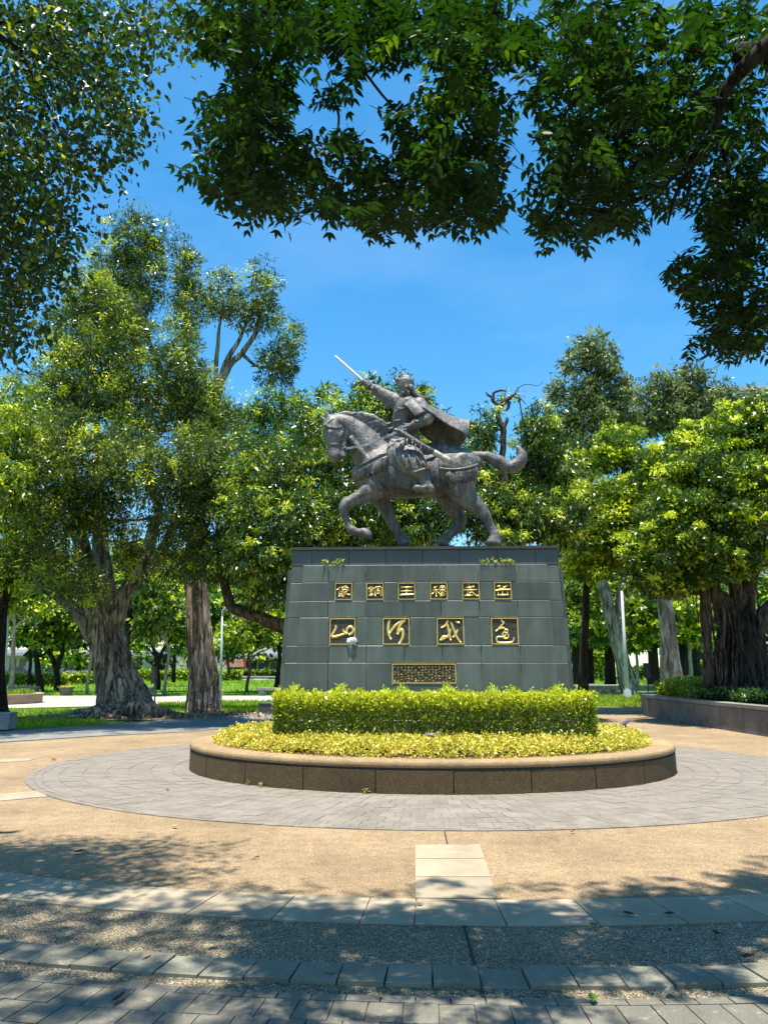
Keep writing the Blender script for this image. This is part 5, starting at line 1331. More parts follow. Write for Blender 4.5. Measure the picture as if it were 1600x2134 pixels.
for i, (x, y, w, Y, lab) in enumerate(con):
    top = 1150
    tree("conifer_tree", lab, (x, y), [[(x, y + 4, w * 1.5), (x, y - 12, w * 1.05), (x - 2, y - 90, w * .9), (x - 4, y - 190, w * .7), (x - 4, top, w * .4)]],
         [(x - 25, 1270, Y, 40, 26, 1.6), (x + 30, 1290, Y, 40, 24, 1.6), (x, 1220, Y, 60, 34, 1.8), (x - 20, 1180, Y + 1, 60, 34, 1.8), (x + 25, 1330, Y, 30, 20, 1.4), (x - 30, 1330, Y, 30, 20, 1.2)],
         Y, ml_far, m_barkd, 7.5, 5, 70 + i, "dark trees beyond the lawn on the right", 9, [(x - 2, y - 90, w * .5), (x - 4, y - 190, w * .4)], .6, dict(aspect=.25, droop=.5, up=.5), dict(clump_px=14, flat=.6))
tree("bright_shrub_tree", "small lime-leaved tree with slender stems in front of the conifers", (1325, 1432), [[(1328, 1434, 3.5), (1326, 1380, 3), (1322, 1330, 2.4), (1310, 1280, 1.6), (1296, 1230, 1)]],
     [(1230, 1210, 45, 34, 18, 1.2), (1250, 1260, 45, 34, 18, 1.2), (1225, 1300, 45, 40, 18, 1.2), (1240, 1330, 45, 30, 14, 1.0), (1330, 1270, 45, 45, 24, 1.4), (1345, 1310, 45, 40, 22, 1.4), (1325, 1340, 45, 36, 18, 1.2)], 45, ml_lime, m_pale_b, 8.5, 4, 81, None, 6, [(1310, 1280, 2), (1322, 1330, 2)], .8, dict(aspect=.55, droop=.3, up=1.0), dict(clump_px=13, flat=.5))
tree("bright_shrub_tree", "small lime-leaved tree with a crooked stem seen between the white trunk and the banyan", (1440, 1432), [[(1440, 1436, 4.5), (1438, 1390, 4), (1436, 1350, 3.6), (1432, 1320, 3), (1448, 1285, 2.2), (1458, 1262, 1.4)], [(1432, 1322, 2.5), (1424, 1290, 2), (1420, 1260, 1.2)]],
     [(1420, 1270, 42, 34, 22, 1.2), (1450, 1290, 42, 34, 22, 1.2), (1430, 1310, 42, 34, 18, 1.2), (1460, 1330, 42, 30, 16, 1.0), (1415, 1320, 42, 20, 16, 1.0), (1475, 1260, 43, 30, 24, 1.0)], 42, ml_lime, m_pale_b, 8.5, 4.5, 83, None, 7, [(1448, 1285, 2), (1424, 1290, 2)], .8, dict(aspect=.55, droop=.3, up=1.0), dict(clump_px=13, flat=.5))
# ---- the park's smaller trees on the left, trunks told apart
small = [
 ("pale_stem_tree", "slender pale-barked tree with forked stem beside the curved lamp post", 24, 1446, 42, m_pale_b, [[(22, 1448, 8), (25, 1420, 5), (28, 1370, 4), (29, 1330, 3.6), (31, 1300, 3), (31, 1270, 2)], [(29, 1325, 3), (14, 1318, 2.6), (0, 1305, 2.2), (-14, 1290, 1.6)], [(31, 1310, 2), (42, 1297, 1.4), (60, 1288, .8)]], [(20, 1250, 60, 22), (70, 1262, 50, 22), (-20, 1262, 40, 26), (50, 1222, 60, 22)]),
 ("park_tree", "dark-trunked park tree with a left-hand bough in front of the clipped hedge", 82, 1444, 48, m_barkd, [[(86, 1446, 8), (83, 1420, 6), (78, 1380, 5), (75, 1350, 4.5), (74, 1300, 3)], [(75, 1362, 3.4), (62, 1352, 2.6), (52, 1345, 1.8)], [(80, 1368, 3), (96, 1362, 2.4), (112, 1352, 1.6)]], [(70, 1290, 55, 26), (50, 1330, 36, 18), (105, 1320, 40, 22), (90, 1260, 60, 26)]),
 ("park_tree", "dark park tree forking in a wide V above the clipped hedge", 120, 1441, 47, m_barkd, [[(120, 1444, 8), (120, 1425, 6.2), (119, 1398, 6), (117, 1386, 6)], [(116, 1390, 5), (108, 1368, 4.2), (98, 1350, 3), (94, 1320, 2)], [(120, 1390, 5), (128, 1368, 4.6), (134, 1345, 3.6), (138, 1310, 2.2)]], [(110, 1300, 50, 26), (145, 1320, 36, 26), (130, 1270, 60, 28), (165, 1290, 40, 26), (100, 1345, 26, 12)]),
 ("park_tree", "thin park tree almost hidden left of the dark V-forked one", 62, 1428, 58, m_barkd, [[(62, 1430, 5), (63, 1400, 3.6), (64, 1370, 3.4), (62, 1330, 2)]], [(60, 1320, 46, 24), (30, 1300, 46, 26), (90, 1290, 40, 24)]),
 ("pale_stem_tree", "thin pale leaning stem close to the left of the massive paperbark", 182, 1447, 43, m_pale_b, [[(180, 1449, 4.5), (183, 1425, 3.2), (188, 1390, 2.8), (190, 1350, 2.4), (184, 1310, 1.4)]], [(185, 1290, 30, 24), (165, 1250, 40, 28)]),
 ("dark_trunk_tree", "dark leaning trunk emerging from behind the massive paperbark's right flank", 262, 1432, 40, m_barkd, [[(255, 1434, 9), (258, 1390, 9), (262, 1340, 9.5), (268, 1290, 9), (277, 1240, 6.5), (290, 1190, 4)]], [(300, 1230, 50, 40), (280, 1170, 60, 40), (330, 1260, 45, 40), (310, 1310, 36, 30)]),
 ("park_tree", "dark park tree with Y fork to the right of the massive paperbark", 326, 1436, 47, m_barkd, [[(328, 1438, 7), (328, 1400, 5), (328, 1372, 5)], [(327, 1376, 4.2), (318, 1345, 3.4), (306, 1322, 2.2), (300, 1290, 1.4)], [(330, 1378, 4), (342, 1352, 3.4), (356, 1332, 2.6), (368, 1310, 1.6)]], [(310, 1290, 46, 30), (350, 1280, 46, 30), (330, 1240, 60, 36), (375, 1310, 36, 26), (295, 1340, 26, 16)]),
 ("pale_stem_tree", "crooked pale stem with a heart-shaped fork between the two big paperbarks", 344, 1446, 43, m_pale_b, [[(343, 1450, 5), (344, 1425, 3.4), (347, 1395, 3), (353, 1362, 3), (350, 1345, 3), (342, 1330, 3)], [(342, 1330, 2.6), (334, 1316, 2.2), (335, 1300, 1.8), (331, 1285, 1.2)], [(343, 1328, 2.4), (348, 1312, 2), (354, 1298, 1.4)]], [(340, 1275, 34, 18), (360, 1285, 26, 16)]),
 ("park_tree", "dark park tree right beside the pale crooked stem", 362, 1420, 60, m_barkd, [[(362, 1422, 4.5), (363, 1390, 3.6), (364, 1360, 3), (366, 1330, 2)]], [(370, 1345, 30, 18), (385, 1315, 40, 30), (360, 1310, 40, 26)]),
 ("park_tree", "slender olive-barked tree on the lawn right of the green lamp post", 515, 1446, 43, m_bark, [[(514, 1448, 4), (516, 1420, 3), (522, 1392, 3.2), (518, 1372, 2.6), (520, 1350, 2.2), (528, 1318, 1.8), (536, 1300, 1.2)], [(521, 1388, 2), (528, 1370, 1.6), (545, 1358, 1.2), (570, 1348, .8)]], [(520, 1330, 46, 20), (560, 1318, 40, 22), (490, 1318, 40, 24), (540, 1290, 60, 26)]),
 ("dark_trunk_tree", "dark curving trunk hard against the plinth's left edge", 578, 1434, 46, m_barkd, [[(576, 1436, 6), (580, 1400, 4.4), (584, 1372, 4), (580, 1340, 4), (574, 1310, 3.6), (566, 1290, 2.6)]], [(560, 1300, 40, 22), (590, 1280, 40, 26), (480, 1270, 60, 30), (430, 1290, 50, 30)]),
 ("park_tree", "small park tree in front of the red banner", 478, 1404, 75, m_bark, [[(478, 1406, 3), (476, 1385, 2), (476, 1365, 1.8), (478, 1345, 1)]], [(470, 1350, 40, 14), (500, 1345, 40, 14), (440, 1345, 36, 16)]),
]
for i, (nm, lab, x, y, Y, bm2, limbs, bl) in enumerate(small):
    tree(nm, lab, (x, y), limbs, [(b[0], b[1], Y + .4 * (k % 2), b[2], b[3], 1.6) for k, b in enumerate(bl)], Y, ml_far if i % 3 else ml_lime, bm2, 8, 4.2, 100 + i, "smaller trees standing about the park lawn", 8,
         [(l[-1][0], l[-1][1], l[-1][2] * 1.6) for l in limbs], .7, dict(aspect=.45, droop=.3, up=1.0), dict(clump_px=14, flat=.5))
# ---- a far belt of trees that reads as one mass
r = np.random.default_rng(77)
bl = []
for k in range(64):
    x = -500 + 2600 * k / 63 + r.uniform(-15, 15)
    bl.append((x, r.uniform(1255, 1320), r.uniform(86, 104), r.uniform(45, 75), r.uniform(26, 48), 4.0))
for k in range(44):
    x = -400 + 2400 * k / 43
    bl.append((x, r.uniform(1180, 1250), r.uniform(92, 106), 80, 50, 5.0))
for k in range(40):
    bl.append((r.uniform(-60, 640) if k % 3 else r.uniform(1180, 1620), r.uniform(1335, 1385), r.uniform(84, 105), r.uniform(14, 34), r.uniform(10, 22), 2.0))
p, o, rn, sz = crown_points(bl, 9.5, 1.6, 5, clump_px=16, flat=.6, core=3.0)
far = leaves("distant_trees", p, sz, rn, ml_far, None, o, seed=3, aspect=.5)
tag(far, "dense belt of green trees along the far side of the park", "trees", kind="stuff")

# ================================================================ HEDGES AND BEDS
def hedge(name, label, boxes, n_per_m2, size, mat, seed, parent=None, stems=True, group=None, gapf=0.0, cat="hedge", rot=True, jag=0.085):
    "boxes in the monument's own frame (or the world): u0,u1,v0,v1,z0,z1"
    r = np.random.default_rng(seed); PT, OU, RN = [], [], []
    fn = (lambda u, v, z: np.array(L(0, 0, 0))[None, :] + u[:, None] * np.array(MU) + v[:, None] * np.array(MV) + z[:, None] * np.array([0, 0, 1.0])) if rot else (lambda u, v, z: np.stack([u, v, z], 1))
    b0 = boxes[0]
    base = L((b0[0] + b0[1]) / 2, (b0[2] + b0[3]) / 2, b0[4]) if rot else Vector(((b0[0] + b0[1]) / 2, (b0[2] + b0[3]) / 2, b0[4]))
    t = empty(name, base, label, cat, group)
    mb = MB()
    for (u0, u1, v0, v1, z0, z1) in boxes:
        a, d, h = u1 - u0, v1 - v0, z1 - z0
        faces = [(a * d, 't'), (a * h, 'f'), (a * h, 'b'), (d * h, 'l'), (d * h, 'r')]
        for ar, fc in faces:
            n = int(ar * n_per_m2); q = r.random((n, 2)); dep = np.abs(r.normal(size=n)) * .09 + r.random(n) * .03
            js = jag * (np.sin(q[:, 0] * 37) + np.sin(q[:, 0] * 91 + 2) + r.normal(size=n) * .8) * .5
            if fc == 't': u, v, z = u0 + q[:, 0] * a, v0 + q[:, 1] * d, z1 - dep * 1.2 + js; nrm = np.tile([0, 0, 1.0], (n, 1)); lit = .28
            elif fc in 'fb':
                u = u0 + q[:, 0] * a; z = z0 + q[:, 1] ** .85 * h; v = (v0 + dep - js * .5) if fc == 'f' else (v1 - dep); nrm = np.tile([0, -1.0 if fc == 'f' else 1.0, .3], (n, 1)); lit = 0
                if gapf:
                    keep = r.random(n) > gapf * (1 - (z - z0) / h) ** 1.2 * (0.55 + .45 * np.sin(u * 5.1 + 1.0) * np.sin(u * 2.3))
                    u, v, z, nrm = u[keep], v[keep], z[keep], nrm[keep]
            else:
                v = v0 + q[:, 0] * d; z = z0 + q[:, 1] ** .85 * h; u = (u0 + dep) if fc == 'l' else (u1 - dep); nrm = np.tile([-1.0 if fc == 'l' else 1.0, 0, .3], (n, 1)); lit = 0
            p = fn(u, v, z); PT.append(p); OU.append(nrm)
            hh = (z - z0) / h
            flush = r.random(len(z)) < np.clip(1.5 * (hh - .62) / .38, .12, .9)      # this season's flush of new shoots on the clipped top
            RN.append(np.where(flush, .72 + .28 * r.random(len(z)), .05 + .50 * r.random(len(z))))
        if stems:
            ns = int((a + d) * 9)
            for k in range(ns):
                uu, vv = r.uniform(u0 + .06, u1 - .06), r.uniform(v0 + .05, v1 - .05)
                q = [L(uu, vv, z0 - .06) if rot else Vector((uu, vv, z0 - .06))]
                for j in range(3):
                    uu += r.uniform(-.09, .09); vv += r.uniform(-.05, .05); q.append(L(uu, vv, z0 + h * (.3 + .28 * j)) if rot else Vector((uu, vv, z0 + h * (.3 + .28 * j))))
                mb.tube(q, [.008, .007, .005, .003], 4)
    if stems: tag(mb.build("stems", m_barkd, t), kind="stuff")
    P_, O_, R_ = np.concatenate(PT), np.concatenate(OU), np.concatenate(RN)
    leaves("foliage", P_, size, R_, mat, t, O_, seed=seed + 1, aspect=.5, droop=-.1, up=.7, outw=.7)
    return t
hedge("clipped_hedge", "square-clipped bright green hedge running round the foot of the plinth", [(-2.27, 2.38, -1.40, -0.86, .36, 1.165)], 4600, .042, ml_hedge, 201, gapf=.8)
# golden ground cover in the planter
r = np.random.default_rng(31); PT = []; RN = []
n = 110000
a = r.uniform(-math.pi, math.pi, n); rad = np.sqrt(r.uniform(0.05, 1, n))
rin = R_PL - 0.26
u = rin * ASP_P * rad * np.sin(a); v = -rin * rad * np.cos(a)
ins = (np.abs(u + .03) < 2.36) & (np.abs(v) < 0.95)
u, v, rad = u[~ins], v[~ins], rad[~ins]
edge = np.clip((1 - rad) * rin / .28, 0, 1) ** .5
mound = .06 + .17 * edge + .035 * np.sin(u * 7 + 1) * np.sin(v * 8) + .03 * np.sin(u * 17) * np.cos(v * 19 + 2) + .02 * r.normal(size=len(u))
z = .345 + mound * (0.35 + .65 * r.random(len(u)) ** .35)
back = v > 1.0
keep = ~back | (r.random(len(u)) < .35)
u, v, z, mound = u[keep], v[keep], z[keep], mound[keep]
pts = np.array(L(0, 0, 0))[None, :] + u[:, None] * np.array(MU) + v[:, None] * np.array(MV) + np.stack([0 * z, 0 * z, z], 1)
hrel = (z - .345) / np.maximum(mound, .03)
gc = leaves("golden_ground_cover", pts, .036, np.clip(.10 + .75 * r.random(len(u)) + .12 * np.sin(u * 5) * np.sin(v * 6), 0, 1), ml_yel, None, None, seed=33, aspect=.6, droop=-.35, up=1.0)
tag(gc, "low golden-yellow ground cover filling the oval planter round the hedge", "ground cover", kind="stuff")

# ================================================================ OVERHANGING NEAR CANOPIES
def sprigs(blobs, per_px, Yr, seed, rach=(.20, .34), leaf=.072, n_leaf=(7, 13)):
    "pinnate sprays: rachis with paired leaflets, hanging tips"
    r = np.random.default_rng(seed); B_, D_, RN = [], [], []
    rachs = []
    for (px, py, rx, ry, *ex) in blobs:
        dens = ex[0] if ex else 1.0
        n = int(per_px * math.pi * rx * ry * dens)
        for _ in range(n):
            th = r.uniform(0, 2 * math.pi); q = math.sqrt(r.random())
            x, y = px + rx * q * math.cos(th), py + ry * q * math.sin(th)
            hole = math.sin(x * .071 + 1.3 * math.sin(y * .043)) * math.sin(y * .083 + 1.7 * math.sin(x * .037)) + .6 * math.sin(x * .15 + y * .12)
            if hole < -.28 and r.random() < .85: continue
            Y = r.uniform(*Yr) + (.8 if x > 1380 else .35 if x > 1100 else 0); p = np.array(P(x, y, Y))
            az = r.uniform(0, 2 * math.pi); el = r.normal() * .35 - .25
            rachs.append((p, az, el, r.random()))
    return rachs
def build_sprays(rachs, seed, name, mat, parent, rach=(.16, .28), leaf=.064):
    r = np.random.default_rng(seed); V, F, A = [], [], []
    mbs = MB()
    base, dirs, nrms, lens, rn = [], [], [], [], []
    for p, az, el, cv in rachs:
        L_ = r.uniform(*rach); k = int(r.integers(4, 7))
        d = np.array([math.cos(az) * math.cos(el), math.sin(az) * math.cos(el), math.sin(el)])
        side = np.cross(d, [0, 0, 1.0]); side /= np.linalg.norm(side) + 1e-9
        up = np.cross(side, d)
        pts = []
        p = p - d * L_ * .55
        for j in range(k + 1):
            t = j / k; q = p + d * L_ * t - np.array([0, 0, 1]) * .10 * L_ * t * t; pts.append(q)
            if j:
                for s in (-1, 1):
                    dd = d * .55 + s * side * .80 - np.array([0, 0, .22 + .22 * r.random()]) + r.normal(size=3) * .12
                    base.append(q); dirs.append(dd / np.linalg.norm(dd)); nrms.append(up + r.normal(size=3) * .35); lens.append(leaf * (0.72 + .5 * math.sin(math.pi * (.2 + .7 * t))) * r.uniform(.8, 1.15)); rn.append(.6 * cv + .4 * r.random())
        dd = d - np.array([0, 0, .35]); base.append(pts[-1]); dirs.append(dd / np.linalg.norm(dd)); nrms.append(up); lens.append(leaf * .9); rn.append(.6 * cv + .4 * r.random())
        if r.random() < .5: mbs.tube([Vector(q) for q in (pts[0], pts[k // 2], pts[-1])], [.0022, .0018, .001], 3, False)
    b = np.array(base); d = np.array(dirs); nn = np.array(nrms); ln = np.array(lens)[:, None]; rn = np.array(rn)
    s = unit(np.cross(d, nn)); nn = unit(np.cross(s, d)); wd = ln * .19
    m1 = b + d * ln * .25 + nn * ln * .04; m2 = b + d * ln * .58 + nn * ln * .03; tp = b + d * ln - nn * ln * .05
    V = np.stack([b, m1 + s * wd, m2 + s * wd * .85, tp, m2 - s * wd * .85, m1 - s * wd], 1).reshape(-1, 3)
    kk = np.arange(len(b))[:, None] * 6
    F = np.concatenate([kk + np.array([[0, 1, 2, 3]]), kk + np.array([[0, 3, 4, 5]])], 0)
    o = link(name, fast_mesh(name, V, F, {"rnd": np.repeat(rn, 6)}), mat, parent); o["kind"] = "stuff"
    if mbs.v: tag(mbs.build("leaf_stalks", m_barkd, parent), kind="stuff")
    return o
near = empty("pinnate_tree", (4.6, 2.2, 0), "near tree with dark pinnate sprays hanging into the top of the view", "tree")
lobes = [(480, 40, 80, 60), (620, 40, 110, 80), (760, 40, 110, 80), (900, 50, 110, 80), (1000, 70, 100, 90), (545, 165, 70, 70), (505, 255, 85, 75), (480, 345, 78, 75), (560, 330, 85, 80), (520, 405, 75, 45), (600, 425, 48, 35), (640, 340, 52, 56),
         (690, 190, 24, 34), (830, 235, 34, 22), (760, 150, 60, 16), (700, 285, 22, 20), (740, 335, 50, 52), (780, 400, 85, 70), (800, 460, 52, 36), (715, 420, 52, 36), (900, 310, 80, 60), (965, 215, 90, 75), (920, 395, 105, 72), (990, 320, 75, 56), (1000, 415, 52, 56), (955, 465, 55, 20), (850, 330, 45, 36),
         (1180, 95, 120, 100), (1350, 95, 140, 105), (1520, 110, 110, 115), (1200, 215, 100, 80), (1185, 325, 85, 80), (1165, 425, 74, 52), (1135, 468, 46, 20), (1290, 300, 115, 90), (1290, 415, 95, 62), (1200, 480, 46, 30), (1275, 468, 60, 24), (1400, 245, 125, 100), (1395, 375, 70, 60), (1500, 300, 110, 100), (1555, 440, 80, 90), (1500, 465, 55, 55), (1560, 570, 75, 75), (1455, 565, 62, 52), (1540, 670, 80, 45), (1485, 712, 58, 26), (1575, 722, 50, 18), (1490, 640, 50, 36)]
lo_ = [(x, y, rx, ry, 1.9 if x > 1400 and y > 380 else 1.0) for x, y, rx, ry in lobes]
out_ = [(1690, 120, 110, 120), (1710, 330, 110, 120), (1700, 540, 100, 120), (1830, 220, 120, 130), (1850, 440, 120, 130), (1960, 330, 120, 130), (1980, 120, 120, 120), (480, -90, 120, 70), (720, -90, 140, 70), (960, -90, 140, 70), (1200, -90, 140, 70), (1440, -90, 140, 70), (1680, -90, 140, 70)]
R1 = sprigs([o_ + (.8,) for o_ in out_], .0030, (3.6, 4.9), 305)
R1 += sprigs(lo_, .0040, (3.4, 4.5), 301)
R1 += sprigs([l for l in lo_ if l[1] < 330], .0010, (3.0, 3.9), 302)
# the part of the crown over the viewer's head (casts the dappled shade at our feet)
r = np.random.default_rng(8)
cl = [np.array([r.uniform(-4.6, 4.2), r.uniform(-2.6, 3.5), 0]) for _ in range(105)]
cl += [np.array([r.uniform(-5.2, -.6), r.uniform(.4, 3.1), 0]) for _ in range(60)]
for c in cl:
    c[2] = 1.55 + max(c[1], 0) * 1.22 + r.uniform(1.9, 3.4)
    for _ in range(int(r.integers(6, 15))):
        R1.append((c + r.normal(size=3) * np.array([.42, .42, .25]), r.uniform(0, 6.28), r.normal() * .3 - .2, r.random()))
for _ in range(78):
    c = np.array([r.uniform(-3.4, 3.2), r.uniform(.2, 2.5), r.uniform(5.6, 7.0)])
    for _ in range(int(r.integers(7, 15))): R1.append((c + r.normal(size=3) * np.array([.36, .30, .2]), r.uniform(0, 6.28), r.normal() * .3 - .2, r.random()))
for _ in range(62):
    c = np.array([r.uniform(-4.3, -1.2), r.uniform(2.7, 4.4), r.uniform(6.5, 7.6)])
    for _ in range(int(r.integers(6, 13))): R1.append((c + r.normal(size=3) * np.array([.36, .30, .2]), r.uniform(0, 6.28), r.normal() * .3 - .2, r.random()))
build_sprays(R1, 303, "crown", ml_near, near)
mb = MB()
def nb(pts, sub=4, n=8):
    A = catmull([tuple(P(x, y, Y)) + (w,) for x, y, Y, w in pts], sub)
    mb.tube([Vector(a[:3]) for a in A], [a[3] for a in A], n)
nb([(1640, 60, 3.75, .06), (1560, 130, 3.85, .05), (1510, 190, 3.95, .034), (1490, 260, 4.05, .026), (1440, 330, 4.15, .021), (1360, 400, 4.25, .016), (1240, 545 - 100, 4.35, .011), (1180, 480 - 40, 4.45, .006)])
nb([(1500, 215, 3.95, .03), (1420, 190, 4.05, .022), (1320, 190, 4.15, .016), (1240, 235, 4.25, .010)])
nb([(1480, 290, 4.05, .02), (1410, 400, 4.15, .013), (1390, 470, 4.25, .006)])
nb([(1030, -60, 3.65, .030), (1024, 60, 3.75, .022), (1010, 110, 3.80, .019), (975, 150, 3.85, .016), (945, 240, 3.95, .012), (880, 280, 4.05, .008), (840, 320, 4.15, .004)])
nb([(1020, 90, 3.75, .013), (1000, 180, 3.85, .010), (945, 240, 3.95, .008), (930, 330, 4.05, .005)])
nb([(535, -80, 3.85, .026), (530, 30, 3.95, .019), (540, 120, 4.05, .014), (548, 200, 4.15, .010), (545, 260, 4.25, .005)])
nb([(495, 20, 3.95, .012), (460, 70, 4.05, .008), (437, 105, 4.15, .004)])
nb([(720, -20, 3.75, .014), (700, 60, 3.85, .009), (670, 120, 3.95, .004)])
nb([(1530, 520, 3.95, .014), (1480, 600, 4.05, .009), (1440, 660, 4.15, .004)])
# twigs carrying the sprays
rt = random.Random(21)
def twigs(lobes_, Ya, Yb, k, w0):
    for li, lo in enumerate(lobes_):
        x, y, rx, ry = lo[:4]; Yc = (Ya + Yb) / 2 + (.5 if x > 1380 else 0)
        q = min((l for j, l in enumerate(lobes_) if j != li and l[1] < y + 10), key=lambda l: math.hypot(l[0] - x, l[1] - y), default=None)
        if q: nb([(q[0], q[1], Yc, w0 * 1.6), ((q[0] + x) / 2 + rt.uniform(-12, 12), (q[1] + y) / 2 + rt.uniform(-12, 12), Yc, w0 * 1.3), (x, y, Yc, w0)], 3, 5)
        for _ in range(k):
            a = rt.uniform(0, 6.28); ex, ey = x + rx * math.cos(a) * .95, y + ry * math.sin(a) * .95; Ye = rt.uniform(Ya, Yb) + (.5 if x > 1380 else 0)
            nb([(x, y, Yc, w0 * .8), ((x + ex) / 2 + rt.uniform(-10, 10), (y + ey) / 2 - 6, (Yc + Ye) / 2, w0 * .55), (ex, ey, Ye, w0 * .22)], 3, 4)
twigs(lobes, 3.4, 4.5, 5, .0062)
# limbs back to the trunk, which stands just right of the view
lim = [[(4.6, 2.2, 3.2, .20), (3.9, 2.8, 4.2, .14), (3.0, 3.6, 5.0, .10), (2.35, 4.2, 5.55, .062)], [(4.5, 2.2, 3.8, .16), (3.2, 2.4, 5.6, .11), (1.4, 3.0, 6.6, .07), (.6, 4.1, 6.75, .032)], [(4.4, 2.1, 4.4, .13), (2.2, 1.2, 6.3, .09), (-.6, 2.4, 7.0, .05), (-.8, 4.25, 7.0, .026)], [(4.4, 2.0, 4.4, .12), (2.0, -.6, 6.2, .08), (-1.5, -.8, 6.6, .04)], [(4.6, 2.2, -.05, .34), (4.62, 2.2, .5, .27), (4.6, 2.2, 2.0, .24), (4.55, 2.2, 4.4, .2)], [(4.6, 2.3, 3.0, .16), (4.0, 3.4, 3.6, .1), (2.6, 4.4, 3.9, .03)]]
for lb in lim:
    A = catmull(lb, 5); mb.tube([Vector(a[:3]) for a in A], [a[3] for a in A], 12)
mb.build("trunk", m_barkd, near, True)
# left near tree, round leaves
nl = empty("round_leaf_tree", (-4.8, 4.9, 0), "near tree with small round glossy leaves filling the upper left of the view", "tree")
lob2 = [(60, 55, 120, 95), (200, 50, 115, 75), (320, 50, 80, 48), (85, 190, 130, 100), (225, 165, 70, 70), (240, 255, 68, 66), (60, 325, 115, 80), (180, 330, 72, 50), (55, 430, 110, 62), (135, 475, 58, 40), (40, 550, 80, 70), (110, 540, 50, 36), (35, 655, 62, 66), (375, 85, 45, 26), (-60, 300, 100, 200), (-60, 560, 90, 140), (-40, 700, 60, 60)]
PT, OU, RN = [], [], []
r = np.random.default_rng(401)
for (px, py, rx, ry) in lob2:
    n = int(.0135 * math.pi * rx * ry * 3.2)
    nc = max(5, int(math.pi * rx * ry / 520)); cth = r.uniform(0, 6.28, nc); cq = np.sqrt(r.random(nc)); cY = r.uniform(4.9, 6.2, nc); cv = r.random(nc)
    ccs = np.array([np.array(P(px + rx * q * math.cos(t), py + ry * q * math.sin(t), y)) for t, q, y in zip(cth, cq, cY)])
    ix = r.integers(0, nc, n); g3 = r.normal(size=(n, 3)) * np.array([.095, .13, .08])
    PT.append(ccs[ix] + g3); OU.append(unit(g3)); RN.append(np.clip(.5 * cv[ix] + .5 * r.random(n), 0, 1))
for _ in range(60):     # crown going on outside the view
    c = np.array([r.uniform(-6.0, -3.9), r.uniform(3.0, 6.6), r.uniform(4.0, 7.6)]); n = 60
    g3 = r.normal(size=(n, 3)) * .22; PT.append(c + g3); OU.append(unit(g3)); RN.append(r.random(n))
leaves("crown", np.concatenate(PT), .052, np.concatenate(RN), ml_round, nl, np.concatenate(OU), seed=402, aspect=.62, droop=.6, up=.5, shape=6)
mb = MB()
nb([(-160, 100, 5.2, .07), (-60, 60, 5.3, .045), (20, 90, 5.4, .026), (60, 140, 5.5, .018), (120, 260, 5.6, .011), (160, 330, 5.7, .005)])
nb([(-60, 60, 5.3, .03), (60, 45, 5.4, .016), (140, 95, 5.5, .010), (165, 50, 5.6, .004)])
nb([(20, 90, 5.4, .016), (90, 130, 5.5, .011), (150, 150, 5.6, .006), (230, 130, 5.7, .003)])
nb([(-80, 150, 5.4, .03), (20, 180, 5.5, .015), (70, 200, 5.6, .009), (100, 215, 5.7, .004)])
nb([(-80, 380, 5.5, .03), (-10, 380, 5.6, .014), (40, 430, 5.7, .008), (110, 460, 5.8, .004)])
for lb in ([(-5.6, 6.2, -.05, .42), (-5.6, 6.2, .6, .33), (-5.5, 6.2, 2.5, .28), (-5.2, 6.3, 5.0, .2), (-4.4, 6.6, 5.6, .09), (-3.9, 6.7, 6.3, .05)], [(-5.4, 6.2, 3.4, .17), (-4.7, 6.7, 4.8, .09), (-4.2, 6.9, 5.8, .04)]):
    A = catmull(lb, 5); mb.tube([Vector(a_[:3]) for a_ in A], [a_[3] for a_ in A], 12)
mb.build("trunk", m_barkd, nl, True)

# ================================================================ RIGHT-HAND PLANTER WITH THE BANYAN
m_dwall = stone("dark_washed_stone", (0.10, 0.09, 0.085), (0.19, 0.175, 0.165), 60, 0.9, 0.7, 0.35, 0.15, 0.5, 0.004)
m_dcap = stone("mossy_coping", (0.15, 0.14, 0.12), (0.26, 0.24, 0.21), 60, 0.9, 0.75, 0.3, 0.1, 0.4, 0.004)
rp = empty("tree_planter", G(1450, 1512), "long curved dark stone planter wall holding the banyan and its shrubs", "planter")
front = [G(x, y) for x, y in ((1337, 1488), (1342, 1491), (1350, 1493.5), (1372, 1498), (1400, 1503), (1450, 1512), (1500, 1520), (1550, 1528), (1600, 1536), (1720, 1556), (1900, 1590))]
HP = 0.66
cen = Vector((14.0, 21.5, 0))
back = [Vector((9.0, 26.3, 0)), Vector((10.2, 27.4, 0)), Vector((13, 28.4, 0)), Vector((18, 28.4, 0))]
path = [back[3], back[2], back[1], back[0]] + front
def offp(i, d):
    a, b = path[max(i - 1, 0)], path[min(i + 1, len(path) - 1)]; t = (b - a).normalized(); n_ = Vector((t.y, -t.x, 0))
    if (cen - path[i]).dot(n_) < 0: n_ = -n_
    return path[i] + n_ * d
for i in range(len(path) - 1):
    a0, a1 = offp(i, 0), offp(i + 1, 0); b0, b1 = offp(i, .30), offp(i + 1, .30); e = (a1 - a0).normalized() * .005
    z = lambda p, h: Vector((p.x, p.y, h))
    mb = MB(); q = [a0 + e, a1 - e, b1 - e, b0 + e]
    if (q[1] - q[0]).cross(q[2] - q[1]).z < 0: q = q[::-1]
    mb.box8([z(p, 0) for p in q] + [z(p, HP - .10) for p in q]); mb.build("wall_panel", m_dwall, rp)
    c0, c1, d0, d1 = offp(i, -.035), offp(i + 1, -.035), offp(i, .36), offp(i + 1, .36); q = [c0, c1, d1, d0]
    if (q[1] - q[0]).cross(q[2] - q[1]).z < 0: q = q[::-1]
    mb = MB(); mb.box8([z(p, HP - .085) for p in q] + [z(p, HP) for p in q]); mb.build("coping_stone", m_dcap, rp)
mb = MB(); pts = [offp(i, .2) for i in range(len(path))]
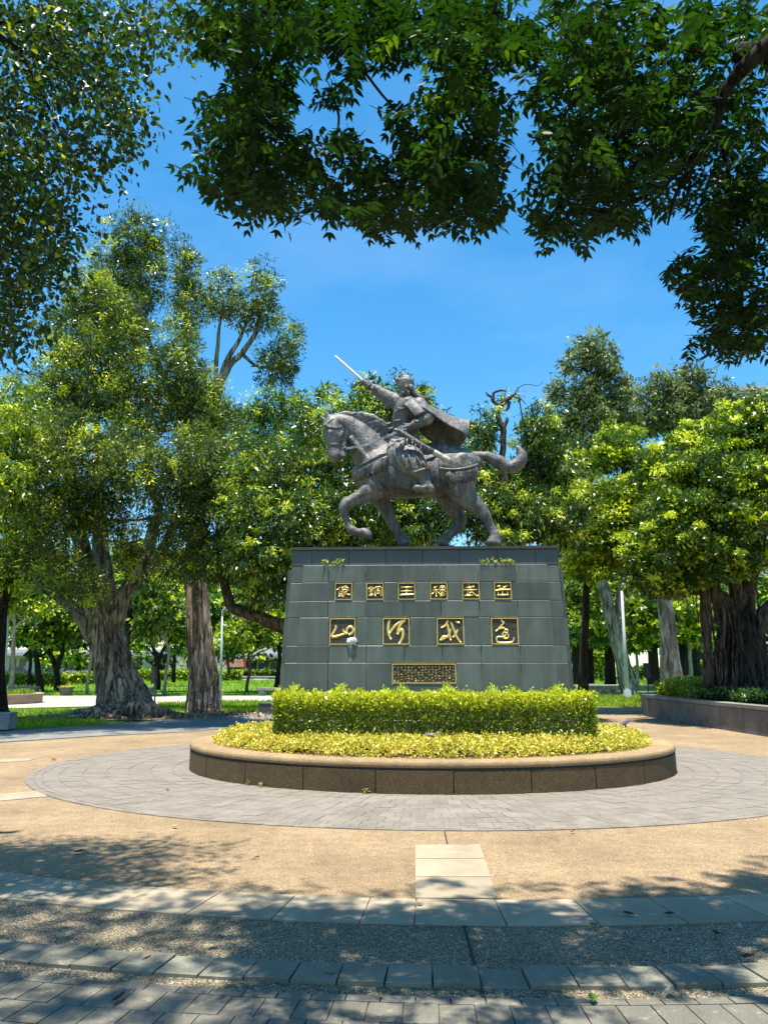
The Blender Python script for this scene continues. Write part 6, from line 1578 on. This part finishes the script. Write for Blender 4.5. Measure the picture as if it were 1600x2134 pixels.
obj("soil", [(p.x, p.y, HP - .12) for p in pts], [tuple(range(len(pts)))], m_planting, rp)
r = np.random.default_rng(55)
# shrubs in that planter: a clipped strip on the left, darker low plants at the right
PT, RN = [], []
for k in range(26000):
    t = r.random() ** 1.0 * 6.2; i = 4 + int(t); f_ = t - int(t)
    d = .45 + 2.2 * r.random()
    p = offp(i, d) * (1 - f_) + offp(i + 1, d) * f_
    h = (.62 if p.y > 21.3 else .40) * (.75 + .25 * math.sin(p.x * 3 + p.y * 2.2)) * (1 - .25 * (d > 2))
    zz = HP - .1 + h * r.random() ** .45
    PT.append((p.x, p.y, zz)); RN.append(.1 + .8 * r.random())
PT, RN = np.array(PT), np.array(RN)
s_ = empty("planter_shrubs", G(1400, 1450, .6) if False else Vector((8.8, 23.5, HP - .1)), "clipped low hedge inside the banyan's planter, leafy and sunlit at its left end", "hedge")
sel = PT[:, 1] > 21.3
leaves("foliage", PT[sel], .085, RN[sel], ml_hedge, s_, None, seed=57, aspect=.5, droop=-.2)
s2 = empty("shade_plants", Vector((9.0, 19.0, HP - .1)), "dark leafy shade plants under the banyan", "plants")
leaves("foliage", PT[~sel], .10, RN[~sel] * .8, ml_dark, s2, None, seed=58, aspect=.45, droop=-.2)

# ================================================================ LAMPS, BENCHES, SIGNS
m_lampw = plain("white_painted_metal", (0.45, 0.48, 0.49), 0.45, var=.06)
m_lampg = plain("grey_green_metal", (0.34, 0.42, 0.40), 0.5, var=.08)
m_dark = plain("dark_painted_metal", (0.018, 0.022, 0.025), 0.4, var=.15)
m_glass = plain("lamp_lens", (0.75, 0.77, 0.75), 0.25, var=.03)
def lamp(name, label, base, top, arm, head, w, mat, Y, box=True):
    b = P(base[0], base[1], Y); b.z = 0
    t = empty(name, b, label, "street lamp", "park lamps")
    k = Y / F0
    mb = MB(); tp = P(top[0], top[1], Y); tp = Vector((b.x + (tp.x - b.x) * .35, b.y, tp.z)); mb.tube([b, b + (tp - b) * .5, tp], [w * k, w * .8 * k, w * .6 * k], 12); mb.build("pole", mat, t, True)
    if box:
        mb = MB(); s = w * 1.75 * k; s2 = w * 1.4 * k; h = 4.3 * w * k
        mb.box8([(b.x - s, b.y - s, 0), (b.x + s, b.y - s, 0), (b.x + s, b.y + s, 0), (b.x - s, b.y + s, 0), (b.x - s2, b.y - s2, h), (b.x + s2, b.y - s2, h), (b.x + s2, b.y + s2, h), (b.x - s2, b.y + s2, h)]); mb.build("base", mat, t)
    if arm:
        dx = tp.x - P(top[0], top[1], Y).x
        pts = [tp] + [P(x, y, Y) + Vector((dx, 0, 0)) for x, y in arm]
        A = catmull([tuple(p) for p in pts], 4); mb = MB(); mb.tube([Vector(a) for a in A], [w * .5 * k] * len(A), 8); mb.build("arm", mat, t, True)
        (x0, y0), (x1, y1) = head; h0, h1 = P(x0, y0, Y) + Vector((dx, 0, 0)), P(x1, y1, Y) + Vector((dx, 0, 0))
        mb = MB(); n = 8
        A = [h0 + (h1 - h0) * i / n for i in range(n + 1)]
        v, f = tube_data(A, [max(.03, .16 * math.sin(math.pi * (.12 + .8 * i / n))) for i in range(n + 1)], 12)
        v = [Vector((p.x, p.y, h0.z + (p.z - h0.z) * .55)) for p in v]; mb.add(v, f); hd = mb.build("luminaire", mat, t, True)
        mb = MB(); c = (h0 + h1) / 2; l = (h1 - h0) * .28
        mb.box(c.x - abs(l.x), c.x + abs(l.x), c.y - .09, c.y + .09, c.z - .13, c.z - .075); mb.build("lens", m_glass, hd)
    return t
lamp("street_lamp", "white tapered lamp post with short curved arm standing in front of the leaning trunk", (1307, 1456), (1299, 1232), [(1299, 1222), (1305, 1214), (1315, 1209)], ((1313, 1209), (1342, 1212)), 4.0, m_lampw, G(1307, 1456).y)
lamp("street_lamp", "grey-green curved-arm lamp post beside the slender pale-barked tree", (5, 1447), (13, 1275), [(15, 1264), (22, 1256)], ((20, 1256), (37, 1254)), 4.0, m_lampg, 41.5)
lamp("street_lamp", "plain green-grey lamp post right of the ragged red-brown paperbark trunk", (460, 1462), (455, 1285), [(455, 1275), (460, 1268)], ((459, 1268), (476, 1266)), 3.0, m_lampg, 33.5, False)
lamp("street_lamp", "white lamp post half hidden behind the banyan's right side", (1598, 1450), (1596, 1300), [(1597, 1288), (1606, 1280)], ((1604, 1280), (1630, 1280)), 4.0, m_lampw, 34.0)
m_gst = stone("grey_bench_stone", (0.20, 0.20, 0.205), (0.32, 0.32, 0.32), 40, 0.8, 0.7, 0.3, 0.1, 0.3)
m_bst = stone("blue_black_stone", (0.035, 0.042, 0.055), (0.075, 0.085, 0.105), 60, 0.8, 0.45, 0.5, 0.1, 0.3)
def stone_block(name, label, cx, cy, sx, sy, h, mat, cat, rz=0.2, slab=True, grp=None):
    t = empty(name, (cx, cy, 0), label, cat, grp, rz)
    R = Matrix.Rotation(rz, 4, 'Z')
    def bx(nm, x0, x1, y0, y1, z0, z1, bev=.012):
        bm = bmesh.new(); bmesh.ops.create_cube(bm, size=1.0)
        for v in bm.verts: v.co = Vector(((x0 + x1) / 2 + v.co.x * (x1 - x0), (y0 + y1) / 2 + v.co.y * (y1 - y0), (z0 + z1) / 2 + v.co.z * (z1 - z0)))
        bmesh.ops.bevel(bm, geom=bm.edges[:], offset=bev, segments=2, affect='EDGES')
        me = bpy.data.meshes.new(nm); bm.to_mesh(me); bm.free()
        o = bpy.data.objects.new(nm, me); COL.objects.link(o); me.materials.append(mat); o.parent = t
    if slab:
        bx("seat", -sx / 2, sx / 2, -sy / 2, sy / 2, h - .12, h); 
        for s in (-1, 1): bx("leg", s * sx * .34 - sx * .11, s * sx * .34 + sx * .11, -sy * .42, sy * .42, 0, h - .122)
    else:
        bx("body", -sx / 2, sx / 2, -sy / 2, sy / 2, 0, h - .05); bx("top_slab", -sx / 2 - .01, sx / 2 + .01, -sy / 2 - .01, sy / 2 + .01, h - .048, h)
    return t
c = G(0, 1521); stone_block("stone_bollard_seat", "rough grey stone block seat at the very edge of the grey path", c.x - .12, c.y + .25, .6, .5, .40, m_gst, "stone seat", .1, False)
c = G(556, 1487); stone_block("stone_bollard_seat", "blue-black polished stone cube beside the plinth's hedge", c.x, c.y + .25, .5, .5, .33, m_bst, "stone seat", -.15, False)
for px, py, w, lab in ((566, 1450, 1.5, "pale stone bench on the far lawn hard against the plinth"), (300, 1446, 1.2, "stone bench in the shade behind the massive paperbark's root lumps"), (50, 1446, 1.6, "grey stone bench behind the low curved planter"), (1232, 1439, 1.4, "pale stone bench in front of the dark conifer pair")):
    c = G(px, py); stone_block("stone_bench", lab, c.x, c.y, w, .45, .42, m_gst, "bench", .05, True, "stone benches round the lawn")
m_lwall = stone("pale_low_wall", (0.40, 0.38, 0.35), (0.52, 0.50, 0.46), 40, .8, .8, .3, .1, .3)
t = empty("low_wall", G(1290, 1440), "long low stone kerb wall along the lawn behind the lamp post", "wall")
a, b = G(1196, 1440), G(1480, 1438); mb = MB()
mb.box8([a, b, b + Vector((0, .4, 0)), a + Vector((0, .4, 0))] + [p + Vector((0, 0, .30)) for p in (a, b, b + Vector((0, .4, 0)), a + Vector((0, .4, 0)))]); mb.build("wall", m_dcap, t)
mb = MB(); up = Vector((0, 0, .302)); a2, b2 = a + Vector((-.05, -.05, 0)), b + Vector((.05, -.05, 0))
mb.box8([p + up for p in (a2, b2, b2 + Vector((0, .5, 0)), a2 + Vector((0, .5, 0)))] + [p + up + Vector((0, 0, .07)) for p in (a2, b2, b2 + Vector((0, .5, 0)), a2 + Vector((0, .5, 0)))]); mb.build("coping", m_lwall, t)
# rocks at the foot of the leaning trunk
rr = random.Random(4)
m_rock = stone("brown_rock", (0.16, 0.11, 0.075), (0.32, 0.24, 0.17), 9, .9, .85, .2, .2, .4, .02)
for k, px in enumerate((1246, 1256, 1268, 1278, 1288)):
    c = G(px, 1450 - (k % 2) * 2); bm = bmesh.new(); bmesh.ops.create_icosphere(bm, subdivisions=2, radius=1)
    for v in bm.verts:
        kk = 1 + .22 * math.sin(v.co.x * 4 + k) + .18 * math.cos(v.co.y * 5 + 2 * k) + rr.uniform(-.06, .06)
        v.co = Vector((v.co.x * .22 * kk, v.co.y * .2 * kk, v.co.z * .17 * kk + .08))
    me = bpy.data.meshes.new("rock"); bm.to_mesh(me); bm.free(); o = link("rock", me, m_rock); o.location = c
    tag(o, ("reddish", "flat brown", "small dark", "broad tan", "knobbly grey-brown")[k] + " rounded edging rock in the grass left of the white lamp post", "rock", "edging rocks by the lamp post")
def board(name, label, px0, px1, py0, py1, post_px, base_py, Y, mat):
    b = P(post_px, base_py, Y); b.z = 0; t = empty(name, b, label, "sign")
    q0, q1 = P(px0, py1, Y), P(px1, py0, Y); mb = MB()
    mb.box(q0.x, q1.x, Y - .05, Y - .01, q0.z, q1.z); pn = mb.build("panel", mat, t)
    mb = MB(); mb.box(q0.x - .02, q1.x + .02, Y - .055, Y - .005, q1.z + .002, q1.z + .04); mb.build("frame", mat, t)
    mb = MB(); mb.tube([b, Vector((b.x, b.y + .02, q1.z))], [.035, .03], 8); mb.build("post", mat, t)
board("notice_board", "dark notice board on a single post beside the massive paperbark's roots", 315, 325, 1391, 1425, 322.5, 1462, G(322, 1462).y, m_dark)
board("notice_board", "dark upright board on a post between the lamp post and the round planter", 1341, 1352, 1383, 1413, 1350, 1442, G(1350, 1442).y, m_dark)
# flower tub and the low curved planter on the left
m_tub = plain("brown_tub", (0.20, 0.155, 0.12), .8, var=.2)
c = G(138, 1449); t = empty("flower_tub", c, "square brown flower tub on the lawn edge before the V-forked tree", "flower pot")
mb = MB(); mb.box8([c + Vector(p) for p in ((-.21, -.2, 0), (.21, -.2, 0), (.21, .2, 0), (-.21, .2, 0), (-.30, -.28, .40), (.30, -.28, .40), (.30, .28, .40), (-.30, .28, .40))]); mb.build("tub", m_tub, t)
mb = MB(); mb.box(c.x - .32, c.x + .32, c.y - .30, c.y + .30, .402, .44); mb.build("rim", m_tub, t)
PT = np.array(c)[None, :] + r.normal(size=(300, 3)) * np.array([.14, .12, .02]) + np.array([0, 0, .46]); leaves("flowers", PT, .09, r.random(300), ml_yel, t, None, seed=5)
c = G(10, 1472); t = empty("low_planter", Vector((c.x - 1.4, c.y + 1.6, 0)), "low curved pinkish planter full of grass at the pale path", "planter")
m_pink = stone("pinkish_planter_stone", (0.26, 0.18, 0.13), (0.40, 0.29, 0.22), 30, .8, .8, .3, .1, .25)
cc = G(66, 1467); R_ = 3.1; ctr = Vector((cc.x - R_, cc.y + .6, 0)); v, f = [], []
prof = [(R_, 0), (R_, .30), (R_ + .05, .305), (R_ + .05, .40), (R_ - .25, .40), (R_ - .25, .30)]
for i in range(49):
    a = 2 * math.pi * i / 48
    for q, zz in prof: v.append((ctr.x + q * math.cos(a), ctr.y + q * .8 * math.sin(a), zz))
for i in range(48):
    for j in range(5): f.append((i * 6 + j, (i + 1) * 6 + j, (i + 1) * 6 + j + 1, i * 6 + j + 1))
obj("rim", v, f, m_pink, t)
obj("soil", [(ctr.x + (R_ - .2) * math.cos(2 * math.pi * i / 32), ctr.y + .8 * (R_ - .2) * math.sin(2 * math.pi * i / 32), .33) for i in range(32)], [tuple(range(32))], m_planting, t)
n = 5000; a = r.uniform(0, 6.28, n); q = np.sqrt(r.random(n)) * (R_ - .3)
leaves("grass", np.stack([ctr.x + q * np.cos(a), ctr.y + .8 * q * np.sin(a), np.full(n, .34)], 1), .16, r.random(n), ml_grass, t, None, seed=6, aspect=.18, droop=-1.6, up=.2)

# ================================================================ FAR HEDGES
def far_hedge(label, px0, px1, ytop, ybot, mat, seed, depth=1.2):
    A, B_ = G(px0, ybot), G(px1, ybot); h = P(px0, ytop, A.y).z; n = int(abs(px1 - px0) * (ybot - ytop) * 1.9)
    rr_ = np.random.default_rng(seed); x = rr_.uniform(A.x, B_.x, n); y = A.y + rr_.random(n) ** 2 * depth; z = h * rr_.random(n) ** .6 * (1 + .06 * np.sin(x * 1.9))
    t = empty("far_hedge", (A + B_) / 2, label, "hedge", "clipped hedges along the far lawn")
    leaves("foliage", np.stack([x, y, z], 1), 5.5 * A.y / F0, np.clip(.05 + .9 * rr_.random(n), 0, 1), mat, t, None, seed=seed + 1, aspect=.6, droop=-.2)
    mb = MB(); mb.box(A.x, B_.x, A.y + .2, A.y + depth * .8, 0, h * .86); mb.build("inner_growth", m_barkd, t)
far_hedge("yellow-green clipped hedge behind the dark V-forked tree", 8, 126, 1407, 1431, ml_hedge, 501)
far_hedge("bright clipped hedge between the V-forked tree and the massive paperbark", 128, 200, 1406, 1426, ml_hedge, 503)
far_hedge("flat-topped hedge in front of the pale stone wall", 285, 460, 1399, 1419, ml_hedge, 505, 3)
far_hedge("rounded hedge end below the red banner", 462, 500, 1400, 1418, ml_lime, 507)
far_hedge("low bushy hedge in front of the shop front", 505, 590, 1399, 1409, ml_far, 509)
far_hedge("bushy green hedge behind the white paperbark and the banyan", 1405, 1510, 1380, 1428, ml_lime, 511, 2.5)
far_hedge("round bush behind the dark conifer pair", 1222, 1268, 1358, 1420, ml_lime, 513, 2.5)
far_hedge("clipped hedge at the far lawn beside the lamp post", 1300, 1400, 1392, 1420, ml_far, 515, 2.0)

# ================================================================ BUILDINGS BEYOND THE PARK
m_bw = plain("white_render", (0.46, 0.46, 0.45), .8, var=.08, scale=.4)
m_bg = plain("grey_render", (0.36, 0.36, 0.36), .8, var=.1, scale=.4)
m_win = plain("dark_window_glass", (0.035, 0.045, 0.055), .15, spec=.6, var=.4, scale=.7)
m_red = plain("red_banner", (0.42, 0.025, 0.02), .6, var=.15, scale=.6)
m_bun = plain("tan_print", (0.60, 0.34, 0.17), .6, var=.35, scale=.9)
m_wht = plain("white_print", (0.8, 0.8, 0.8), .6, var=.03)
YS = 138.0
def wx(px): return P(px, 1388, YS).x
sh = empty("shop_building", (wx(520), YS, 0), "low white shop building with dark glass front and red banner beyond the lawn", "building")
x0, x1 = wx(425), wx(900); zr = P(500, 1345, YS).z
mb = MB(); mb.box(x0, x1, YS, YS + 16, 0, zr); mb.build("wall", m_bw, sh)
mb = MB(); mb.box(x0 - 1, x1 + 1, YS - 2.2, YS - .05, P(500, 1372, YS).z, P(500, 1364, YS).z); mb.build("canopy", m_bw, sh)
for k in range(18):
    a = x0 + 1 + k * (x1 - x0 - 2) / 18; mb = MB(); mb.box(a + .15, a + (x1 - x0 - 2) / 18 - .15, YS - .12, YS - .004, .3, P(500, 1376, YS).z); mb.build("shop_window", m_win, sh)
mb = MB(); YB2 = YS - 6; A, B_ = P(459, 1391, YB2), P(512, 1373, YB2)
ban_ = empty("banner", (A.x, YB2, 0), "red advertising banner with white lettering on the shop front", "banner")
mb.box(A.x, B_.x, YB2, YB2 + .1, A.z, B_.z); mb.build("panel", m_red, ban_)
mb = MB(); A2, B2 = P(478, 1390, YB2), P(508, 1379.5, YB2); mb.box(A2.x, B2.x, YB2 - .03, YB2 - .004, A2.z, B2.z); mb.build("picture", m_bun, ban_)
for s in (A.x + .3, B_.x - .3):
    mb = MB(); mb.tube([Vector((s, YB2 + .16, 0)), Vector((s, YB2 + .16, B_.z))], [.06, .06], 6); mb.build("post", m_bg, ban_)
cu_ = bpy.data.curves.new("t", 'FONT'); cu_.body = "BURGER KING"; cu_.size = .62; cu_.extrude = .01
to = bpy.data.objects.new("t", cu_); COL.objects.link(to); dg = bpy.context.evaluated_depsgraph_get(); dg.update()
tm = bpy.data.meshes.new_from_object(to.evaluated_get(dg)); bpy.data.objects.remove(to)
tp = P(481, 1378.6, YB2)
wdt = max(v.co.x for v in tm.vertices); sx = (P(506, 1378, YB2).x - tp.x) / wdt
for v in tm.vertices: v.co = Vector((tp.x + v.co.x * sx, YB2 - .02 - v.co.z, tp.z + v.co.y * 1.0))
o = link("lettering", tm, m_wht, ban_); o["kind"] = "stuff"
# long white viaduct-like wall on the left, and the block wall
lw = empty("white_building", (wx(80), YS + 6, 0), "long low white building glimpsed between the left park trees", "building")
mb = MB(); mb.box(wx(-300), wx(330), YS + 4, YS + 18, 0, P(80, 1352, YS).z); mb.build("wall", m_bw, lw)
mb = MB(); mb.box(wx(-302), wx(332), YS + 2.5, YS + 3.95, P(80, 1366, YS).z, P(80, 1360, YS).z); mb.build("canopy", m_bg, lw)
for k in range(30):
    a = wx(-295) + k * (wx(325) - wx(-295)) / 30
    if k % 3 != 1:
        mb = MB(); mb.box(a + .3, a + 1.5, YS + 3.9, YS + 3.996, .5, P(80, 1372, YS).z); mb.build("window", m_win, lw)
bwall = empty("block_wall", G(385, 1405), "pale wall of large square stone blocks rising to the left of the banner", "wall")
Yw = 112.0; m_blk = [plain("pale_block%d" % k, c_, .8, var=.06) for k, c_ in enumerate(((.55, .55, .53), (.42, .42, .40), (.62, .61, .58)))]
for row in range(4):
    for k in range(14):
        xa = 335 + k * 9.5 + (row % 2) * 4; 
        if xa < 335 + row * 10: continue
        p0, p1 = P(xa, 1402 - row * 8.2, Yw), P(xa + 9.2, 1402 - (row + 1) * 8.2 + .4, Yw)
        mb = MB(); mb.box(p0.x, p1.x, Yw + .02 * ((k + row) % 3), Yw + .6, max(0, p0.z) if row else 0, p1.z); mb.build("stone_block", m_blk[(k * 7 + row * 5) % 3], bwall)
def tower(label, px0, px1, pyt, Y, mat, floors, cols, nm="apartment_tower"):
    A, B_ = P(px0, 1388, Y), P(px1, pyt, Y); t = empty(nm, ((A.x + B_.x) / 2, Y, 0), label, "building", "pale towers behind the trees")
    mb = MB(); mb.box(A.x, B_.x, Y, Y + 14, 0, B_.z); mb.build("wall", mat, t)
    mb = MB(); mb.box(A.x - .4, B_.x + .4, Y - .4, Y + 14.4, B_.z + .01, B_.z + .9); mb.build("parapet", mat, t)
    w = (B_.x - A.x) / cols; h = B_.z / floors
    for i in range(floors // 2, floors):
        for j in range(cols):
            mb = MB(); mb.box(A.x + (j + .22) * w, A.x + (j + .78) * w, Y - .06, Y + .02, (i + .3) * h, (i + .78) * h); mb.build("window", m_win, t)
            mb = MB(); mb.box(A.x + (j + .18) * w, A.x + (j + .82) * w, Y - .3, Y - .004, (i + .2) * h, (i + .28) * h); mb.build("sill", m_bg, t)
tower("white tower block whose top shows over the banyan at the right", 1535, 1720, 815, 150, m_bw, 18, 6)
tower("pale grey tower block glimpsed beside the tall grey-green tree", 1168, 1222, 885, 150, m_bw, 15, 3)
# parked cars on the street behind the hedge
def car(label, px, Y, mat, s=1):
    b = P(px, 1400, Y); b.z = .006; t = empty("parked_car", b, label, "car", "cars parked on the far street")
    m = MB(); prof = [(-2.1, .30), (-2.12, .62), (-1.9, .80), (-1.15, .90), (1.45, .92), (2.0, .80), (2.1, .5), (2.08, .30)]
    def ext(pr, w, nm, mt, par):
        q = MB(); n = len(pr); v = [(b.x + s * x, b.y - w, z) for x, z in pr] + [(b.x + s * x, b.y + w, z) for x, z in pr]
        f = [tuple(range(n)), tuple(range(n, 2 * n))[::-1]] + [(i, n + i, n + (i + 1) % n, (i + 1) % n) for i in range(n)]; q.add(v, f); return q.build(nm, mt, par)
    ext(prof, .86, "body", mat, t); ext([(-1.2, .905), (-.55, 1.42), (.95, 1.45), (1.5, .925)], .74, "cabin", m_win, t); ext([(-.6, 1.452), (-.4, 1.50), (.85, 1.50), (1.0, 1.455)], .7, "roof", mat, t)
    for wxp in (-1.35, 1.3):
        for wy in (-.80, .80):
            q = MB(); q.tube([Vector((b.x + wxp, b.y + wy - .1, .31)), Vector((b.x + wxp, b.y + wy + .1, .31))], [.31, .31], 14); q.build("wheel", m_dark, t)
car("dark parked car behind the hedge near the curved-arm lamp post", 40, 116, plain("dark_car_paint", (.05, .06, .07), .3, spec=.5))
car("white parked car glimpsed at the banyan's right side", 1604, 116, plain("white_car_paint", (.7, .7, .7), .3, spec=.5), -1)
car("silver parked car behind the hedge next to the massive paperbark", 165, 117, plain("silver_car_paint", (.35, .36, .38), .3, spec=.5))

# ================================================================ SMALL THINGS
# floodlights in the ground cover
def flood(px, py, z, label, tilt):
    c = G(px, py, z); t = empty("floodlight", Vector((c.x, c.y, .345)), label, "floodlight", "floodlights in the planter")
    bm = bmesh.new(); bmesh.ops.create_cube(bm, size=1)
    for v in bm.verts: v.co = Vector((v.co.x * .19, v.co.y * .14, v.co.z * .045))
    bmesh.ops.bevel(bm, geom=bm.edges[:], offset=.008, segments=2, affect='EDGES')
    bm.transform(Matrix.Translation(c) @ Matrix.Rotation(tilt, 4, 'Y') @ Matrix.Rotation(-.35, 4, 'X')); me = bpy.data.meshes.new("housing"); bm.to_mesh(me); bm.free()
    h = link("housing", me, plain("purple_grey_metal", (.20, .19, .23), .4, metal=.4), t)
    mb = MB(); mb.tube([Vector((c.x, c.y, .34)), c], [.014, .012], 6); mb.build("stem", m_dark, t)
flood(899, 1533, .60, "flat grey floodlight low in the middle of the hedge front", 0)
flood(1302, 1506, .62, "small tilted black floodlight at the right end of the golden ground cover", -.5)
# weeds in the plinth's ledge
m_weed = leaf_mat("weed_leaf", [(0, (.12, .20, .04)), (1, (.40, .46, .16))], .35)
def weed(px0, px1, label, seed, big):
    r_ = np.random.default_rng(seed); t = empty("weed", L(*toL(M((px0 + px1) / 2, 1177, vf(3.13) + .05))[:2], 3.135), label, "weed", None)
    PT, mbw = [], MB()
    for k in range(big):
        x = r_.uniform(px0, px1); u, v_, z_ = toL(M(x, 1177, vf(3.13) + .05)); lean = r_.uniform(-.9, .9); ln = r_.uniform(.05, .14); q = []
        for j in range(7):
            t_ = j / 6; p = L(u + lean * ln * t_, v_ - .05 * t_, 3.135 + ln * (t_ - .35 * t_ * t_)); q.append(p)
            if j > 1: PT += [p, p]
        mbw.tube(q, [.003] * 7, 4, False)
    mbw.build("stalks", m_weed, t); leaves("foliage", np.array(PT), .05, r_.random(len(PT)), m_weed, t, None, seed=seed, aspect=.34, droop=.1, kind="stuff")
weed(660, 688, "fern-like pale weed growing from the plinth ledge above the left plaques", 61, 5)
weed(690, 716, "short tufted weed on the plinth ledge right of the fern-like one", 62, 7)
weed(1000, 1016, "thin sprig of weed on the plinth ledge above the right plaques", 63, 4)
weed(1028, 1068, "wide tuft of weeds on the plinth ledge at the right", 64, 12)
# fallen leaves
fl = [(1310, 1905, (.10, .055, .025), .05, "dark curled"), (1393, 1905, (.09, .05, .02), .045, "dark flat"), (1238, 1928, (.32, .18, .05), .045, "tan curled"), (1277, 1954, (.5, .5, .46), .04, "pale twisted"), (1541, 1931, (.5, .5, .45), .035, "whitish"), (1582, 1966, (.5, .5, .46), .035, "pale grey"), (1559, 1995, (.08, .03, .02), .06, "dark maroon"), (1234, 2081, (.16, .28, .02), .05, "yellow-green"), (248, 2080, (.13, .025, .02), .05, "red-brown curled"), (305, 1993, (.50, .36, .24), .05, "pinkish tan"),
      (112, 1583, (.22, .14, .05), .07, "small brown"), (165, 1775, (.07, .045, .025), .06, "dark brown"), (1193, 1733, (.35, .05, .02), .04, "little red"), (443, 1966, (.45, .43, .36), .04, "cream"), (875, 1883, (.45, .45, .10), .03, "tiny yellow"), (1490, 1945, (.07, .05, .03), .05, "blackish"), (1395, 1940, (.06, .04, .03), .03, "tiny black"), (365, 1722, (.5, .45, .38), .05, "pale sandy"), (350, 1646, (.30, .16, .10), .05, "rusty"), (1395, 2066, (.5, .48, .34), .05, "straw-coloured"), (535, 1780, (.42, .32, .2), .04, "fawn"), (690, 2027, (.42, .42, .40), .04, "silvery")]
for i, (px, py, col, sz, w) in enumerate(fl):
    c = G(px, py, .03 if py > 1800 else .02); rr = random.Random(900 + i); a = rr.uniform(0, 6.28); bm = bmesh.new()
    vs_ = []
    for j in range(7):
        t_ = j / 6; wd = sz * .42 * math.sin(math.pi * min(1, .08 + t_ * .92)); zz = sz * .35 * (t_ - .5) ** 2 * rr.uniform(1, 3)
        vs_.append([bm.verts.new((sz * 1.5 * (t_ - .5), s * wd, zz + abs(s) * wd * .45)) for s in (-1, 0, 1)])
    for j in range(6):
        for k in (0, 1): bm.faces.new((vs_[j][k], vs_[j + 1][k], vs_[j + 1][k + 1], vs_[j][k + 1]))
    bmesh.ops.solidify(bm, geom=bm.faces[:], thickness=.0012)
    me = bpy.data.meshes.new("fallen_leaf"); bm.to_mesh(me); bm.free(); o = link("fallen_leaf", me, plain("dry_leaf%d" % i, col, .7, var=.3, scale=30)); o.location = c; o.rotation_euler = (rr.uniform(-.3, .3), rr.uniform(-.3, .3), a)
    where = "grey pebble band" if 1930 < py < 2010 or 2068 < py < 2085 else "dark slabs" if py >= 2010 else "pale slab band" if py > 1872 else "tan plaza" if py > 1735 or px < 120 else "grey ring paving"
    tag(o, "%s fallen leaf lying on the %s" % (w, where), "leaf", "fallen leaves on the paving")
# little weeds at the foot of the planter wall
for i, px in enumerate((764, 548, 522)):
    a = ang_for_px(px, 0.02); b = EL(R_PL + .03, a, .012, ASP_P); t = empty("seedling", b, ("tiny green seedling under the widest front panel of the oval planter wall", "two-leaved seedling at the dark mossy stretch of the oval planter wall", "paler seedling beside the two-leaved one at the oval planter wall")[i], "weed", "seedlings at the planter foot")
    rr_ = np.random.default_rng(70 + i); leaves("foliage", np.array(b)[None, :] + rr_.normal(size=(14, 3)) * .012 + np.array([0, 0, .035]), .035, rr_.random(14), m_weed, t, None, seed=i, aspect=.5)
# grass on the near strips of lawn
def grass(pts_fn, n, size, seed):
    rr_ = np.random.default_rng(seed); return pts_fn(rr_, n), size
r = np.random.default_rng(91)
PT = []
def strip(px0, px1, y0a, y1a, n):
    "lawn seen between two picture rows, spread on the ground"
    for _ in range(n):
        t_ = r.random(); x = px0 + (px1 - px0) * t_; A, B_ = G(x, y0a), G(x, y1a); k = r.random(); p = A + (B_ - A) * k; PT.append((p.x, p.y, -.03))
strip(-40, 220, 1478, 1510, 9000); strip(330, 400, 1466, 1480, 3000); strip(455, 575, 1463, 1487, 9000); strip(1236, 1345, 1452, 1474, 9000); strip(-40, 600, 1420, 1450, 9000); strip(1190, 1500, 1420, 1437, 5000); strip(10, 200, 1498, 1514, 2500)
PT = np.array(PT)
d = np.hypot((PT[:, 0] + 7.2) / 4.2, (PT[:, 1] - 24.7) / 1.9); PT = PT[(d > 1.0) | (r.random(len(PT)) < .05)]
gr = leaves("grass", PT, .0040 * PT[:, 1], r.random(len(PT)), ml_grass, None, None, seed=92, aspect=.16, droop=-1.5, up=.2)
tag(gr, "short green lawn grass between the paths and under the trees", "grass", kind="stuff")
# leaf litter under the paperbarks
n = 2500; x = r.normal(size=n) * 2.4 - 7.0; y = 24.2 + r.normal(size=n) * .9
lt = leaves("leaf_litter", np.stack([x, y, np.full(n, .012)], 1), .10, r.random(n), leaf_mat("dry_litter", [(0, (.10, .06, .03)), (.6, (.26, .18, .10)), (1, (.45, .36, .24))], .1), None, None, seed=93, aspect=.5, up=3.0, droop=0)
tag(lt, "dry leaf litter scattered under the two big paperbarks", "leaf litter", kind="stuff")
